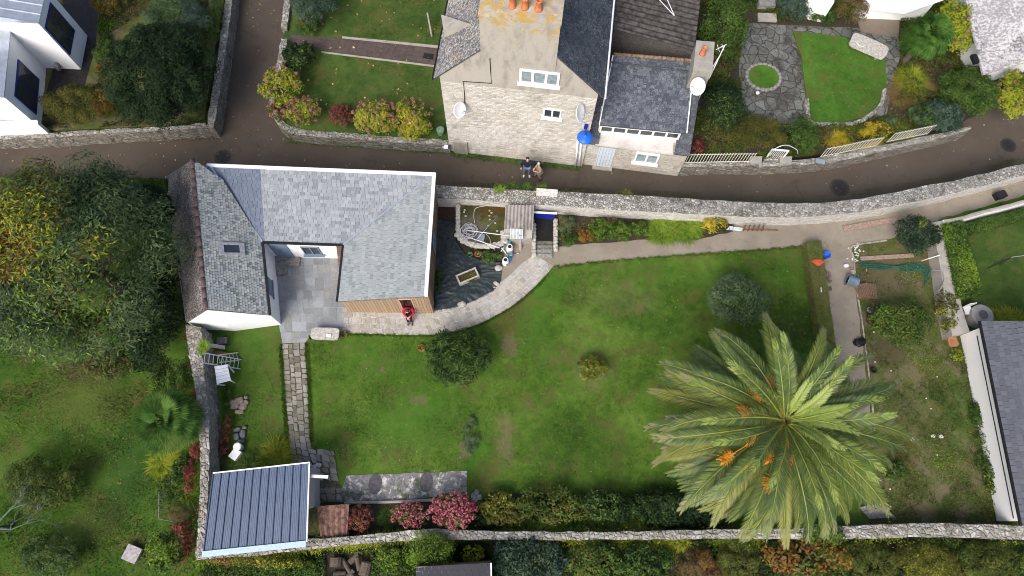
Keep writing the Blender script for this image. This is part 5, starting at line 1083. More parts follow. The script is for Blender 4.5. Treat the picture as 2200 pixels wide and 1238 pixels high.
# plot edging
edg = smoothline([tuple(W(*p, .05)) for p in [(1905, 517), (1830, 530), (1834, 555), (1838, 610), (1850, 680), (1858, 740), (1866, 800), (1874, 870), (1879, 930)]], 60); m = MB()
for a, b in zip(edg[:-1], edg[1:]):
    m.bar(a, a.lerp(b, 1.03), random.uniform(.045, .075), .07)
tag(m.build('plot_edging', plain('bleached_edging_stone', (.33, .3, .25), .9, .4, 8)), 'line of narrow pale edging pieces between gravel path and vegetable plot', 'edging')
m = MB()
for k in range(34): m.rock(W(1838+random.gauss(0, 7), 545+random.gauss(0, 11), .03), .045, .035, .03, random.random())
for k in range(16): m.rock(W(random.uniform(1860, 2080), random.uniform(560, 1090), .05), .04, .03, .025, random.random())
tag(m.build('scattered_stones', STONEW), 'scattered small whitish stones on the weedy vegetable plot', 'stones', None, 'stuff')
for px, py, lb in ((2005, 937, 'middle of three'), (2022, 938, 'rightmost of three'), (1961, 944, 'leftmost of three')): tag(MB().rock(W(px, py, .05), .1, .08, .06, random.random()).build('stone', STONEW), lb+' fist-sized pale stones in the weedy grass near the white barn', 'stone', 'pale stones near the white barn')
pole([(1902, 1088, .3), (1848, 1100, .3)], .01, IRON, 'thin black wire lying across the pale board', 'wire', 'wire')
m = MB(); q = [W(1846, 1090, .15), W(1893, 1082, .3), W(1925, 1112, .15), W(1868, 1115, .05)]; m.hexa([p-Vector((0, 0, .03)) for p in q], q); tag(m.build('wooden_board', WOODG), 'pale weathered board lying by the bottom wall right of the palm', 'board')
# right neighbour things
c = W(2094, 684, 0); tk = empty('water_tank', c, 'round grey concrete cistern between the hedge and the white barn', 'tank'); MB().lathe(c, [(.5, 0), (.5, .55), (.44, .58), (.1, .6), (.001, .6)], 26).build('cistern', CONC, tk); MB().lathe(c, [(.2, .59), (.2, .63), (.01, .64)], 16).build('lid', plain('dark_lid', (.12, .12, .12), .8), tk)
cr = empty('garden_chair', W(2068, 672, 0), 'small white plastic object standing beside the grey cistern', 'chair'); c = W(2068, 672, 0); MB().box(c+Vector((0, 0, .38)), (.35, .38, .04), .2).build('seat', WPL, cr); MB().box(c+Vector((.02, .2, .6)), (.34, .04, .4), .2).build('backrest', WPL, cr)
for x in (-1, 1):
    for y in (-1, 1): MB().tube([c+Vector((x*.15, y*.16, .37)), c+Vector((x*.17, y*.18, 0))], .02, 5).build('leg', WPL, cr)
tag(MB().box(W(2046, 735, .15), (.32, .4, .3), R(10)).box(W(2046, 735, .33), (.36, .44, .04), R(10)).build('wooden_box', plain('orange_wood', (.3, .14, .07), .8)), 'small orange wooden box at the corner of the white barn', 'box')
tr = empty('clothes_line_prop', W(2140, 568, 0), 'thin black forked prop with a pale end lying on the right lawn', 'prop')
MB().tube([W(2124, 576, .05), W(2172, 553, .3)], .02, 5).tube([W(2147, 570, .05), W(2172, 553, .3)], .015, 5).build('prop', BLACK, tr); MB().tube([W(2172, 553, .3), W(2210, 548, .5)], .015, 5).build('line', ZINC, tr)
tag(MB().box(W(2148, 420, .15), (.5, .35, .3), R(20)).build('dark_box', BLACK), 'black box on the narrow soil strip behind the curved wall', 'box')
# left neighbour things
tag(MB().box(W(284, 1190, .2), (.62, .6, .12), R(-18)).box(W(284, 1190, .08), (.4, .4, .14), R(-18)).build('stone_slab', plain('lilac_grey_stone', (.36, .33, .33), .9, .3, 8, 0, .6)), 'square grey stone slab on the rough lawn near the bottom left shrubs', 'slab')
tag(MB().rock(W(87, 1087, .1), .12, .15, .1, .3).build('stone', STONEW), 'pale stone under the low bushy shrub at the left', 'stone')
fn = empty('wire_fence', W(361, 1085, 0), 'short thin wire-mesh fence beside the twiggy brown shrub', 'fence')
m = MB(); a, b = W(361, 1060, 0), W(361, 1115, 0)
for i in range(12): p = a.lerp(b, i/11); m.tube([p, p+Vector((0, 0, .8))], .008, 4)
m.build('wire', ZINC, fn); MB().tube([a+Vector((0, 0, .8)), b+Vector((0, 0, .8))], .012, 4).tube([b+Vector((0, 0, .8)), W(376, 1122, .2)], .015, 4).build('top_rail', WOODG, fn)
# woodpile
for k, (px, py, ln, rr__, az, lab) in enumerate(((722, 1208, .35, .24, 1.6, 'thick round log at the left of the cut-wood pile'), (748, 1222, .9, .09, -.9, 'long split log slanting through the wood pile'), (785, 1222, .5, .22, 1.4, 'fat pale log at the right of the wood pile'), (735, 1205, .5, .08, -.6, 'thin split log on top of the wood pile'), (760, 1200, .45, .12, .8, 'mid-sized log near the wall side of the wood pile'), (770, 1212, .5, .1, 1.9, 'short grey log in the middle of the wood pile'), (730, 1232, .5, .09, .1, 'pale split log at the bottom of the wood pile'), (750, 1236, .5, .1, .9, 'small log at the lower frame edge of the wood pile'))):
    c = W(px, py, rr__+.1*(k % 3)); d = Vector((math.cos(az), math.sin(az), random.uniform(-.15, .15)))*ln/2
    e = empty('log', c, lab, 'log', 'cut logs in the pile'); MB().tube([c-d, c, c+d], [rr__, rr__*1.04, rr__*.97], 10).build('bark', BARK, e); d2_ = d.normalized()
    MB().lathe(c+d, [(rr__*.9, .002), (.001, .004)], 10, 0, d2_).lathe(c-d, [(rr__*.9, .002), (.001, .004)], 10, 0, -d2_).build('cut_end', plain('cut_wood', (.34, .26, .17), .8, .3, 10), e)
tag(MB().lathe(W(1057, 990-900, 0), [(.1, 0), (.001, .1)], 6).build('x', WPL)) if False else None
rw = MB(); ring = [W(1640, 166, -.2)+Vector((math.cos(a)*.88, math.sin(a)*.8, 0)) for a in np.linspace(0, 2*math.pi, 23)[:-1]]
for i, p in enumerate(ring): rw.rock(p+Vector((0, 0, .02)), .13, .1, .1, math.atan2(p.y-W(1640, 166, -.2).y, p.x-W(1640, 166, -.2).x)+1.57)
re_ = empty('round_flower_bed', W(1640, 166, -.2), 'round grass bed ringed with stones in the crazy paving', 'flower bed'); rw.build('stone_ring', STONEG, re_); MB().lathe(W(1640, 166, -.2), [(.85, -.05), (.8, .06), (.001, .1)], 26).build('turf', LAWN4, re_)
tag(MB().lathe(W(1627, 201, -.1), [(.09, 0), (.1, .1), (.001, .16)], 10).build('white_ball', WPL, None, True), 'small white ball at the lower rim of the round bed', 'ball')
pole([(918, 27, .5), (928, 79, -.25)], .05, WOODG, 'pale wooden post leaning on the upper lawn beside the stone house', 'post', 'post')
tag(MB().lathe(W(947, 286, -.2), [(.17, 0), (.19, .3), (.2, .32), (.001, .34)], 18).build('compost_bin', plain('sage_plastic', (.13, .22, .15), .6)), 'round sage-green lidded tub in the corner by the stone house', 'tub')
tag(MB().box(W(958, 316, -.1), (.2, .2, .05)).box(W(952, 316, -.1), (.05, .05, .04)).build('meter_box', WPL), 'small white meter box on the low wall end beside the stone house', 'box')
tag(MB().box(W(920, 121, -.25), (.5, .3, .03), R(-5)).build('door_mat', BLACK), 'dark doormat at the house end of the tiled path', 'mat')
tag(MB().box(W(1646, 10, .0), (.9, .35, .35)).build('bench_step', STONEG), 'dark stone step block at the top of the crazy paving', 'step')
tag(MB().box(W(1648, 38, -.2), (1.0, .5, .12)).build('step_slab', CONC), 'pale slab step below the dark block at the top edge', 'step')
tag(MB().box(W(1175, 414, 1.02), (1.0, .36, .07), R(-2)).build('coping_slab', STONEW), 'pale rectangular coping slab on top of the curved wall above the blue door', 'slab')
for px, py in ((1050, 1093-75), ): pass
for k, (px, py, r_) in enumerate(((806, 1040, .28), (916, 1036, .28))): tag(MB().lathe(W(px, py, .022), [(r_, 0), (r_, .012), (.01, .016)], 20, squash=1.5).build('drain_cover', plain('dark_cast_cover', (.09, .085, .09), .8, .3, 9)), ('left' if k == 0 else 'right')+' of the two oval dark covers in the old cement terrace', 'drain cover')
tag(MB().rock(W(684, 1000, .05), .14, .1, .06, 0).build('stone', STONEP), 'oval pale stone at the foot of the stone walk by the shed corner', 'stone')
m = MB(); q = [tuple(W(*p, .1)) for p in ((740, 1081), (850, 1078), (940, 1074))]; m.tube(smoothline(q, 16), .06, 6); tag(m.build('border_kerb', CONC), 'thin pale kerb edging the hydrangea border below the terrace', 'kerb')
for px, py, a in ((1024, 1058, .1), (1018, 1066, .12), (1030, 1068, .1), (1022, 1073, .1)): tag(MB().rock(W(px, py, .04), a, a*1.3, .05, 0).build('stone', STONEG), {1024: 'small dark stone furthest from the pink hydrangea', 1018: 'dark stone nearest the terrace beside the pink hydrangea', 1030: 'rightmost dark stone beside the pink hydrangea', 1022: 'dark stone touching the edge of the pink hydrangea'}[px], 'stone', 'dark stones beside the pink hydrangea')

# ------------------------------------------------------------------ vegetation builders
def quadmesh(name, V, nper, mats, parent, midx=None, loc=None):
    """V: (n*nper,3) vertices, one polygon per nper verts"""
    V = np.asarray(V, np.float32); L = np.array(rootloc(parent), np.float32) if loc is None else np.array(loc, np.float32); V = V-L
    n = len(V)//nper; me = bpy.data.meshes.new(name); me.vertices.add(len(V)); me.vertices.foreach_set('co', V.ravel())
    me.loops.add(len(V)); me.loops.foreach_set('vertex_index', np.arange(len(V), dtype=np.int32))
    me.polygons.add(n); me.polygons.foreach_set('loop_start', np.arange(0, len(V), nper, dtype=np.int32))
    me.update(calc_edges=True)
    o = linkmesh(name, me, mats, parent)
    if midx is not None: me.polygons.foreach_set('material_index', np.asarray(midx, np.int32))
    return o
def norm(a): return a/np.maximum(np.linalg.norm(a, axis=-1, keepdims=True), 1e-6)
def leaves(P, Nn, size, asp, jit=.5):
    n = len(P); Nn = norm(Nn+rng.normal(0, jit, (n, 3))); T = norm(np.cross(Nn, rng.normal(0, 1, (n, 3)))); B = np.cross(Nn, T)
    s_ = size*rng.uniform(.6, 1.3, (n, 1)); l = T*s_; b = B*s_*asp
    V = np.stack([P-l*.5, P+b*.5-l*.05, P+l*.6, P-b*.5-l*.05], 1); return V.reshape(-1, 3)
def clumps(C, Rr, K, rc, zlo=-.2):
    d = norm(rng.normal(0, 1, (K*3, 3))); d = d[d[:, 2] > zlo][:K]
    r_ = rc*rng.uniform(.65, 1.35, len(d)); pos = C+d*Rr*(1-r_[:, None]*.9)*rng.uniform(.8, 1.08, (len(d), 1)); return pos, r_
def projpx(P):
    d = P-np.array([0, 0, HC]); z = -(d @ np.array(BK)); return CX+F*(d @ np.array(RT))/z, CY-F*(d @ np.array(UP))/z
def shrub(name, label, cat, px, py, rx, ry, h, z0, mt, leaf=.09, asp=.45, dens=1., group=None, K=None, rc=.3, accents=(), tree=False, parent=None, root=None, flat=.0):
    zc = z0+h*.55; C = np.array(W(px, py, zc)); s_ = S(px, py, zc); RX, RY = rx*s_, ry*s_; Rr = np.array([RX, RY, h*.55])
    K = K or int(max(12, min(110, 24*(RX*RY)**.5*1.3+10))); pos, rcl = clumps(C, Rr, K, rc)
    pos = np.vstack([pos, C[None]]); rcl = np.r_[rcl, .75]
    rad = np.minimum(rcl[:, None]*Rr.mean()*1.15, Rr*1.0) if True else 0
    ar = (rad[:, 0]*rad[:, 1]); w_ = ar.copy(); w_[-1] *= .45
    n = int(dens*RX*RY*17/(leaf*leaf*asp)); n = max(300, min(n, 80000))
    ci = rng.choice(len(pos), n, p=w_/w_.sum()); d = norm(rng.normal(0, 1, (n, 3))); d[:, 2] = np.where(d[:, 2] < -.35, -d[:, 2], d[:, 2])
    P = pos[ci]+d*rad[ci]*rng.uniform(.72, 1.06, (n, 1)); P[:, 2] = np.maximum(P[:, 2], z0+.03)
    V = leaves(P, d*1.0+np.array([0, 0, .35]), leaf, asp, .33)
    mats = [mt]; mi = None
    if accents:
        mi = np.zeros(n, np.int32); ppx, ppy = projpx(P)
        for (ax_, ay_, ar_, am, prob) in accents:
            mats.append(am); dd = np.hypot(ppx-ax_, ppy-ay_); noise_ = rng.uniform(0, 1, len(pos))[ci]
            mi[(dd < ar_*(.7+.6*noise_)) & (rng.uniform(0, 1, n) < prob)] = len(mats)-1
    if tree:
        root = empty(name, (C[0], C[1], z0), label, cat, group); o = quadmesh('crown', V, 4, mats, root, mi)
        m = MB(); b = Vector((C[0], C[1], z0-.05)); top = Vector((C[0]+.2, C[1], zc)); m.tube([b, b.lerp(top, .5)+Vector((.08, .05, 0)), top], [h*.045, h*.035, h*.025], 9)
        for k in range(9):
            a = k*2.4; e_ = C+np.array([math.cos(a)*Rr[0]*.62, math.sin(a)*Rr[1]*.62, Rr[2]*random.uniform(.1, .45)]); s0_ = b.lerp(top, random.uniform(.45, .95)); m.tube([s0_, s0_.lerp(Vector(e_), .5)+Vector((0, 0, .15)), Vector(e_)], [h*.018, h*.012, .012], 6)
        m.build('trunk', BARK, root); return root, C, Rr
    if root is not None: return quadmesh(name, V, 4, mats, root, mi), C, Rr
    o = quadmesh(name, V, 4, mats, None, mi, loc=(C[0], C[1], z0)); o.location = (C[0], C[1], z0); return tag(o, label, cat, group), C, Rr
def blades(name, label, cat, pts, n, ln, wd, mt, z0=0., spread=.9, base=.12, group=None, kind=None, arch=.55):
    """arching strap leaves from tufts at pts (world x,y)"""
    B = np.array([(p[0], p[1], z0) for p in pts]); i = rng.integers(0, len(B), n); a = rng.uniform(0, 2*math.pi, n); L_ = ln*rng.uniform(.6, 1.15, n); el = rng.uniform(.25, 1.25, n)
    d = np.stack([np.cos(a), np.sin(a), np.zeros(n)], 1); sde = np.stack([-np.sin(a), np.cos(a), np.zeros(n)], 1)*wd*.5
    o = B[i]+d*rng.uniform(0, base, (n, 1)); q = []
    for k in range(4):
        t = k/3.; r_ = L_*t*np.cos(el)*spread+L_*t*t*.35; z = L_*(t*np.sin(el)-arch*t*t*np.sin(el)-.12*t*t); q.append(o+d*r_[:, None]+np.array([0, 0, 1.])*np.maximum(z, .01)[:, None])
    F_ = []
    for k in range(3):
        w0 = (1, 1, .7, .08)[k]; w1 = (1, 1, .7, .08)[k+1]; F_.append(np.stack([q[k]-sde*w0, q[k]+sde*w0, q[k+1]+sde*w1, q[k+1]-sde*w1], 1))
    # share verts per blade so each blade is one island
    n_ = n; Vv = np.stack([q[0]-sde, q[0]+sde, q[1]-sde, q[1]+sde, q[2]-sde*.7, q[2]+sde*.7, q[3]-sde*.08, q[3]+sde*.08], 1).reshape(-1, 3)
    me = bpy.data.meshes.new(name); L0 = B.mean(0); me.from_pydata([], [], []); Vv = (Vv-L0).astype(np.float32)
    me.vertices.add(len(Vv)); me.vertices.foreach_set('co', Vv.ravel()); b8 = (np.arange(n_)*8)[:, None]
    idx = np.concatenate([b8+np.array([0, 1, 3, 2]), b8+np.array([2, 3, 5, 4]), b8+np.array([4, 5, 7, 6])], 1).astype(np.int32).ravel()
    me.loops.add(len(idx)); me.loops.foreach_set('vertex_index', idx); me.polygons.add(n_*3); me.polygons.foreach_set('loop_start', np.arange(0, len(idx), 4, dtype=np.int32)); me.update(calc_edges=True)
    ob_ = linkmesh(name, me, mt); ob_.location = L0; return tag(ob_, label, cat, group, kind)
def flowerhead(mt, r_=.1):
    m = MB(); P = norm(rng.normal(0, 1, (70, 3))); P = P[P[:, 2] > -.3]
    V = leaves(P*r_*rng.uniform(.85, 1.05, (len(P), 1)), P, r_*.5, .95, .25); me = quadmesh('flower_head', V, 4, mt, None, None, (0, 0, 0)); me.hide_render = False
    return me
PINK = leafmat('pink_petal', [(.24, .045, .07), (.38, .09, .12), (.46, .15, .18), (.5, .22, .22)], .7, .15)
DUSTY = leafmat('dusty_pink_petal', [(.16, .075, .055), (.25, .13, .09), (.33, .17, .12), (.3, .2, .13)], .7, .15)
DRED = leafmat('dark_red_petal', [(.1, .018, .022), (.16, .03, .035), (.22, .05, .05), (.16, .06, .05)], .7, .15)
PALEP = leafmat('pale_petal', [(.6, .5, .46), (.7, .62, .58)], .7, .15)
def hydrangea(px, py, rx, ry, h, z0, leafm, flm, nf, label, leaf=.13, fr=.12, accents=(), face=None):
    zc = z0+h*.55; C0 = W(px, py, zc); root = empty('hydrangea', (C0.x, C0.y, z0), label, 'hydrangea')
    _, C, Rr = shrub('foliage', None, None, px, py, rx, ry, h, z0, leafm, leaf, .6, 1., K=14, root=root, accents=accents)
    src = flowerhead(flm, fr); me = src.data; bpy.data.objects.remove(src); k = 0
    for j in range(nf):
        a = j*2.39996+random.uniform(-.2, .2); r_ = math.sqrt((j+.5)/nf)*1.0; x, y = math.cos(a)*r_, math.sin(a)*r_
        if face is not None and random.random() < .55 and (x*face[0]+y*face[1]) < -.1: continue
        z = math.sqrt(max(.05, 1-r_*r_*.88)); o = bpy.data.objects.new('flower_head', me); COL.objects.link(o); o.parent = root
        o.location = Vector((C[0]+x*Rr[0], C[1]+y*Rr[1], C[2]+z*Rr[2]*1.02))-Vector(root.location); o.rotation_euler = (random.uniform(-.4, .4), random.uniform(-.4, .4), random.uniform(0, 6)); o.scale = [random.uniform(.75, 1.15)]*3
    return root
# ---- hydrangeas
hydrangea(975, 1096, 50, 38, 1.3, 0, G['mid'], PINK, 60, 'large hydrangea covered in deep pink flower heads at the end of the cement terrace', .12, .125)
hydrangea(885, 1105, 44, 26, 1.0, 0, G['mid'], PINK, 34, 'smaller dull pink hydrangea left of the largest pink one', .12, .11)
hydrangea(772, 1112, 34, 28, .9, 0, G['brown'], DRED, 26, 'brownish red faded hydrangea beside the rusty lean-to', .12, .1)
hydrangea(606, 193, 46, 50, 1.4, -.3, G['lime'], DUSTY, 20, 'yellow-green hydrangea at the corner of the alley wall')
hydrangea(652, 244, 40, 38, 1.1, -.3, G['lime'], DUSTY, 40, 'dusty pink and yellow-green hydrangea right of the corner one')
hydrangea(733, 252, 27, 27, .9, -.3, G['brown'], DRED, 34, 'small dark red hydrangea between the two larger groups', .1, .09)
hydrangea(808, 257, 52, 44, 1.2, -.3, G['lime'], DUSTY, 38, 'left half of the yellow-green hydrangea pair with dusty pink heads', accents=((850, 240, 24, G['yellow'], .5),))
hydrangea(884, 258, 50, 49, 1.3, -.3, G['lime'], DUSTY, 30, 'right half of the yellow-green hydrangea pair nearest the stone house', accents=((860, 260, 25, G['yellow'], .5),))
hydrangea(600, 240, 24, 26, .8, -.3, G['olive'], DUSTY, 12, 'low brownish hydrangea hanging over the curved corner wall')
hydrangea(2047, 62, 44, 72, 1.7, -.3, G['lime'], DUSTY, 10, 'tall yellow-green hydrangea between the fan palm and the lichened roof')
hydrangea(2170, 208, 46, 62, 1.5, -.3, G['lime'], DUSTY, 14, 'yellow-green hydrangea below the lichened roof at the right edge')
# ---- shrubs: (name,label,cat,px,py,rx,ry,h,z0,mat,leaf,asp,dens,accents)
B_ = [
 ('conifer', 'large round dark evergreen tree in the garden corner by the alley', 'tree', 350, 165, 118, 122, 3.6, -.15, 'dark', .12, .45, 2.2, (), 1),
 ('conifer', 'spiky blue-green conifer behind the large round evergreen', 'tree', 385, 40, 72, 58, 2.2, -.15, 'blue', .16, .16, 1.1, ((340, 30, 45, 'mid', .5),), 1),
 ('shrub', 'wide olive shrub between the white house and the round evergreen', 'shrub', 172, 224, 88, 44, 1.2, -.15, 'olive', .1, .28, 1.2, ((225, 220, 30, 'orange', .4),), 0),
 ('shrub', 'orange-tinged shrub at the top edge right of the white house', 'shrub', 235, 8, 42, 30, .9, -.15, 'olive', .09, .35, 1, ((225, 5, 30, 'orange', .4),), 0),
 ('ground_cover', 'low green cushion plant beside the dark boards', 'plant', 222, 105, 20, 42, .35, -.15, 'mid', .07, .5, 1, (), 0),
 ('flower', 'small orange-flowered plant at the garden kerb', 'plant', 213, 152, 10, 16, .4, -.15, 'mid', .06, .5, 1, ((212, 148, 9, 'orange', .7),), 0),
 ('shrub', 'bushy green strip under the conifer along the alley wall', 'shrub', 455, 60, 16, 90, .7, -.15, 'mid', .1, .4, .9, (), 0),
 ('conifer', 'rounded blue-green conifer at the top edge beside the upper lawn', 'tree', 678, 16, 56, 44, 2., -.3, 'blue', .12, .3, 1.2, (), 1),
 ('shrub', 'scruffy green shrub below the rounded conifer', 'shrub', 660, 58, 30, 22, .7, -.3, 'mid', .1, .3, 1, ((650, 45, 14, 'brown', .4),), 0),
 ('shrub', 'dark broad-leaved shrub below the tiled path', 'shrub', 645, 124, 38, 40, 1., -.3, 'dark', .17, .55, 1., ((660, 120, 30, 'mid', .4),), 0),
 ('tree', 'tall leafy green shrub east of the corrugated outbuilding', 'tree', 1553, 62, 50, 78, 2.8, -.3, 'mid', .16, .3, 1., (), 1),
 ('tree', 'dark green shrub beside the annex wall', 'tree', 1553, 235, 48, 60, 2.2, -.3, 'dark', .15, .3, 1., ((1560, 240, 40, 'mid', .4),), 1),
 ('shrub', 'blue-green shrub at the top edge above the crazy paving', 'shrub', 1708, 14, 42, 36, 1.1, -.3, 'blue', .12, .25, 1, (), 0),
 ('shrub', 'brownish small-leaved shrub in front of the white outbuilding', 'shrub', 1828, 22, 38, 34, 1.3, -.3, 'brown', .08, .4, 1, ((1820, 20, 30, 'olive', .6),), 0),
 ('shrub', 'low green plants between the blue-green and the brownish shrub', 'plant', 1768, 36, 34, 20, .5, -.3, 'mid', .08, .5, 1, (), 0),
 ('shrub', 'broad mid-green shrub mass behind the lane bend', 'shrub', 2078, 198, 70, 62, 1.4, -.3, 'mid', .09, .5, 1.1, (), 0),
 ('shrub', 'bluish green shrub along the wall at the lane bend', 'shrub', 2010, 252, 68, 36, 1.2, -.3, 'blue', .1, .6, 1.1, ((1975, 255, 35, 'mid', .6),), 0),
 ('rose_bush', 'wispy pale-flowered rose thicket behind the lane railing', 'rose', 1615, 285, 92, 40, .9, -.3, 'olive', .055, .5, .7, (), 0),
 ('rose_bush', 'green rose bush right of the white lane gate', 'rose', 1726, 290, 32, 46, 1.2, -.3, 'mid', .1, .5, 1, (), 0),
 ('shrub', 'yellowing shrub below the bright lawn kerb', 'shrub', 1880, 283, 44, 22, .6, -.3, 'yellow', .09, .5, .8, ((1905, 290, 26, 'olive', .7),), 0),
 ('shrub', 'small pale rounded cushion plant beside the crazy paving', 'plant', 1913, 263, 14, 13, .4, -.3, 'grey', .06, .5, 1, (), 0),
 ('shrub', 'reddish plant in the shadow of the annex', 'plant', 1500, 318, 14, 20, .5, -.3, 'red', .08, .5, .8, (), 0),
 ('shrub', 'greyish feathery shrub at the head of the stairwell', 'shrub', 1216, 482, 22, 22, .7, 0, 'grey', .13, .14, 1, ((1210, 475, 16, 'brown', .4),), 0),
 ('shrub', 'orange autumn plant in the wall border', 'plant', 1258, 508, 22, 18, .45, 0, 'orange', .07, .4, .9, (), 0),
 ('fern', 'feathery light green fern next to the orange plant', 'fern', 1286, 492, 24, 30, .7, 0, 'bright', .1, .2, .9, ((1280, 490, 30, 'mid', .6),), 0),
 ('fern', 'wider green fern clump in the middle of the wall border', 'fern', 1330, 495, 34, 28, .6, 0, 'mid', .1, .2, 1.1, ((1330, 505, 26, 'bright', .5),), 0),
 ('fern', 'small green fern tucked between the wide fern and the strap leaves', 'fern', 1372, 492, 22, 22, .5, 0, 'mid', .1, .2, 1, ((1372, 492, 22, 'bright', .4),), 0),
 ('shrub', 'low grassy green plant at the near corner of the wall border', 'plant', 1222, 515, 24, 18, .4, 0, 'mid', .12, .16, 1, (), 0),
 ('shrub', 'brown-tipped low plant between the two ferns', 'plant', 1310, 478, 20, 10, .6, 0, 'brown', .07, .4, .8, (), 0),
 ('shrub', 'yellow-leaved shrub at the end of the wall border', 'shrub', 1536, 481, 31, 22, .8, 0, 'yellow', .11, .5, .9, ((1552, 480, 20, 'mid', .5),), 0),
 ('shrub', 'large rounded grey-green shrub left of the clipped low hedge', 'shrub', 1581, 646, 73, 58, 1.9, 0, 'grey', .11, .45, 1.1, (), 0),
 ('oleander', 'large dark narrow-leaved bush on the main lawn', 'shrub', 984, 766, 78, 64, 1.6, 0, 'mid', .26, .17, 1.25, ((984, 766, 80, 'dark', .45),), 0),
 ('shrub', 'small yellow-olive shrub in the middle of the main lawn', 'shrub', 1272, 793, 35, 32, .7, 0, 'lime', .08, .5, .8, ((1272, 793, 36, 'olive', .6),), 0),
 ('shrub', 'broad green bush with yellow leaves in the vegetable plot', 'shrub', 1938, 693, 72, 56, 1.3, 0, 'mid', .12, .5, .95, ((1900, 670, 50, 'bright', .2), (1960, 700, 60, 'olive', .25)), 0),
 ('shrub', 'yellow-green shrub strip at the foot of the concrete wall', 'shrub', 2032, 668, 20, 58, .9, 0, 'olive', .1, .5, .85, ((2030, 680, 26, 'lime', .35),), 0),
 ('conifer', 'dark feathery conifer leaning over the concrete wall end', 'tree', 1968, 508, 50, 46, 1.5, 0, 'dark', .2, .14, 1.2, ((1985, 478, 12, 'lime', .8), (1960, 510, 55, 'blue', .35)), 1),
 ('shrub', 'pale-leaved trailing plant beside the dark border bush', 'shrub', 1085, 1093, 61, 39, .7, 0, 'olive', .12, .5, .8, ((1070, 1075, 30, 'lime', .3),), 0),
 ('shrub', 'dark creeping foliage right beside the pink hydrangea', 'shrub', 1045, 1115, 41, 25, .5, 0, 'dark', .09, .5, 1, (), 0),
 ('shrub', 'rounded olive-green shrub row in the bottom border', 'shrub', 1190, 1085, 87, 41, .9, 0, 'mid', .12, .55, .85, ((1180, 1080, 70, 'olive', .5),), 0),
 ('shrub', 'dark green shrub right of the olive-green border row', 'shrub', 1302, 1088, 70, 36, .9, 0, 'dark', .12, .55, 1, ((1290, 1080, 50, 'mid', .5),), 0),
 ('shrub', 'darkest low shrub in the bottom border left of the palm', 'shrub', 1418, 1092, 91, 39, .8, 0, 'dark', .1, .5, 1.1, ((1400, 1090, 60, 'mid', .25),), 0),
 ('shrub', 'dark low shrub hidden under the lower left palm fronds', 'shrub', 1500, 1105, 73, 29, .6, 0, 'dark', .1, .5, 1, (), 0),
 ('shrub', 'low leafy plant under the palm tips in the vegetable plot', 'plant', 1920, 1010, 34, 24, .4, 0, 'mid', .13, .5, .6, (), 0),
 ('tree', 'big spreading ash-like tree with some yellow leaves, left of the slate roof', 'tree', 168, 562, 232, 226, 6.2, 0, 'tree', .2, .27, 1.6, ((60, 420, 95, 'olive', .6), (120, 680, 120, 'bright', .18), (190, 620, 90, 'olive', .35), (30, 500, 80, 'lime', .4), (30, 500, 75, 'yellow', .12), (205, 525, 32, 'yellow', .15), (205, 525, 36, 'lime', .3), (15, 550, 60, 'orange', .35)), 1),
 ('shrub', 'dark leafy undergrowth between the big tree and the slate roof', 'shrub', 330, 700, 62, 95, 2.0, 0, 'dark', .16, .3, 1.1, ((350, 640, 60, 'tree', .6),), 0),
 ('shrub', 'dark creeper thicket beside the mossy roof slope', 'shrub', 362, 600, 30, 80, 1.2, 0, 'dark', .12, .4, 1, (), 0),
 ('shrub', 'brownish leaf-strewn brush below the big tree', 'shrub', 235, 785, 60, 34, .35, 0, 'brown', .1, .5, .55, ((240, 780, 60, 'mid', .55),), 0),
 ('shrub', 'low yellow-flecked bush in the rough left lawn', 'shrub', 95, 1038, 95, 60, 1.3, 0, 'mid', .09, .5, .9, ((90, 1030, 90, 'olive', .4),), 0),
 ('shrub', 'green undergrowth below the lichen-covered bare tree', 'shrub', 110, 1195, 75, 48, .9, 0, 'mid', .1, .4, .9, ((100, 1190, 70, 'grey', .35),), 0),
 ('shrub', 'dark green bush behind the lower yellow strap plant', 'shrub', 392, 1012, 24, 36, .9, 0, 'mid', .1, .5, 1, ((390, 1010, 26, 'dark', .5),), 0),
 ('shrub', 'bright leafy bush left of the grey slab corner', 'shrub', 350, 1190, 44, 48, 1.2, 0, 'mid', .14, .45, .9, ((340, 1185, 40, 'bright', .5),), 0),
 ('shrub', 'red-leaved creeper tangle at the lower end of the west wall', 'creeper', 388, 1165, 26, 48, .8, 0, 'red', .1, .5, .9, ((380, 1180, 22, 'mid', .4),), 0),
 ('shrub', 'brown twiggy shrub beside the wire fence', 'shrub', 388, 1100, 24, 28, .8, 0, 'brown', .14, .07, .6, (), 0),
 ('shrub', 'red creeper along the upper outer side of the west wall', 'creeper', 408, 880, 11, 48, 1.1, 0, 'red', .08, .5, 1, (), 0),
 ('shrub', 'red creeper along the lower outer side of the west wall', 'creeper', 417, 1000, 9, 72, 1.1, 0, 'red', .08, .5, 1, ((410, 1050, 20, 'mid', .4),), 0),
 ('shrub', 'dark green growth between the palm and the stone wall', 'shrub', 385, 820, 24, 40, 1.2, 0, 'mid', .1, .4, 1, ((390, 850, 24, 'red', .3),), 0),
 ('shrub', 'dark reddish plants at the inner foot of the west wall', 'plant', 487, 935, 11, 55, .4, 0, 'red', .07, .5, .6, ((487, 935, 30, 'mid', .4),), 0),
 ('shrub', 'low weeds at the wall foot beside the white table', 'plant', 488, 850, 10, 30, .3, 0, 'mid', .08, .5, .7, (), 0),
 ('shrub', 'green and red creeper draped over the wall below the blue shed', 'creeper', 560, 1204, 120, 10, .8, .1, 'olive', .08, .5, .9, ((460, 1208, 40, 'red', .7), (600, 1200, 60, 'lime', .4)), 0),
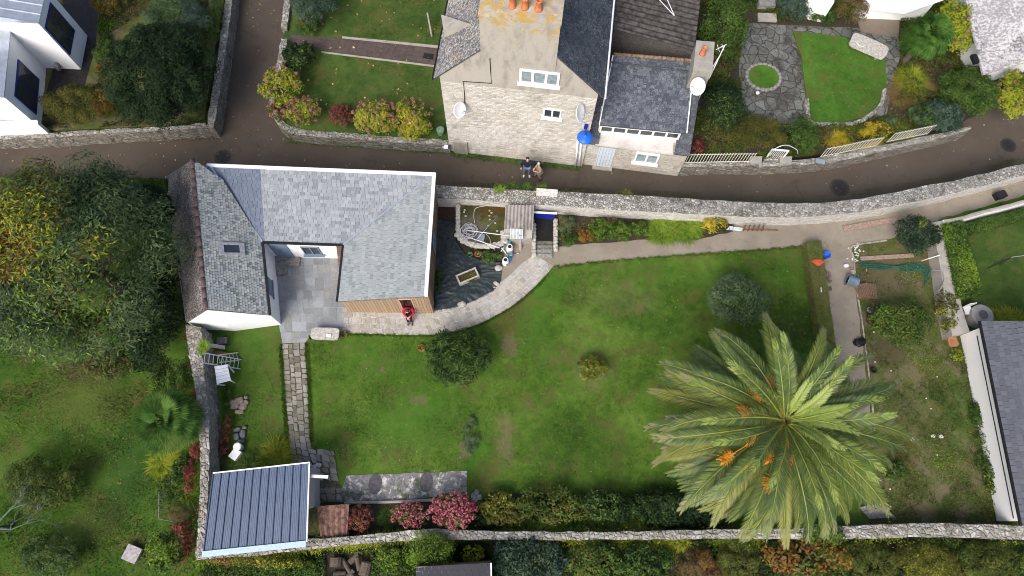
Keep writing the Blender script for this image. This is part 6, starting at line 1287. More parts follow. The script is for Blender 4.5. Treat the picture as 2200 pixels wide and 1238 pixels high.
 ('tree', 'light yellow-green slender tree growing over the bottom wall', 'tree', 925, 1185, 58, 44, 1.9, -.1, 'bright', .11, .3, .8, ((930, 1190, 60, 'mid', .45),), 1),
 ('shrub', 'dark green undergrowth left of the wood pile', 'shrub', 620, 1222, 85, 28, .5, -.1, 'mid', .08, .5, .9, (), 0),
 ('shrub', 'loose green bush between the wood pile and the slender tree', 'shrub', 838, 1205, 40, 34, .9, -.1, 'mid', .12, .4, .9, ((840, 1200, 30, 'bright', .3),), 0),
 ('shrub', 'small yellow-leaved sprig bush above the black shed roof', 'shrub', 1015, 1190, 26, 22, .8, -.1, 'lime', .12, .5, .4, (), 0),
 ('shrub', 'dense dark blue-green rhododendron below the bottom wall', 'shrub', 1138, 1203, 92, 52, 1.3, -.1, 'blue', .13, .45, 1.2, ((1138, 1203, 80, 'dark', .4),), 0),
 ('shrub', 'rounded green and olive shrub below the wall, mid frame', 'shrub', 1278, 1205, 70, 50, 1.1, -.1, 'mid', .13, .5, 1, ((1260, 1210, 50, 'olive', .4),), 0),
 ('shrub', 'dark green shrub between the rounded shrub and the brown heath', 'shrub', 1390, 1210, 63, 46, 1., -.1, 'mid', .1, .5, 1, ((1390, 1200, 50, 'dark', .4),), 0),
 ('shrub', 'pinkish brown dry heath bush at the bottom edge', 'shrub', 1502, 1218, 51, 43, .9, -.1, 'brown', .09, .3, 1, ((1520, 1205, 26, 'orange', .4),), 0),
 ('shrub', 'olive green heath bush right of the pinkish brown one', 'shrub', 1585, 1205, 53, 48, .9, -.1, 'olive', .08, .4, 1, ((1590, 1200, 44, 'mid', .4),), 0),
 ('shrub', 'autumn-coloured broad-leaved shrub below the palm', 'shrub', 1730, 1198, 107, 39, 1.2, -.1, 'orange', .17, .5, .8, ((1700, 1190, 60, 'brown', .4), (1760, 1230, 50, 'mid', .5)), 0),
 ('creeper', 'bright green creeper spilling over the wall under the palm tips', 'creeper', 1765, 1148, 73, 23, .9, .2, 'mid', .1, .5, 1, ((1765, 1150, 60, 'bright', .2),), 0),
 ('shrub', 'olive shrub below the wall right of the autumn-coloured one', 'shrub', 1868, 1205, 73, 43, 1., -.1, 'olive', .09, .4, 1, ((1860, 1205, 60, 'mid', .4),), 0),
 ('shrub', 'yellowish twiggy shrub in the bottom right strip', 'shrub', 1985, 1205, 85, 43, 1., -.1, 'olive', .1, .22, .9, ((1990, 1200, 60, 'lime', .25),), 0),
 ('shrub', 'dark olive shrub at the bottom right corner', 'shrub', 2130, 1205, 95, 43, .9, -.1, 'mid', .09, .4, .9, ((2130, 1205, 70, 'olive', .5),), 0),
 ('shrub', 'weeds along the foot of the long white barn wall', 'plant', 2112, 960, 14, 120, .35, 0, 'mid', .09, .5, .7, ((2110, 1050, 40, 'lime', .3),), 0),
 ('shrub', 'weedy clump at the barn corner by the wooden box', 'plant', 2052, 762, 16, 18, .4, 0, 'lime', .08, .5, .6, (), 0),
 ('ground_cover', 'white-flowered green ground cover between bed and sheeting', 'plant', 1052, 552, 34, 16, .2, 0, 'mid', .06, .5, 1, ((1055, 552, 34, 'grey', .35),), 0),
 ('ground_cover', 'thin weeds at the foot of the brown timber wall', 'plant', 944, 600, 7, 30, .25, 0, 'mid', .06, .5, 1.4, (), 0),
 ('shrub', 'grey-leaved patch of weeds in the rough spot of the main lawn', 'plant', 1012, 935, 22, 45, .15, 0, 'grey', .06, .3, .35, (), 0),
]
for (nm, lb, ct, px, py, rx, ry, h, z0, mt, lf, asp, dn, acc, tr) in B_:
    shrub(nm, lb, ct, px, py, rx, ry, h, z0, G[mt], lf, asp, dn, accents=[(a, b, c, G[d], e) for a, b, c, d, e in acc], tree=bool(tr), rc=.2 if rx > 150 else (.2 if rx > 100 else .24), K=120 if rx > 150 else (90 if rx > 100 else None))
# ---- clipped hedges
def hedge(name, label, quad, z1, mt, leaf=.07, dens=1., z0=0., acc=None):
    P = [np.array(W(*p, z1)) for p in quad]; n_top = 0; V = []
    a = np.linalg.norm(P[1]-P[0])*np.linalg.norm(P[3]-P[0]); n = int(dens*a*5.5/(leaf*leaf*.5)); s_, t_ = rng.uniform(0, 1, (n, 1)), rng.uniform(0, 1, (n, 1))
    Q = (P[0]*(1-s_)+P[1]*s_)*(1-t_)+(P[3]*(1-s_)+P[2]*s_)*t_; Q[:, 2] += rng.normal(0, .03, n)+.05*np.sin(Q[:, 0]*3)*np.sin(Q[:, 1]*3.3); Nn = np.tile([0, 0, 1.], (n, 1)); A = [Q]; B = [Nn]
    for i in range(4):
        p, q = P[i], P[(i+1) % 4]; L_ = np.linalg.norm(q-p); m_ = int(dens*L_*(z1-z0)*3.2/(leaf*leaf*.5)); s2 = rng.uniform(0, 1, (m_, 1)); X = p*(1-s2)+q*s2; X[:, 2] = rng.uniform(z0, z1, m_); c = sum(P)/4; nn = norm(np.array([(q-p)[1], -(q-p)[0], 0])); nn = nn if nn @ (p-c) > 0 else -nn
        X[:, :2] += (nn*rng.normal(0, .035, (m_, 1)))[:, :2]; A.append(X); B.append(np.tile(nn+[0, 0, .3], (m_, 1)))
    P_, N_ = np.vstack(A), np.vstack(B); V = leaves(P_, N_, leaf, .5); mats = [mt]; mi = None
    if acc: mats.append(acc[0]); f_ = np.sin(P_[:, 0]*2.1+1)*np.sin(P_[:, 1]*1.7)+rng.normal(0, .4, len(P_)); mi = (f_ > acc[1]).astype(np.int32)
    c = sum(P)/4; root = empty(name, (c[0], c[1], z0), label, 'hedge'); quadmesh('foliage', V, 4, mats, root, mi)
    sh_ = [Vector(p)+(Vector(c)-Vector(p)).normalized()*.09 for p in P]; MB().solid([Vector((p.x, p.y, z1-.12)) for p in sh_], z0).build('twig_shade_core', plain('hedge_twig_shade', (.05, .06, .022), .95, .4, 12), root)  # solid twig-coloured core, its dark tone painting the shade between leaves
hedge('hedge', 'clipped flat-topped low hedge along the gravel path, rake lying on it', [(1733, 522), (1763, 518), (1798, 765), (1768, 768)], .55, G['clip'], .055, 1.7, acc=(G['brown'], 1.15))
hedge('hedge', 'wide clipped green hedge on the right side of the concrete wall', [(2026, 482), (2068, 474), (2112, 632), (2060, 640)], .95, G['mid'], .09, .9, acc=(G['bright'], .2))
hedge('hedge', 'low green hedge strip behind the grey wall at the right edge', [(2072, 480), (2220, 442), (2220, 462), (2080, 502)], .6, G['mid'], .08, .8)
hedge('hedge', 'short green hedge between the lane and the big tree', [(268, 382), (358, 384), (358, 410), (268, 408)], .5, G['mid'], .08, .9, acc=(G['bright'], .5))
# ---- strap-leaved clumps
def spots(px, py, rx, ry, n, z=0.):
    o = []
    for k in range(n): a = random.uniform(0, 6.3); r_ = math.sqrt(random.random()); o.append(W(px+rx*r_*math.cos(a), py+ry*r_*math.sin(a), z)[:2])
    return o
blades('agapanthus', 'wider bright strap-leaved clump in the wall border', 'plant', spots(1422, 496, 34, 12, 10), 1500, .62, .035, G['bright']); blades('agapanthus', 'smaller bright strap-leaved clump beside the yellow shrub', 'plant', spots(1483, 495, 20, 10, 7), 900, .6, .035, G['bright'])
blades('ornamental_grass', 'orange-brown ornamental grass clump beside the bright lawn', 'grass', spots(1957, 200, 38, 28, 14, -.3), 3200, .7, .02, G['straw'], -.3); blades('ornamental_grass', 'green-yellow tuft in the middle of the orange grass clump', 'grass', spots(1950, 178, 24, 14, 6, -.3), 1100, .75, .022, G['lime'], -.2)
blades('ornamental_grass', 'yellow grass band behind the right lane railing', 'grass', spots(1830, 302, 58, 12, 16, -.3), 2200, .55, .02, G['yellow'], -.3); blades('ornamental_grass', 'straw-coloured grass behind the lane gate end of the railing', 'grass', spots(1915, 285, 32, 10, 8, -.3), 800, .5, .02, G['lime'], -.3)
blades('strap_plant', 'bright green strap-leaved plant near the white house path', 'plant', spots(230, 52, 5, 5, 3, -.15), 260, .42, .035, G['bright'], -.15)
blades('rush_clump', 'yellow-green rush clump leaning by the stone walk above the shed', 'grass', spots(592, 982, 16, 20, 6), 1100, .95, .022, G['lime'], 0, .5); blades('rush_clump', 'dark green long grass behind the blue shed roof', 'grass', spots(535, 1005, 48, 14, 16), 1900, .65, .02, G['mid'])
blades('strap_plant', 'bright strap-leaved plant above the left fan palm', 'plant', spots(362, 838, 16, 20, 7), 800, .6, .035, G['bright']); blades('strap_plant', 'yellow-green strap-leaved plant below the left fan palm', 'plant', spots(352, 990, 14, 18, 6), 700, .6, .035, G['lime'])
blades('strap_plant', 'bright strap-leaved tuft beside the west wall near the shed', 'plant', spots(403, 1048, 9, 22, 5), 420, .5, .03, G['bright']); blades('strap_plant', 'green iris-like clump left of the pinker hydrangea', 'plant', spots(835, 1112, 14, 14, 5), 420, .45, .03, G['mid'])
blades('strap_plant', 'small spiky green plant at the bottom right edge', 'plant', spots(2170, 1205, 8, 8, 3), 200, .5, .03, G['bright']); blades('fern_fringe', 'bright fern fringe along the lawn side of the bottom wall', 'fern', [W(x, 1134+random.uniform(-4, 4), 0)[:2] for x in range(1070, 1520, 6) if random.random() < .8], 2600, .4, .035, G['bright'], .1)
blades('fern_fringe', 'bright fern fringe along the outer side of the bottom wall', 'fern', [W(x, 1164+random.uniform(-2, 4), 0)[:2] for x in list(range(1235, 1470, 6))+list(range(1540, 1620, 6))], 1700, .4, .035, G['lime'], .2)
blades('grass_tuft', 'tall grass behind the grey cistern near the barn roof', 'grass', spots(2160, 682, 42, 5, 10), 900, .5, .02, G['lime'])
blades('creeping_fringe', 'yellow-green creeping fringe on the outer edge of the south-west wall', 'creeper', [W(x, 1200-(x-430)*.11+random.uniform(-2, 3), .5)[:2] for x in range(430, 900, 7)], 1700, .28, .03, G['lime'], .4)
for k, (px, py, lb) in enumerate(((1098, 402, 'left'), (1130, 402, 'middle'), (1160, 405, 'right'))): blades('weed_tuft', lb+' green weed tuft on the lane edge of the curved wall by the coping slab', 'weed', spots(px, py, 10, 3, 4, .9), 130, .22, .025, G['mid'], .9)
blades('weed_tuft', 'small fern tuft growing on the curved wall top above the little store', 'weed', spots(1076, 409, 5, 3, 2, .95), 90, .22, .03, G['bright'], .93); blades('weed_tuft', 'pale weed tuft on the wall edge above the wall border ferns', 'weed', spots(1346, 415, 8, 3, 3, .9), 90, .22, .02, G['olive'], .9)
blades('wall_foot_weeds', 'thin green weeds along the foot of the stone gable', 'weed', [W(x, 330+(x-967)*.115+random.uniform(-2, 4), -1)[:2] for x in range(970, 1250, 5)], 1300, .16, .025, G['mid'], -1)
blades('weed_tuft', 'green weeds growing on the west wall beside the grey plank', 'weed', spots(436, 745, 5, 7, 3, 1.3), 160, .25, .03, G['bright'], 1.25)
blades('trough_plants', 'small mixed plants growing in the stone trough', 'plant', spots(1005, 595, 16, 6, 9, .3), 330, .2, .03, G['olive'], .3)
blades('lane_verge_weeds', 'weeds along the foot of the low lane wall by the hydrangeas', 'weed', [W(620+x*3.4, 303+x*.25+random.uniform(-2, 2), -1)[:2] for x in range(0, 100)], 1000, .14, .025, G['mid'], -1)
# ---- fan palms
def fanfrond(R_, mt):
    V = []; n = 34
    for k in range(n):
        a = (k/(n-1)-.5)*R(285); d = np.array([math.cos(a), math.sin(a), 0]); s_ = np.array([-math.sin(a), math.cos(a), 0]); L_ = R_*(.8+.2*math.cos(a*.5))*random.uniform(.93, 1.05); w_ = R_*.055
        c0 = np.array([0, 0, 0.]); m_ = d*L_*.55+np.array([0, 0, .05*R_]); e_ = d*L_-np.array([0, 0, .12*R_]); V += [c0, m_-s_*w_+[0, 0, -.02], e_, m_+s_*w_+[0, 0, .02]]
    return quadmesh('frond', np.array(V), 4, mt, None, None, (0, 0, 0))
def fanpalm(px, py, z, r_, n, label, mt, trunk=True, z0=0.):
    c = W(px, py, z); root = empty('fan_palm', (c.x, c.y, z0), label, 'palm'); src = fanfrond(r_*.46, mt); me = src.data; bpy.data.objects.remove(src)
    pet = MB()
    for k in range(n):
        az = k*2.39996; el = R(78)-R(95)*(k/n)**.8; d = Vector((math.cos(az)*math.cos(el), math.sin(az)*math.cos(el), math.sin(el))); L_ = r_*random.uniform(.5, .62); p = Vector((0, 0, z-z0))+d*L_
        o = bpy.data.objects.new('frond', me); COL.objects.link(o); o.parent = root; o.location = p
        el2 = el-R(28); xx = Vector((math.cos(az)*math.cos(el2), math.sin(az)*math.cos(el2), math.sin(el2))); yy = Vector((-math.sin(az), math.cos(az), 0)); zz_ = xx.cross(yy); q = Matrix((xx, yy, zz_)).transposed().to_euler(); o.rotation_euler = q; o.scale = [random.uniform(.85, 1.1)]*3
        pet.tube([Vector((c.x, c.y, z)), Vector((c.x, c.y, z0))+p], [.02, .012], 4)
    pet.build('leaf_stalks', G['mid'], root); MB().tube([Vector((c.x, c.y, z0-.05)), Vector((c.x, c.y, z))], [.17, .14], 10).build('trunk', BARK, root)
fanpalm(1990, 78, 1.7, 1.35, 26, 'green fan palm beside the tall yellow-green hydrangea', leafmat('fan_green', [(.02, .06, .012), (.04, .1, .018), (.07, .15, .025), (.1, .19, .03)]), z0=-.3)
fanpalm(362, 906, 2.2, 1.5, 30, 'dark green fan palm beside the west stone wall', leafmat('fan_dark', [(.03, .08, .015), (.05, .12, .02), (.08, .16, .03), (.13, .17, .04)]))
fanpalm(322, 448, 1.6, 1.2, 22, 'dark fan palm in the gap between the big tree and the slate roof', G['dark'])
# ---- bare lichened tree bottom left
bt = empty('bare_tree', W(25, 1120, 0), 'grey lichen-covered nearly bare tree at the bottom left edge', 'tree'); m = MB(); b0 = W(22, 1135, 0)
def branch(p, d, L_, r_, dep):
    q = p+d*L_; m.tube([p, p.lerp(q, .5)+Vector((random.uniform(-.08, .08), random.uniform(-.08, .08), .05)), q], [r_, r_*.8, r_*.55], 5)
    if dep:
        for k in range(random.choice((2, 3, 3))): dd = (d+Vector((random.uniform(-.9, .9), random.uniform(-.9, .9), random.uniform(-.35, .45)))).normalized(); branch(q, dd, L_*random.uniform(.6, .85), r_*.55, dep-1)
m.tube([b0, b0+Vector((.1, 0, 1.1))], [.14, .1], 8)
for a in (0, .8, 1.7, -.9, 2.8, -2.): branch(b0+Vector((.1, 0, 1.05)), Vector((math.cos(a), math.sin(a), .45)).normalized(), 1.0, .05, 4)
m.build('branches', plain('lichened_bark', (.1, .125, .085), .9, .35, 8), bt)
# ---- the big date palm
pr = empty('date_palm', W(1695, 905, 5.)*1, 'huge feathery date palm with orange fruit stalks on the main lawn', 'palm'); hz = W(1692, 903, 5.); pr.location = (hz.x, hz.y, 0)
def frondmesh(L_, droop, lift_, mts, curl=0., kind=0):
    N_ = 13; cur = [Vector((0, 0, 0))]; el = lift_; seg = L_/N_
    for i in range(N_): el -= droop/N_*(.5+1.1*i/N_); cur.append(cur[-1]+Vector((math.cos(el)*seg, curl*seg*i/N_, math.sin(el)*seg)))
    P = np.array([tuple(p) for p in cur]); V = []; mi = []; nl = 96
    for sd_ in (-1, 1):
        for k in range(nl):
            t = .1+.9*(k+.5)/nl; f = t*N_; i = min(N_-1, int(f)); p = P[i]+(P[i+1]-P[i])*(f-i); T = norm(P[i+1]-P[i]); side = np.array([0, 1., 0]); up = np.cross(T, side)
            prof = min(1, (t-.05)*5)*(1-.62*max(0, (t-.55)/.45)**1.6); ll = .56*prof*random.uniform(.88, 1.1)*(L_/4.6)**.5; ang = R(52-26*t)
            d = norm(T*math.cos(ang)+side*sd_*math.sin(ang)+up*random.uniform(.02, .3)); w_ = .0165
            mid = p+d*ll*.5; e_ = p+d*ll+np.array([0, 0, -.1*ll-.03]); wv = norm(np.cross(d, up))*w_
            V += [p-wv*.5, mid-wv, e_, mid+wv]; mi.append(1 if (t > .86 and random.random() < .6) or random.random() < .04 else 0)
    me = quadmesh('frond', np.array(V), 4, mts[:2], None, mi, (0, 0, 0)).data
    return me, [tuple(p) for p in cur]
def palmleaf(name, st): 
    t = NT(name); r_ = t.math('ADD', t.math('MULTIPLY', t.isl(), .35), t.math('MULTIPLY', t.objr(), .65)); n_ = len(st)
    return t.out(t.ramp(r_, [((i+.5)/n_, s_) for i, s_ in enumerate(st)]), .5, None, 0, .3)
PG = palmleaf('date_palm_green', [(.075, .11, .018), (.038, .078, .032), (.11, .155, .025), (.17, .2, .03), (.055, .1, .042), (.09, .14, .022)])
PY = palmleaf('date_palm_yellow', [(.11, .14, .03), (.17, .19, .04), (.24, .24, .05), (.08, .12, .035)])
PT = palmleaf('date_palm_tip', [(.17, .17, .08), (.22, .21, .1), (.13, .16, .05)])
PD = palmleaf('date_palm_dead', [(.13, .11, .08), (.2, .17, .13), (.27, .24, .19)])
PNEW = palmleaf('date_palm_new', [(.17, .24, .04), (.27, .33, .09), (.2, .28, .05)])
RACH = plain('palm_rachis', (.2, .24, .05), .5, .25, 4)
cls = [('new', 2.2, 1.0, R(66), [PNEW, PG]), ('up', 3.5, .9, R(52), [PG, PNEW]), ('mid', 4.5, 1.15, R(36), [PG, PT]), ('wide', 4.8, 1.1, R(16), [PG, PT]), ('low', 4.75, .95, R(-2), [PY, PT]), ('old', 4.4, .8, R(-16), [PY, PD]), ('dead', 4.0, .8, R(-30), [PD, PT])]
for vi, (nm, L_, dr_, lf_, mts) in enumerate(cls):
    for v2 in range(2):
        me, cur = frondmesh(L_, dr_*random.uniform(.9, 1.1), lf_, mts, curl=(-.25, .25)[v2]); src = [o for o in bpy.data.objects if o.data is me][0]; bpy.data.objects.remove(src)
        # rachis joins the same mesh
        bm = bmesh.new(); bm.from_mesh(me); rr = MB(); rr.tube(cur, [.035*(1-i/14)+.008 for i in range(len(cur))], 5); bv = [bm.verts.new(v) for v in rr.v]
        me.materials.append(RACH)
        for f in rr.f:
            try: bm.faces.new([bv[i] for i in f]).material_index = 2
            except ValueError: pass
        bm.to_mesh(me); bm.free(); cls[vi] = cls[vi]+(me,)
counts = dict(new=7, up=16, mid=23, wide=22, low=18, old=9, dead=5); k = 0
for c_ in cls:
    nm = c_[0]; n = counts[nm]
    for i in range(n):
        az = (i+random.uniform(-.16, .16))*2*math.pi/n+k*.37
        if nm == 'new': az = R(-60)+R(150)*i/n
        if nm == 'dead': az = random.uniform(R(120), R(250))
        if nm == 'old': az = R(95)+R(230)*(i+.5)/n+random.uniform(-.1, .1)
        o = bpy.data.objects.new('frond', c_[5+i % 2]); COL.objects.link(o); o.parent = pr; o.location = (math.cos(az)*.16, math.sin(az)*.16, {'new': 5.0, 'up': 4.9, 'mid': 4.75, 'wide': 4.55, 'low': 4.4, 'old': 4.25, 'dead': 4.1}[nm]+random.uniform(-.06, .06))
        o.rotation_euler = (random.uniform(-.25, .25), random.uniform(-.09, .09), az); s_ = random.uniform(.93, 1.06)*(1.075-.025*math.cos(az)-.17*abs(math.sin(az))-.03*math.sin(az)); o.scale = (s_, s_, s_)
    k += 1
FV, FM = [], []
for c_ in cls[3:]:                           # the crowded lower fronds, too many to tell apart
    me = c_[5]; co = np.empty(len(me.vertices)*3, np.float32); me.vertices.foreach_get('co', co); co = co.reshape(-1, 3); nq = 96*2*4; co = co[:nq]
    for i in range(19):
        az = random.uniform(0, 6.283); s_ = random.uniform(.88, 1.0)*(1.07-.025*math.cos(az)-.17*abs(math.sin(az))); ca, sa = math.cos(az)*s_, math.sin(az)*s_
        FV.append(np.stack([co[:, 0]*ca-co[:, 1]*sa+hz.x, co[:, 0]*sa+co[:, 1]*ca+hz.y, co[:, 2]*s_+random.uniform(3.7, 4.3)], 1)); FM.append(np.full(nq//4, 1 if c_[0] in ('old', 'dead') else 0))
tag(quadmesh('lower_fronds', np.vstack(FV), 4, [PG, PD], pr, np.concatenate(FM)), kind='stuff')
MB().tube([(hz.x, hz.y, -.05), (hz.x, hz.y, .6), (hz.x, hz.y, 3.6), (hz.x, hz.y, 4.2), (hz.x, hz.y, 4.6)], [.5, .4, .38, .45, .1], 14).build('trunk', BARK, pr, True)
ORG = palmleaf('orange_fruit_strand', [(.48, .13, .012), (.62, .22, .018), (.6, .3, .03)]); m = None
for px, py, z, dv in ((1590, 882, 5.6, (-1, .1)), (1552, 988, 4.9, (-1, -.3)), (1606, 945, 5.2, (-.8, -.4)), (1690, 992, 5.3, (.1, -1)), (1646, 985, 5.2, (-.2, -1)), (1652, 1048, 5.0, (-.1, -1)), (1622, 846, 5.4, (-.6, .6)), (1650, 815, 5.3, (-.2, 1)), (1600, 1010, 4.9, (-1, -1))):
    c = W(px, py, z); m = MB(); b_ = Vector((hz.x, hz.y, 4.7)); 
    m.tube([b_, b_.lerp(c, .5)+Vector((0, 0, .25)), c+Vector((0, 0, .12))], [.03, .025, .02], 5)
    for j in range(170):
        a = random.uniform(0, 6.28); r_ = random.uniform(.06, .3); d = Vector((math.cos(a)*r_, math.sin(a)*r_, 0)); s0 = c+Vector((0, 0, .12))-(c-b_)*random.uniform(0, .12)
        m.tube([s0, s0+d*.6+Vector((0, 0, .08)), s0+d+Vector((0, 0, -.12))], .01, 3, cap=False)
    m.build('fruit_cluster', ORG, pr)

# ------------------------------------------------------------------ people
def skinmesh(name, verts, edges, radii, mt, parent, root=0, sub=2):
    L_ = rootloc(parent); me = bpy.data.meshes.new(name); me.from_pydata([tuple(Vector(v)-L_) for v in verts], edges, []); o = linkmesh(name, me, mt, parent, True)
    md = o.modifiers.new('skin', 'SKIN'); md.use_smooth_shade = True
    for i, r_ in enumerate(radii): sv = me.skin_vertices[0].data[i]; sv.radius = (r_, r_) if not isinstance(r_, tuple) else r_; sv.use_root = (i == root)
    o.modifiers.new('sub', 'SUBSURF').render_levels = sub; return o
def person(c, facing, J, label, skin, hair, top, bottom, shoe, longhair=False, sleeve=True):
    """J: joint name -> local (x right, y forward, z up)"""
    q = Matrix.Rotation(facing, 3, 'Z'); c = Vector(c); e = empty('person', c, label, 'person'); P = {k: c+q @ Vector(v) for k, v in J.items()}
    vs, es, rs = [], [], []
    def add(name, r_, par=None):
        vs.append(P[name] if isinstance(name, str) else name); rs.append(r_)
        if par is not None: es.append((par, len(vs)-1))
        return len(vs)-1
    pe_ = add('pelvis', .09); sp_ = add('waist', (.09, .07), pe_); chh = add('chest', (.1, .075), sp_); nk = add('neck', .055, chh); hd = add('head', (.085, .095), nk); add(P['head']+(P['head']-P['neck']).normalized()*.1, (.07, .08), hd)
    for s_ in ('l', 'r'):
        sh_ = add('sh_'+s_, .06, chh); el = add('el_'+s_, .042, sh_); wr = add('wr_'+s_, .027, el); d = (P['wr_'+s_]-P['el_'+s_]).normalized(); sd_ = d.cross(Vector((0.1, .2, .9))).normalized(); pm = add(P['wr_'+s_]+d*.05, (.036, .018), wr)
        for k_, (o_, l_) in enumerate(((-.03, .062), (-.01, .075), (.01, .07), (.03, .055))):
            b_ = P['wr_'+s_]+d*.085+sd_*o_; f1 = add(b_, .009, pm); f2 = add(b_+d*l_*.55+Vector((0, 0, -.006)), .008, f1); add(b_+d*l_+Vector((0, 0, -.02)), .006, f2)
        t1 = add(P['wr_'+s_]+d*.045+sd_*.045, .01, pm); add(P['wr_'+s_]+d*.08+sd_*.07, .008, t1)
        hp = add('hip_'+s_, .065, pe_); kn = add('kn_'+s_, .055, hp); an_ = add('an_'+s_, .036, kn); add('toe_'+s_, .03, an_)
    skinmesh('body', vs, es, rs, skin, e)
    def sub_(name, chain, rad, mt):
        v, ed, rr = [], [], []; idx = {}
        for ch_ in chain:
            prev = None
            for nm in ch_:
                if nm not in idx: idx[nm] = len(v); v.append(P[nm] if isinstance(nm, str) else nm); rr.append(rad[nm])
                if prev is not None: ed.append((idx[prev], idx[nm]))
                prev = nm
        return skinmesh(name, v, ed, rr, mt, e)
    sub_('top', [['pelvis', 'waist', 'chest', 'sh_l', 'el_l', 'wr_l'], ['chest', 'sh_r', 'el_r', 'wr_r']], dict(pelvis=(.17, .14), waist=(.165, .135), chest=(.2, .155), sh_l=.088, sh_r=.088, el_l=.056, el_r=.056, wr_l=.04, wr_r=.04), top)
    sub_('trousers', [['pelvis', 'hip_l', 'kn_l', 'an_l'], ['pelvis', 'hip_r', 'kn_r', 'an_r']], dict(pelvis=(.15, .125), hip_l=.105, hip_r=.105, kn_l=.07, kn_r=.07, an_l=.055, an_r=.055), bottom)
    for s_ in ('l', 'r'):
        a, b = P['an_'+s_], P['toe_'+s_]; skinmesh('shoe', [a+Vector((0, 0, -.03))-(b-a)*.25, a.lerp(b, .5)+Vector((0, 0, -.01)), b], [(0, 1), (1, 2)], [.05, .052, .042], shoe, e, 0, 2)
    h = P['head']; up_ = (P['head']-P['neck']).normalized(); fw = q @ Vector(J.get('look', (0, 1, 0)))
    hv = [h+up_*.11-fw*.01, h+up_*.07-fw*.05, h-fw*.07]; hr = [(.08, .085), (.11, .11), (.1, .1)]; he = [(0, 1), (1, 2)]
    if longhair: hv += [h-fw*.07-up_*.16, P['chest']-fw*.1+Vector((0, 0, .02)), P['waist']-fw*.1+Vector((0, 0, .08))]; hr += [(.12, .09), (.14, .09), (.1, .06)]; he += [(2, 3), (3, 4), (4, 5)]
    skinmesh('hair', hv, he, hr, hair, e)
    fcn = h+fw*.095-up_*.005; rt_ = up_.cross(fw).normalized(); MB().lathe(fcn+up_*.0, [(.016, -.01), (.012, .012), (.001, .02)], 8, 0, fw).build('nose', skin, e, True)
    for s_ in (-1, 1): MB().lathe(h+fw*.088+rt_*s_*.034+up_*.03, [(.012, -.004), (.01, .004), (.001, .008)], 8, 0, fw).build('eye', plain('eye', (.03, .02, .015), .3), e, True); MB().lathe(h+rt_*s_*.092+up_*.005, [(.028, -.01), (.024, .012), (.001, .014)], 8, 0, rt_*s_).build('ear', skin, e, True)
    MB().bar(h+fw*.094-up_*.045-rt_*.022, h+fw*.094-up_*.045+rt_*.022, .008, .006).build('mouth', plain('lips', (.35, .12, .1), .5), e)
    return e, P
SKIN = plain('skin', (.55, .33, .25), .5, .06, 20, 0, .02); HAIR = plain('dark_hair', (.018, .012, .01), .5, .4, 40); NAVY = plain('navy_wool', (.012, .016, .035), .85, .3, 30); JEAN = plain('blue_jeans', (.13, .18, .3), .8, .35, 14); WSH = plain('white_leather', (.8, .8, .8), .5, .05)
TAUPE = plain('taupe_coat', (.3, .22, .18), .85, .2, 14); BBOOT = plain('black_boots', (.02, .018, .02), .6); CRIM = plain('crimson_jacket', (.42, .012, .045), .6, .2, 14); BLKT = plain('black_leggings', (.012, .012, .018), .7); GREYS = plain('grey_purple_trainers', (.11, .1, .14), .6)
st_J = dict(pelvis=(0, 0, .93), waist=(0, .0, 1.12), chest=(0, .0, 1.34), neck=(0, .0, 1.5), head=(0, .02, 1.62), look=(0, .9, .35), sh_l=(-.19, 0, 1.42), el_l=(-.25, -.03, 1.14), wr_l=(-.27, .06, .9), sh_r=(.19, 0, 1.42), el_r=(.42, -.02, 1.3), wr_r=(.62, .04, 1.4), hip_l=(-.1, 0, .88), kn_l=(-.12, .02, .48), an_l=(-.13, 0, .09), toe_l=(-.15, .17, .04), hip_r=(.1, 0, .88), kn_r=(.13, .02, .48), an_r=(.15, 0, .09), toe_r=(.17, .17, .04))
def mir(J): return {k: (-v[0], v[1], v[2]) for k, v in J.items()}
# facing south (towards the camera's foot): local +y -> -Y world; mirrored so the raised arm points right in the photo
person(W(1131, 377, -1), math.pi, mir(st_J), 'person in navy jumper, blue jeans and white shoes standing in the lane, looking up', SKIN, HAIR, NAVY, JEAN, WSH)
w_J = dict(pelvis=(0, 0, .85), waist=(0, .03, 1.02), chest=(0, .05, 1.24), neck=(0, .06, 1.38), head=(0, .08, 1.5), look=(0, 1, -.25), sh_l=(-.16, .03, 1.3), el_l=(-.22, .06, 1.06), wr_l=(-.1, .22, 1.0), sh_r=(.16, .03, 1.3), el_r=(.22, .08, 1.06), wr_r=(.1, .24, 1.0), hip_l=(-.09, 0, .8), kn_l=(-.1, .04, .44), an_l=(-.11, -.08, .09), toe_l=(-.13, .08, .04), hip_r=(.09, 0, .8), kn_r=(.12, .16, .46), an_r=(.15, .16, .09), toe_r=(.17, .33, .04))
e_, P_ = person(W(1158, 384, -1), R(105), w_J, 'person with long dark hair in a long taupe coat, walking beside the one in navy', SKIN, HAIR, TAUPE, TAUPE, BBOOT, True)
skinmesh('coat_skirt', [P_['waist'], P_['pelvis'], P_['pelvis'].lerp(P_['kn_l'].lerp(P_['kn_r'], .5), .75)], [(0, 1), (1, 2)], [(.15, .13), (.2, .17), (.25, .2)], TAUPE, e_); MB().lathe(P_['head']+Vector((0, 0, .1)), [(.085, .0), (.07, .02), (.045, .03), (.001, .035)], 14).build('beret', plain('cream_headband', (.5, .44, .38), .8), e_, True)
sit_z = sill_z; q = fs.p((du0+du1)/2, 0, 0)
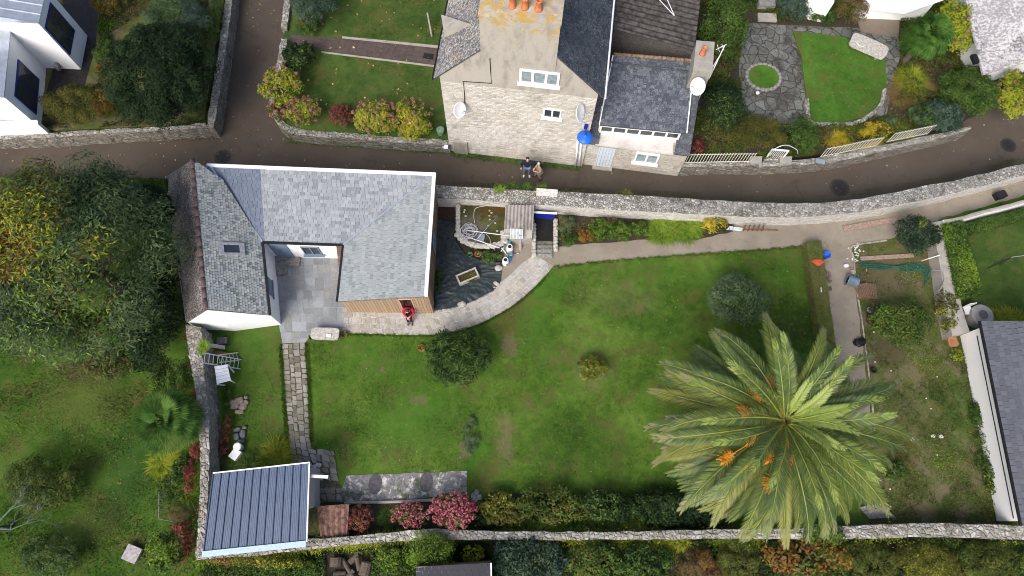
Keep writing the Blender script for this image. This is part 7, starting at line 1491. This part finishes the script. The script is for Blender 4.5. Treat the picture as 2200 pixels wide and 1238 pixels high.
r_J = dict(pelvis=(0, -.06, .12), waist=(0, -.02, .3), chest=(0, .08, .5), neck=(0, .16, .64), head=(0, .24, .72), look=(0, .8, -.55), sh_l=(-.18, .1, .56), el_l=(-.24, .22, .32), wr_l=(-.05, .4, .3), sh_r=(.18, .1, .56), el_r=(.24, .22, .32), wr_r=(.05, .42, .3), hip_l=(-.08, .0, .1), kn_l=(-.08, .4, .16), an_l=(-.08, .46, -.28), toe_l=(-.09, .64, -.34), hip_r=(.08, .0, .1), kn_r=(.08, .4, .16), an_r=(.08, .46, -.28), toe_r=(.09, .64, -.34))
person(Vector((q.x, q.y, sit_z)), math.atan2(fs.N.y, fs.N.x)-math.pi/2, r_J, 'person in a crimson jacket sitting hunched in the timber doorway', SKIN, plain('brown_hair', (.045, .028, .02), .6, .4, 40), CRIM, BLKT, GREYS)

# ------------------------------------------------------------------ grass, daisies, fallen leaves
def inpoly(P, x, y):
    c = np.zeros(len(x), bool); j = len(P)-1
    for i in range(len(P)):
        xi, yi = P[i]; xj, yj = P[j]; t = (yi > y) != (yj > y); xx = (xj-xi)*(y-yi)/(yj-yi+1e-12)+xi; c ^= t & (x < xx); j = i
    return c
def scatter(px, z, n, holes=()):
    P = [(W(*p, z).x, W(*p, z).y) for p in px]; xs = [a for a, _ in P]; ys = [b for _, b in P]; x = rng.uniform(min(xs), max(xs), n*2); y = rng.uniform(min(ys), max(ys), n*2); k = inpoly(P, x, y)
    for h in holes: H_ = [(W(*p, z).x, W(*p, z).y) for p in h]; k &= ~inpoly(H_, x, y)
    return np.stack([x[k], y[k]], 1)
def tufts(name, px, z, dens, ln, mt, holes=(), wd=.016):
    P0 = [W(*p, z) for p in px]; a = abs(area([(p.x, p.y) for p in P0])); xs = [p.x for p in P0]; ys = [p.y for p in P0]; bb = (max(xs)-min(xs))*(max(ys)-min(ys))
    Q = scatter(px, z, int(bb*dens/2), holes); n = len(Q); an_ = rng.uniform(0, 6.283, n); L_ = ln*rng.uniform(.4, 1.2, n)*(.7+.5*np.sin(Q[:, 0]*1.3+np.sin(Q[:, 1]*2))*np.sin(Q[:, 1]*1.1)); b = np.stack([np.cos(an_), np.sin(an_)], 1)*wd*rng.uniform(.7, 1.4, (n, 1)); ln_ = rng.normal(0, .55, (n, 2))*L_[:, None]
    V = np.zeros((n, 3, 3)); V[:, 0, :2] = Q-b; V[:, 1, :2] = Q+b; V[:, 2, :2] = Q+ln_; V[:, :2, 2] = z-.01; V[:, 2, 2] = z+L_*.8
    return tag(quadmesh(name, V.reshape(-1, 3), 3, mt, None, None, (0, 0, 0)), kind='stuff')
LW = [(657, 740), (745, 716), (870, 722), (945, 721), (1020, 703), (1092, 667), (1142, 628), (1175, 594), (1190, 577), (1300, 565), (1500, 549), (1640, 540), (1735, 530), (1770, 770), (1800, 960), (1800, 1100), (1540, 1130), (1500, 1100), (1400, 1065), (1250, 1058), (1100, 1062), (1003, 1080), (1003, 1011), (745, 1020), (722, 960), (668, 962), (662, 850)]
tufts('lawn_grass', LW, 0, 620, .07, LAWN); tufts('strip_grass', [(480, 712), (604, 700), (612, 850), (618, 1000), (480, 1018), (478, 860)], 0, 620, .08, LAWN2)
tufts('meadow_grass', [(-60, 700), (200, 740), (410, 780), (424, 900), (424, 1250), (-60, 1250)], 0, 520, .12, LAWN2); tufts('front_grass', [(660, 35), (720, -20), (945, -20), (945, 97), (740, 76)], -.3, 600, .07, LAWN3); tufts('front_grass', [(650, 112), (690, 114), (945, 146), (945, 220), (930, 235), (700, 240), (640, 200)], -.3, 600, .06, LAWN3)
tufts('bright_lawn_grass', [(1704, 70), (1760, 74), (1815, 82), (1900, 122), (1903, 170), (1891, 223), (1858, 250), (1800, 262), (1752, 260), (1735, 220), (1730, 170), (1724, 120)], -.2, 900, .06, LAWN4); tufts('neighbour_grass', [(2075, 505), (2220, 465), (2220, 690), (2110, 680), (2110, 640)], 0, 600, .06, LAWN3)
tufts('plot_weeds', [(1836, 532), (1985, 507), (2012, 490), (2045, 640), (2075, 760), (2105, 900), (2140, 1120), (1870, 1120), (1884, 960), (1868, 830), (1852, 700), (1842, 620)], .03, 260, .08, VEG); tufts('garden_floor_grass', [(220, -20), (340, -20), (250, 250), (205, 240), (215, 120)], -.15, 500, .08, VEG)
def specks(name, px, z, n, sz, stops, holes=(), flat=.25, label=None):
    Q = scatter(px, z, n, holes); P = np.c_[Q, np.full(len(Q), z+.02)+rng.uniform(0, .03, len(Q))]; t = NT(name+'_mat'); n_ = len(stops); mt = t.out(t.ramp(t.isl(), [((i+.5)/n_, s_) for i, s_ in enumerate(stops)]), .8)
    return tag(quadmesh(name, leaves(P, np.tile([0, 0, 1.], (len(P), 1)), sz, .8, flat), 4, mt, None, None, (0, 0, 0)), kind='stuff')
YL = [(.3, .2, .05), (.45, .33, .12), (.2, .1, .04), (.5, .42, .25), (.28, .14, .05)]
YL2 = [(.16, .11, .04), (.24, .18, .08), (.1, .07, .03), (.3, .24, .12)]
specks('daisies', LW, .03, 160, .03, [(.6, .6, .55), (.7, .7, .62)]); specks('daisies', [(1730, 80), (1890, 120), (1890, 220), (1850, 250), (1760, 258), (1740, 170)], -.17, 150, .02, [(.6, .65, .5), (.5, .6, .35)])
specks('fallen_leaves', [(0, 305), (465, 295), (470, 240), (505, 0), (600, 0), (580, 260), (640, 300), (965, 332), (960, 365), (450, 352), (290, 375), (0, 350)], -1.0, 330, .08, YL, flat=.5)
specks('fallen_leaves', [(950, 365), (1460, 372), (1800, 345), (2080, 280), (2200, 240), (2200, 340), (1850, 415), (1300, 412)], -1.0, 90, .09, YL, flat=.5)
specks('fallen_leaves', [(60, 830), (330, 760), (330, 900), (290, 1180), (160, 1230), (130, 1120), (230, 1000), (60, 930)], .03, 420, .05, YL2, flat=.6); specks('fallen_leaves', [(0, 800), (420, 780), (420, 1238), (0, 1238)], .03, 300, .045, YL2, flat=.6)
specks('fallen_leaves', [(620, 0), (940, 0), (940, 240), (640, 230)], -.28, 60, .12, YL, flat=.5); specks('lane_edge_litter', [(0, 306), (465, 292), (465, 302), (0, 318)], -1.0, 700, .08, [(.12, .06, .03), (.2, .13, .06), (.08, .05, .03)], flat=.6)

def cover(name, px, z, dens, mats, leaf=.09, hmax=.3, holes=(), thr=-.3, fr=.9, asp=.5):
    P0 = [W(*p, z) for p in px]; xs = [p.x for p in P0]; ys = [p.y for p in P0]; bb = (max(xs)-min(xs))*(max(ys)-min(ys)); Q = scatter(px, z, int(bb*dens/2), holes)
    f = np.sin(Q[:, 0]*fr*2.1+1.7*np.sin(Q[:, 1]*fr*1.3))+np.sin(Q[:, 1]*fr*2.6+1.3*np.sin(Q[:, 0]*fr*1.9+2))+.5*np.sin(Q[:, 0]*fr*6.1)*np.sin(Q[:, 1]*fr*5.3); k = f > thr+rng.normal(0, .35, len(Q)); Q = Q[k]; f = f[k]
    P = np.c_[Q, z+.02+rng.uniform(0, 1, len(Q))*hmax*np.clip((f-thr)*.6, .12, 1)]; g = np.sin(Q[:, 0]*1.1+3)*np.sin(Q[:, 1]*1.4)+rng.normal(0, .35, len(Q)); mi = np.clip(((g+1.3)/2.6*len(mats)).astype(int), 0, len(mats)-1)
    return tag(quadmesh(name, leaves(P, np.tile([0, 0, 1.], (len(P), 1)), leaf, asp, .6), 4, mats, None, mi, (0, 0, 0)), kind='stuff')
NEB = [(1460, 345), (1640, 346), (1760, 334), (1900, 304), (2060, 262), (2200, 190), (2200, -30), (1500, -30)]
cover('undergrowth', NEB, -.28, 900, [G['dark'], G['mid'], G['olive'], G['mid'], G['brown']], .1, .35, [[(1590, 45), (1700, 50), (1930, 20), (1935, 190), (1905, 250), (1760, 275), (1640, 265), (1590, 240)]], -1.2)
cover('undergrowth', [(436, 1205), (700, 1186), (1100, 1165), (1600, 1163), (2210, 1163), (2210, 1250), (430, 1250)], .02, 900, [G['dark'], G['mid'], G['mid'], G['olive']], .1, .45, [[(700, 1190), (800, 1190), (800, 1240), (700, 1240)]], -1.4)
cover('undergrowth', [(1000, 1085), (1100, 1068), (1250, 1060), (1400, 1066), (1520, 1100), (1560, 1134), (1000, 1138)], .02, 800, [G['dark'], G['mid'], G['olive']], .1, .35, (), -1.5)
cover('border_leaves', [(1196, 478), (1575, 480), (1575, 494), (1500, 513), (1290, 520), (1198, 528)], .03, 500, [G['mid'], G['olive'], G['brown']], .07, .2, (), -.6)
cover('plot_foliage', [(1836, 532), (1985, 507), (2012, 490), (2045, 640), (2075, 760), (2105, 900), (2140, 1120), (1870, 1120), (1884, 960), (1868, 830), (1852, 700), (1842, 620)], .03, 420, [G['mid'], G['olive'], G['mid'], G['bright']], .06, .16, (), .35, 1.3)
cover('plot_foliage', [(1960, 760), (2075, 770), (2105, 900), (2140, 1120), (1880, 1120), (1900, 1000)], .03, 600, [G['mid'], G['mid'], G['olive'], G['bright']], .06, .14, (), -.1, 1.6)
cover('undergrowth', [(215, -20), (450, -20), (440, 90), (440, 265), (205, 275), (90, 275), (90, 250), (210, 180)], -.14, 600, [G['mid'], G['dark'], G['brown'], G['olive']], .08, .22, (), -.6)
cover('undergrowth', [(230, 640), (400, 640), (410, 860), (400, 1100), (340, 1100), (330, 800), (230, 800)], .02, 700, [G['dark'], G['mid'], G['mid']], .09, .35, (), -.4)
cover('lawn_weeds', LW, .01, 60, [G['bright'], G['mid'], G['olive']], .05, .03, (), .9, 2.2, .8)
cover('meadow_weeds', [(-60, 700), (330, 780), (410, 900), (350, 1240), (-60, 1240)], .01, 160, [G['mid'], G['mid'], G['bright']], .06, .07, (), .7, 1.2)
def ivy(name, label, line, z0, z1, n, mats, leaf=.07, spread=5):
    L_ = smoothline([tuple(W(*p, z1)) for p in line], 80); A = np.array([tuple(p) for p in L_]); t = rng.uniform(0, 79, n); f = np.sin(t*.9)+np.sin(t*.37+2)+rng.normal(0, .5, n); t = t[f > .1]; i = np.minimum(t.astype(int), 78); P = A[i]+(A[i+1]-A[i])*(t-i)[:, None]
    P += rng.normal(0, spread*.02, P.shape); P[:, 2] = rng.uniform(z0, z1+.06, len(P)); mi = (np.sin(t*.6)+rng.normal(0, .4, len(t)) > .3).astype(int)*(len(mats)-1)
    return tag(quadmesh(name, leaves(P, np.tile([0, 0, .8], (len(P), 1)), leaf, .6, .7), 4, mats, None, mi, (0, 0, 0)), label, 'ivy')
ivy('ivy', 'ivy and red creeper on the outer edge of the west stone wall', [(396, 705), (412, 830), (423, 900), (427, 1000), (424, 1100), (417, 1190)], .2, 1.3, 5200, [G['mid'], G['red']])
ivy('ivy', 'moss and weeds on the inner edge of the bottom wall', [(665, 1160), (845, 1144), (1100, 1141), (1500, 1139), (1850, 1132), (2200, 1128)], .4, 1.0, 5200, [G['mid'], G['olive']], .06)
ivy('ivy', 'weeds on the outer edge of the bottom wall', [(440, 1204), (661, 1184), (941, 1163), (1300, 1162), (1850, 1160), (2200, 1162)], .3, 1.0, 6500, [G['mid'], G['lime']], .07)
ivy('ivy', 'moss and small weeds on the lane edge of the curved wall', [(940, 397), (1250, 413), (1600, 432), (1750, 435), (2000, 396), (2200, 352)], .5, .97, 2600, [G['mid'], G['olive']], .05, 3)
ivy('ivy', 'plants hanging over the retaining wall under the hydrangeas', [(582, 235), (600, 262), (640, 285), (760, 293), (950, 302)], -.8, -.2, 2600, [G['mid'], G['olive']], .07, 6)
ivy('ivy', 'creeping plants on the retaining wall under the round evergreen', [(80, 286), (200, 279), (330, 272), (440, 262)], -.7, -.05, 2600, [G['mid'], G['olive']], .07, 6)
ivy('ivy', 'moss and weeds on the wall of the side alley', [(450, 250), (466, 140), (480, 30)], -.5, 0, 1800, [G['mid'], G['olive']], .07, 5)
tufts('verge_grass', [(0, 300), (465, 290), (466, 297), (0, 313)], -1.0, 500, .1, VEG); tufts('verge_grass', [(935, 388), (1500, 414), (1750, 424), (2000, 384), (2200, 336), (2200, 345), (2000, 396), (1750, 437), (1500, 427), (935, 400)], -1.0, 260, .12, LAWN2)

for ln in ([(1190, 575), (1300, 563), (1500, 547), (1640, 538), (1735, 529)], [(745, 717), (870, 722), (945, 720), (1020, 702), (1092, 666), (1142, 627), (1175, 593)], [(657, 740), (662, 800), (666, 880), (670, 950)], [(604, 742), (610, 850), (618, 950)]):
    L_ = smoothline([tuple(W(*p, 0)) for p in ln], 60); A = np.array([tuple(p)[:2] for p in L_]); n = 5200; t = rng.uniform(0, 58.99, n); i = t.astype(int); Q = A[i]+(A[i+1]-A[i])*(t-i)[:, None]+rng.normal(0, .035, (n, 2))+(.05*np.sin(t*2.7)*np.sin(t*1.1))[:, None]; a = rng.uniform(0, 6.28, n); b = np.stack([np.cos(a), np.sin(a)], 1)*.012; V = np.zeros((n, 3, 3)); V[:, 0, :2] = Q-b; V[:, 1, :2] = Q+b; V[:, 2, :2] = Q+rng.normal(0, .04, (n, 2)); V[:, :2, 2] = .02; V[:, 2, 2] = rng.uniform(.04, .1, n)
    tag(quadmesh('edge_grass', V.reshape(-1, 3), 3, LAWN, None, None, (0, 0, 0)), kind='stuff')
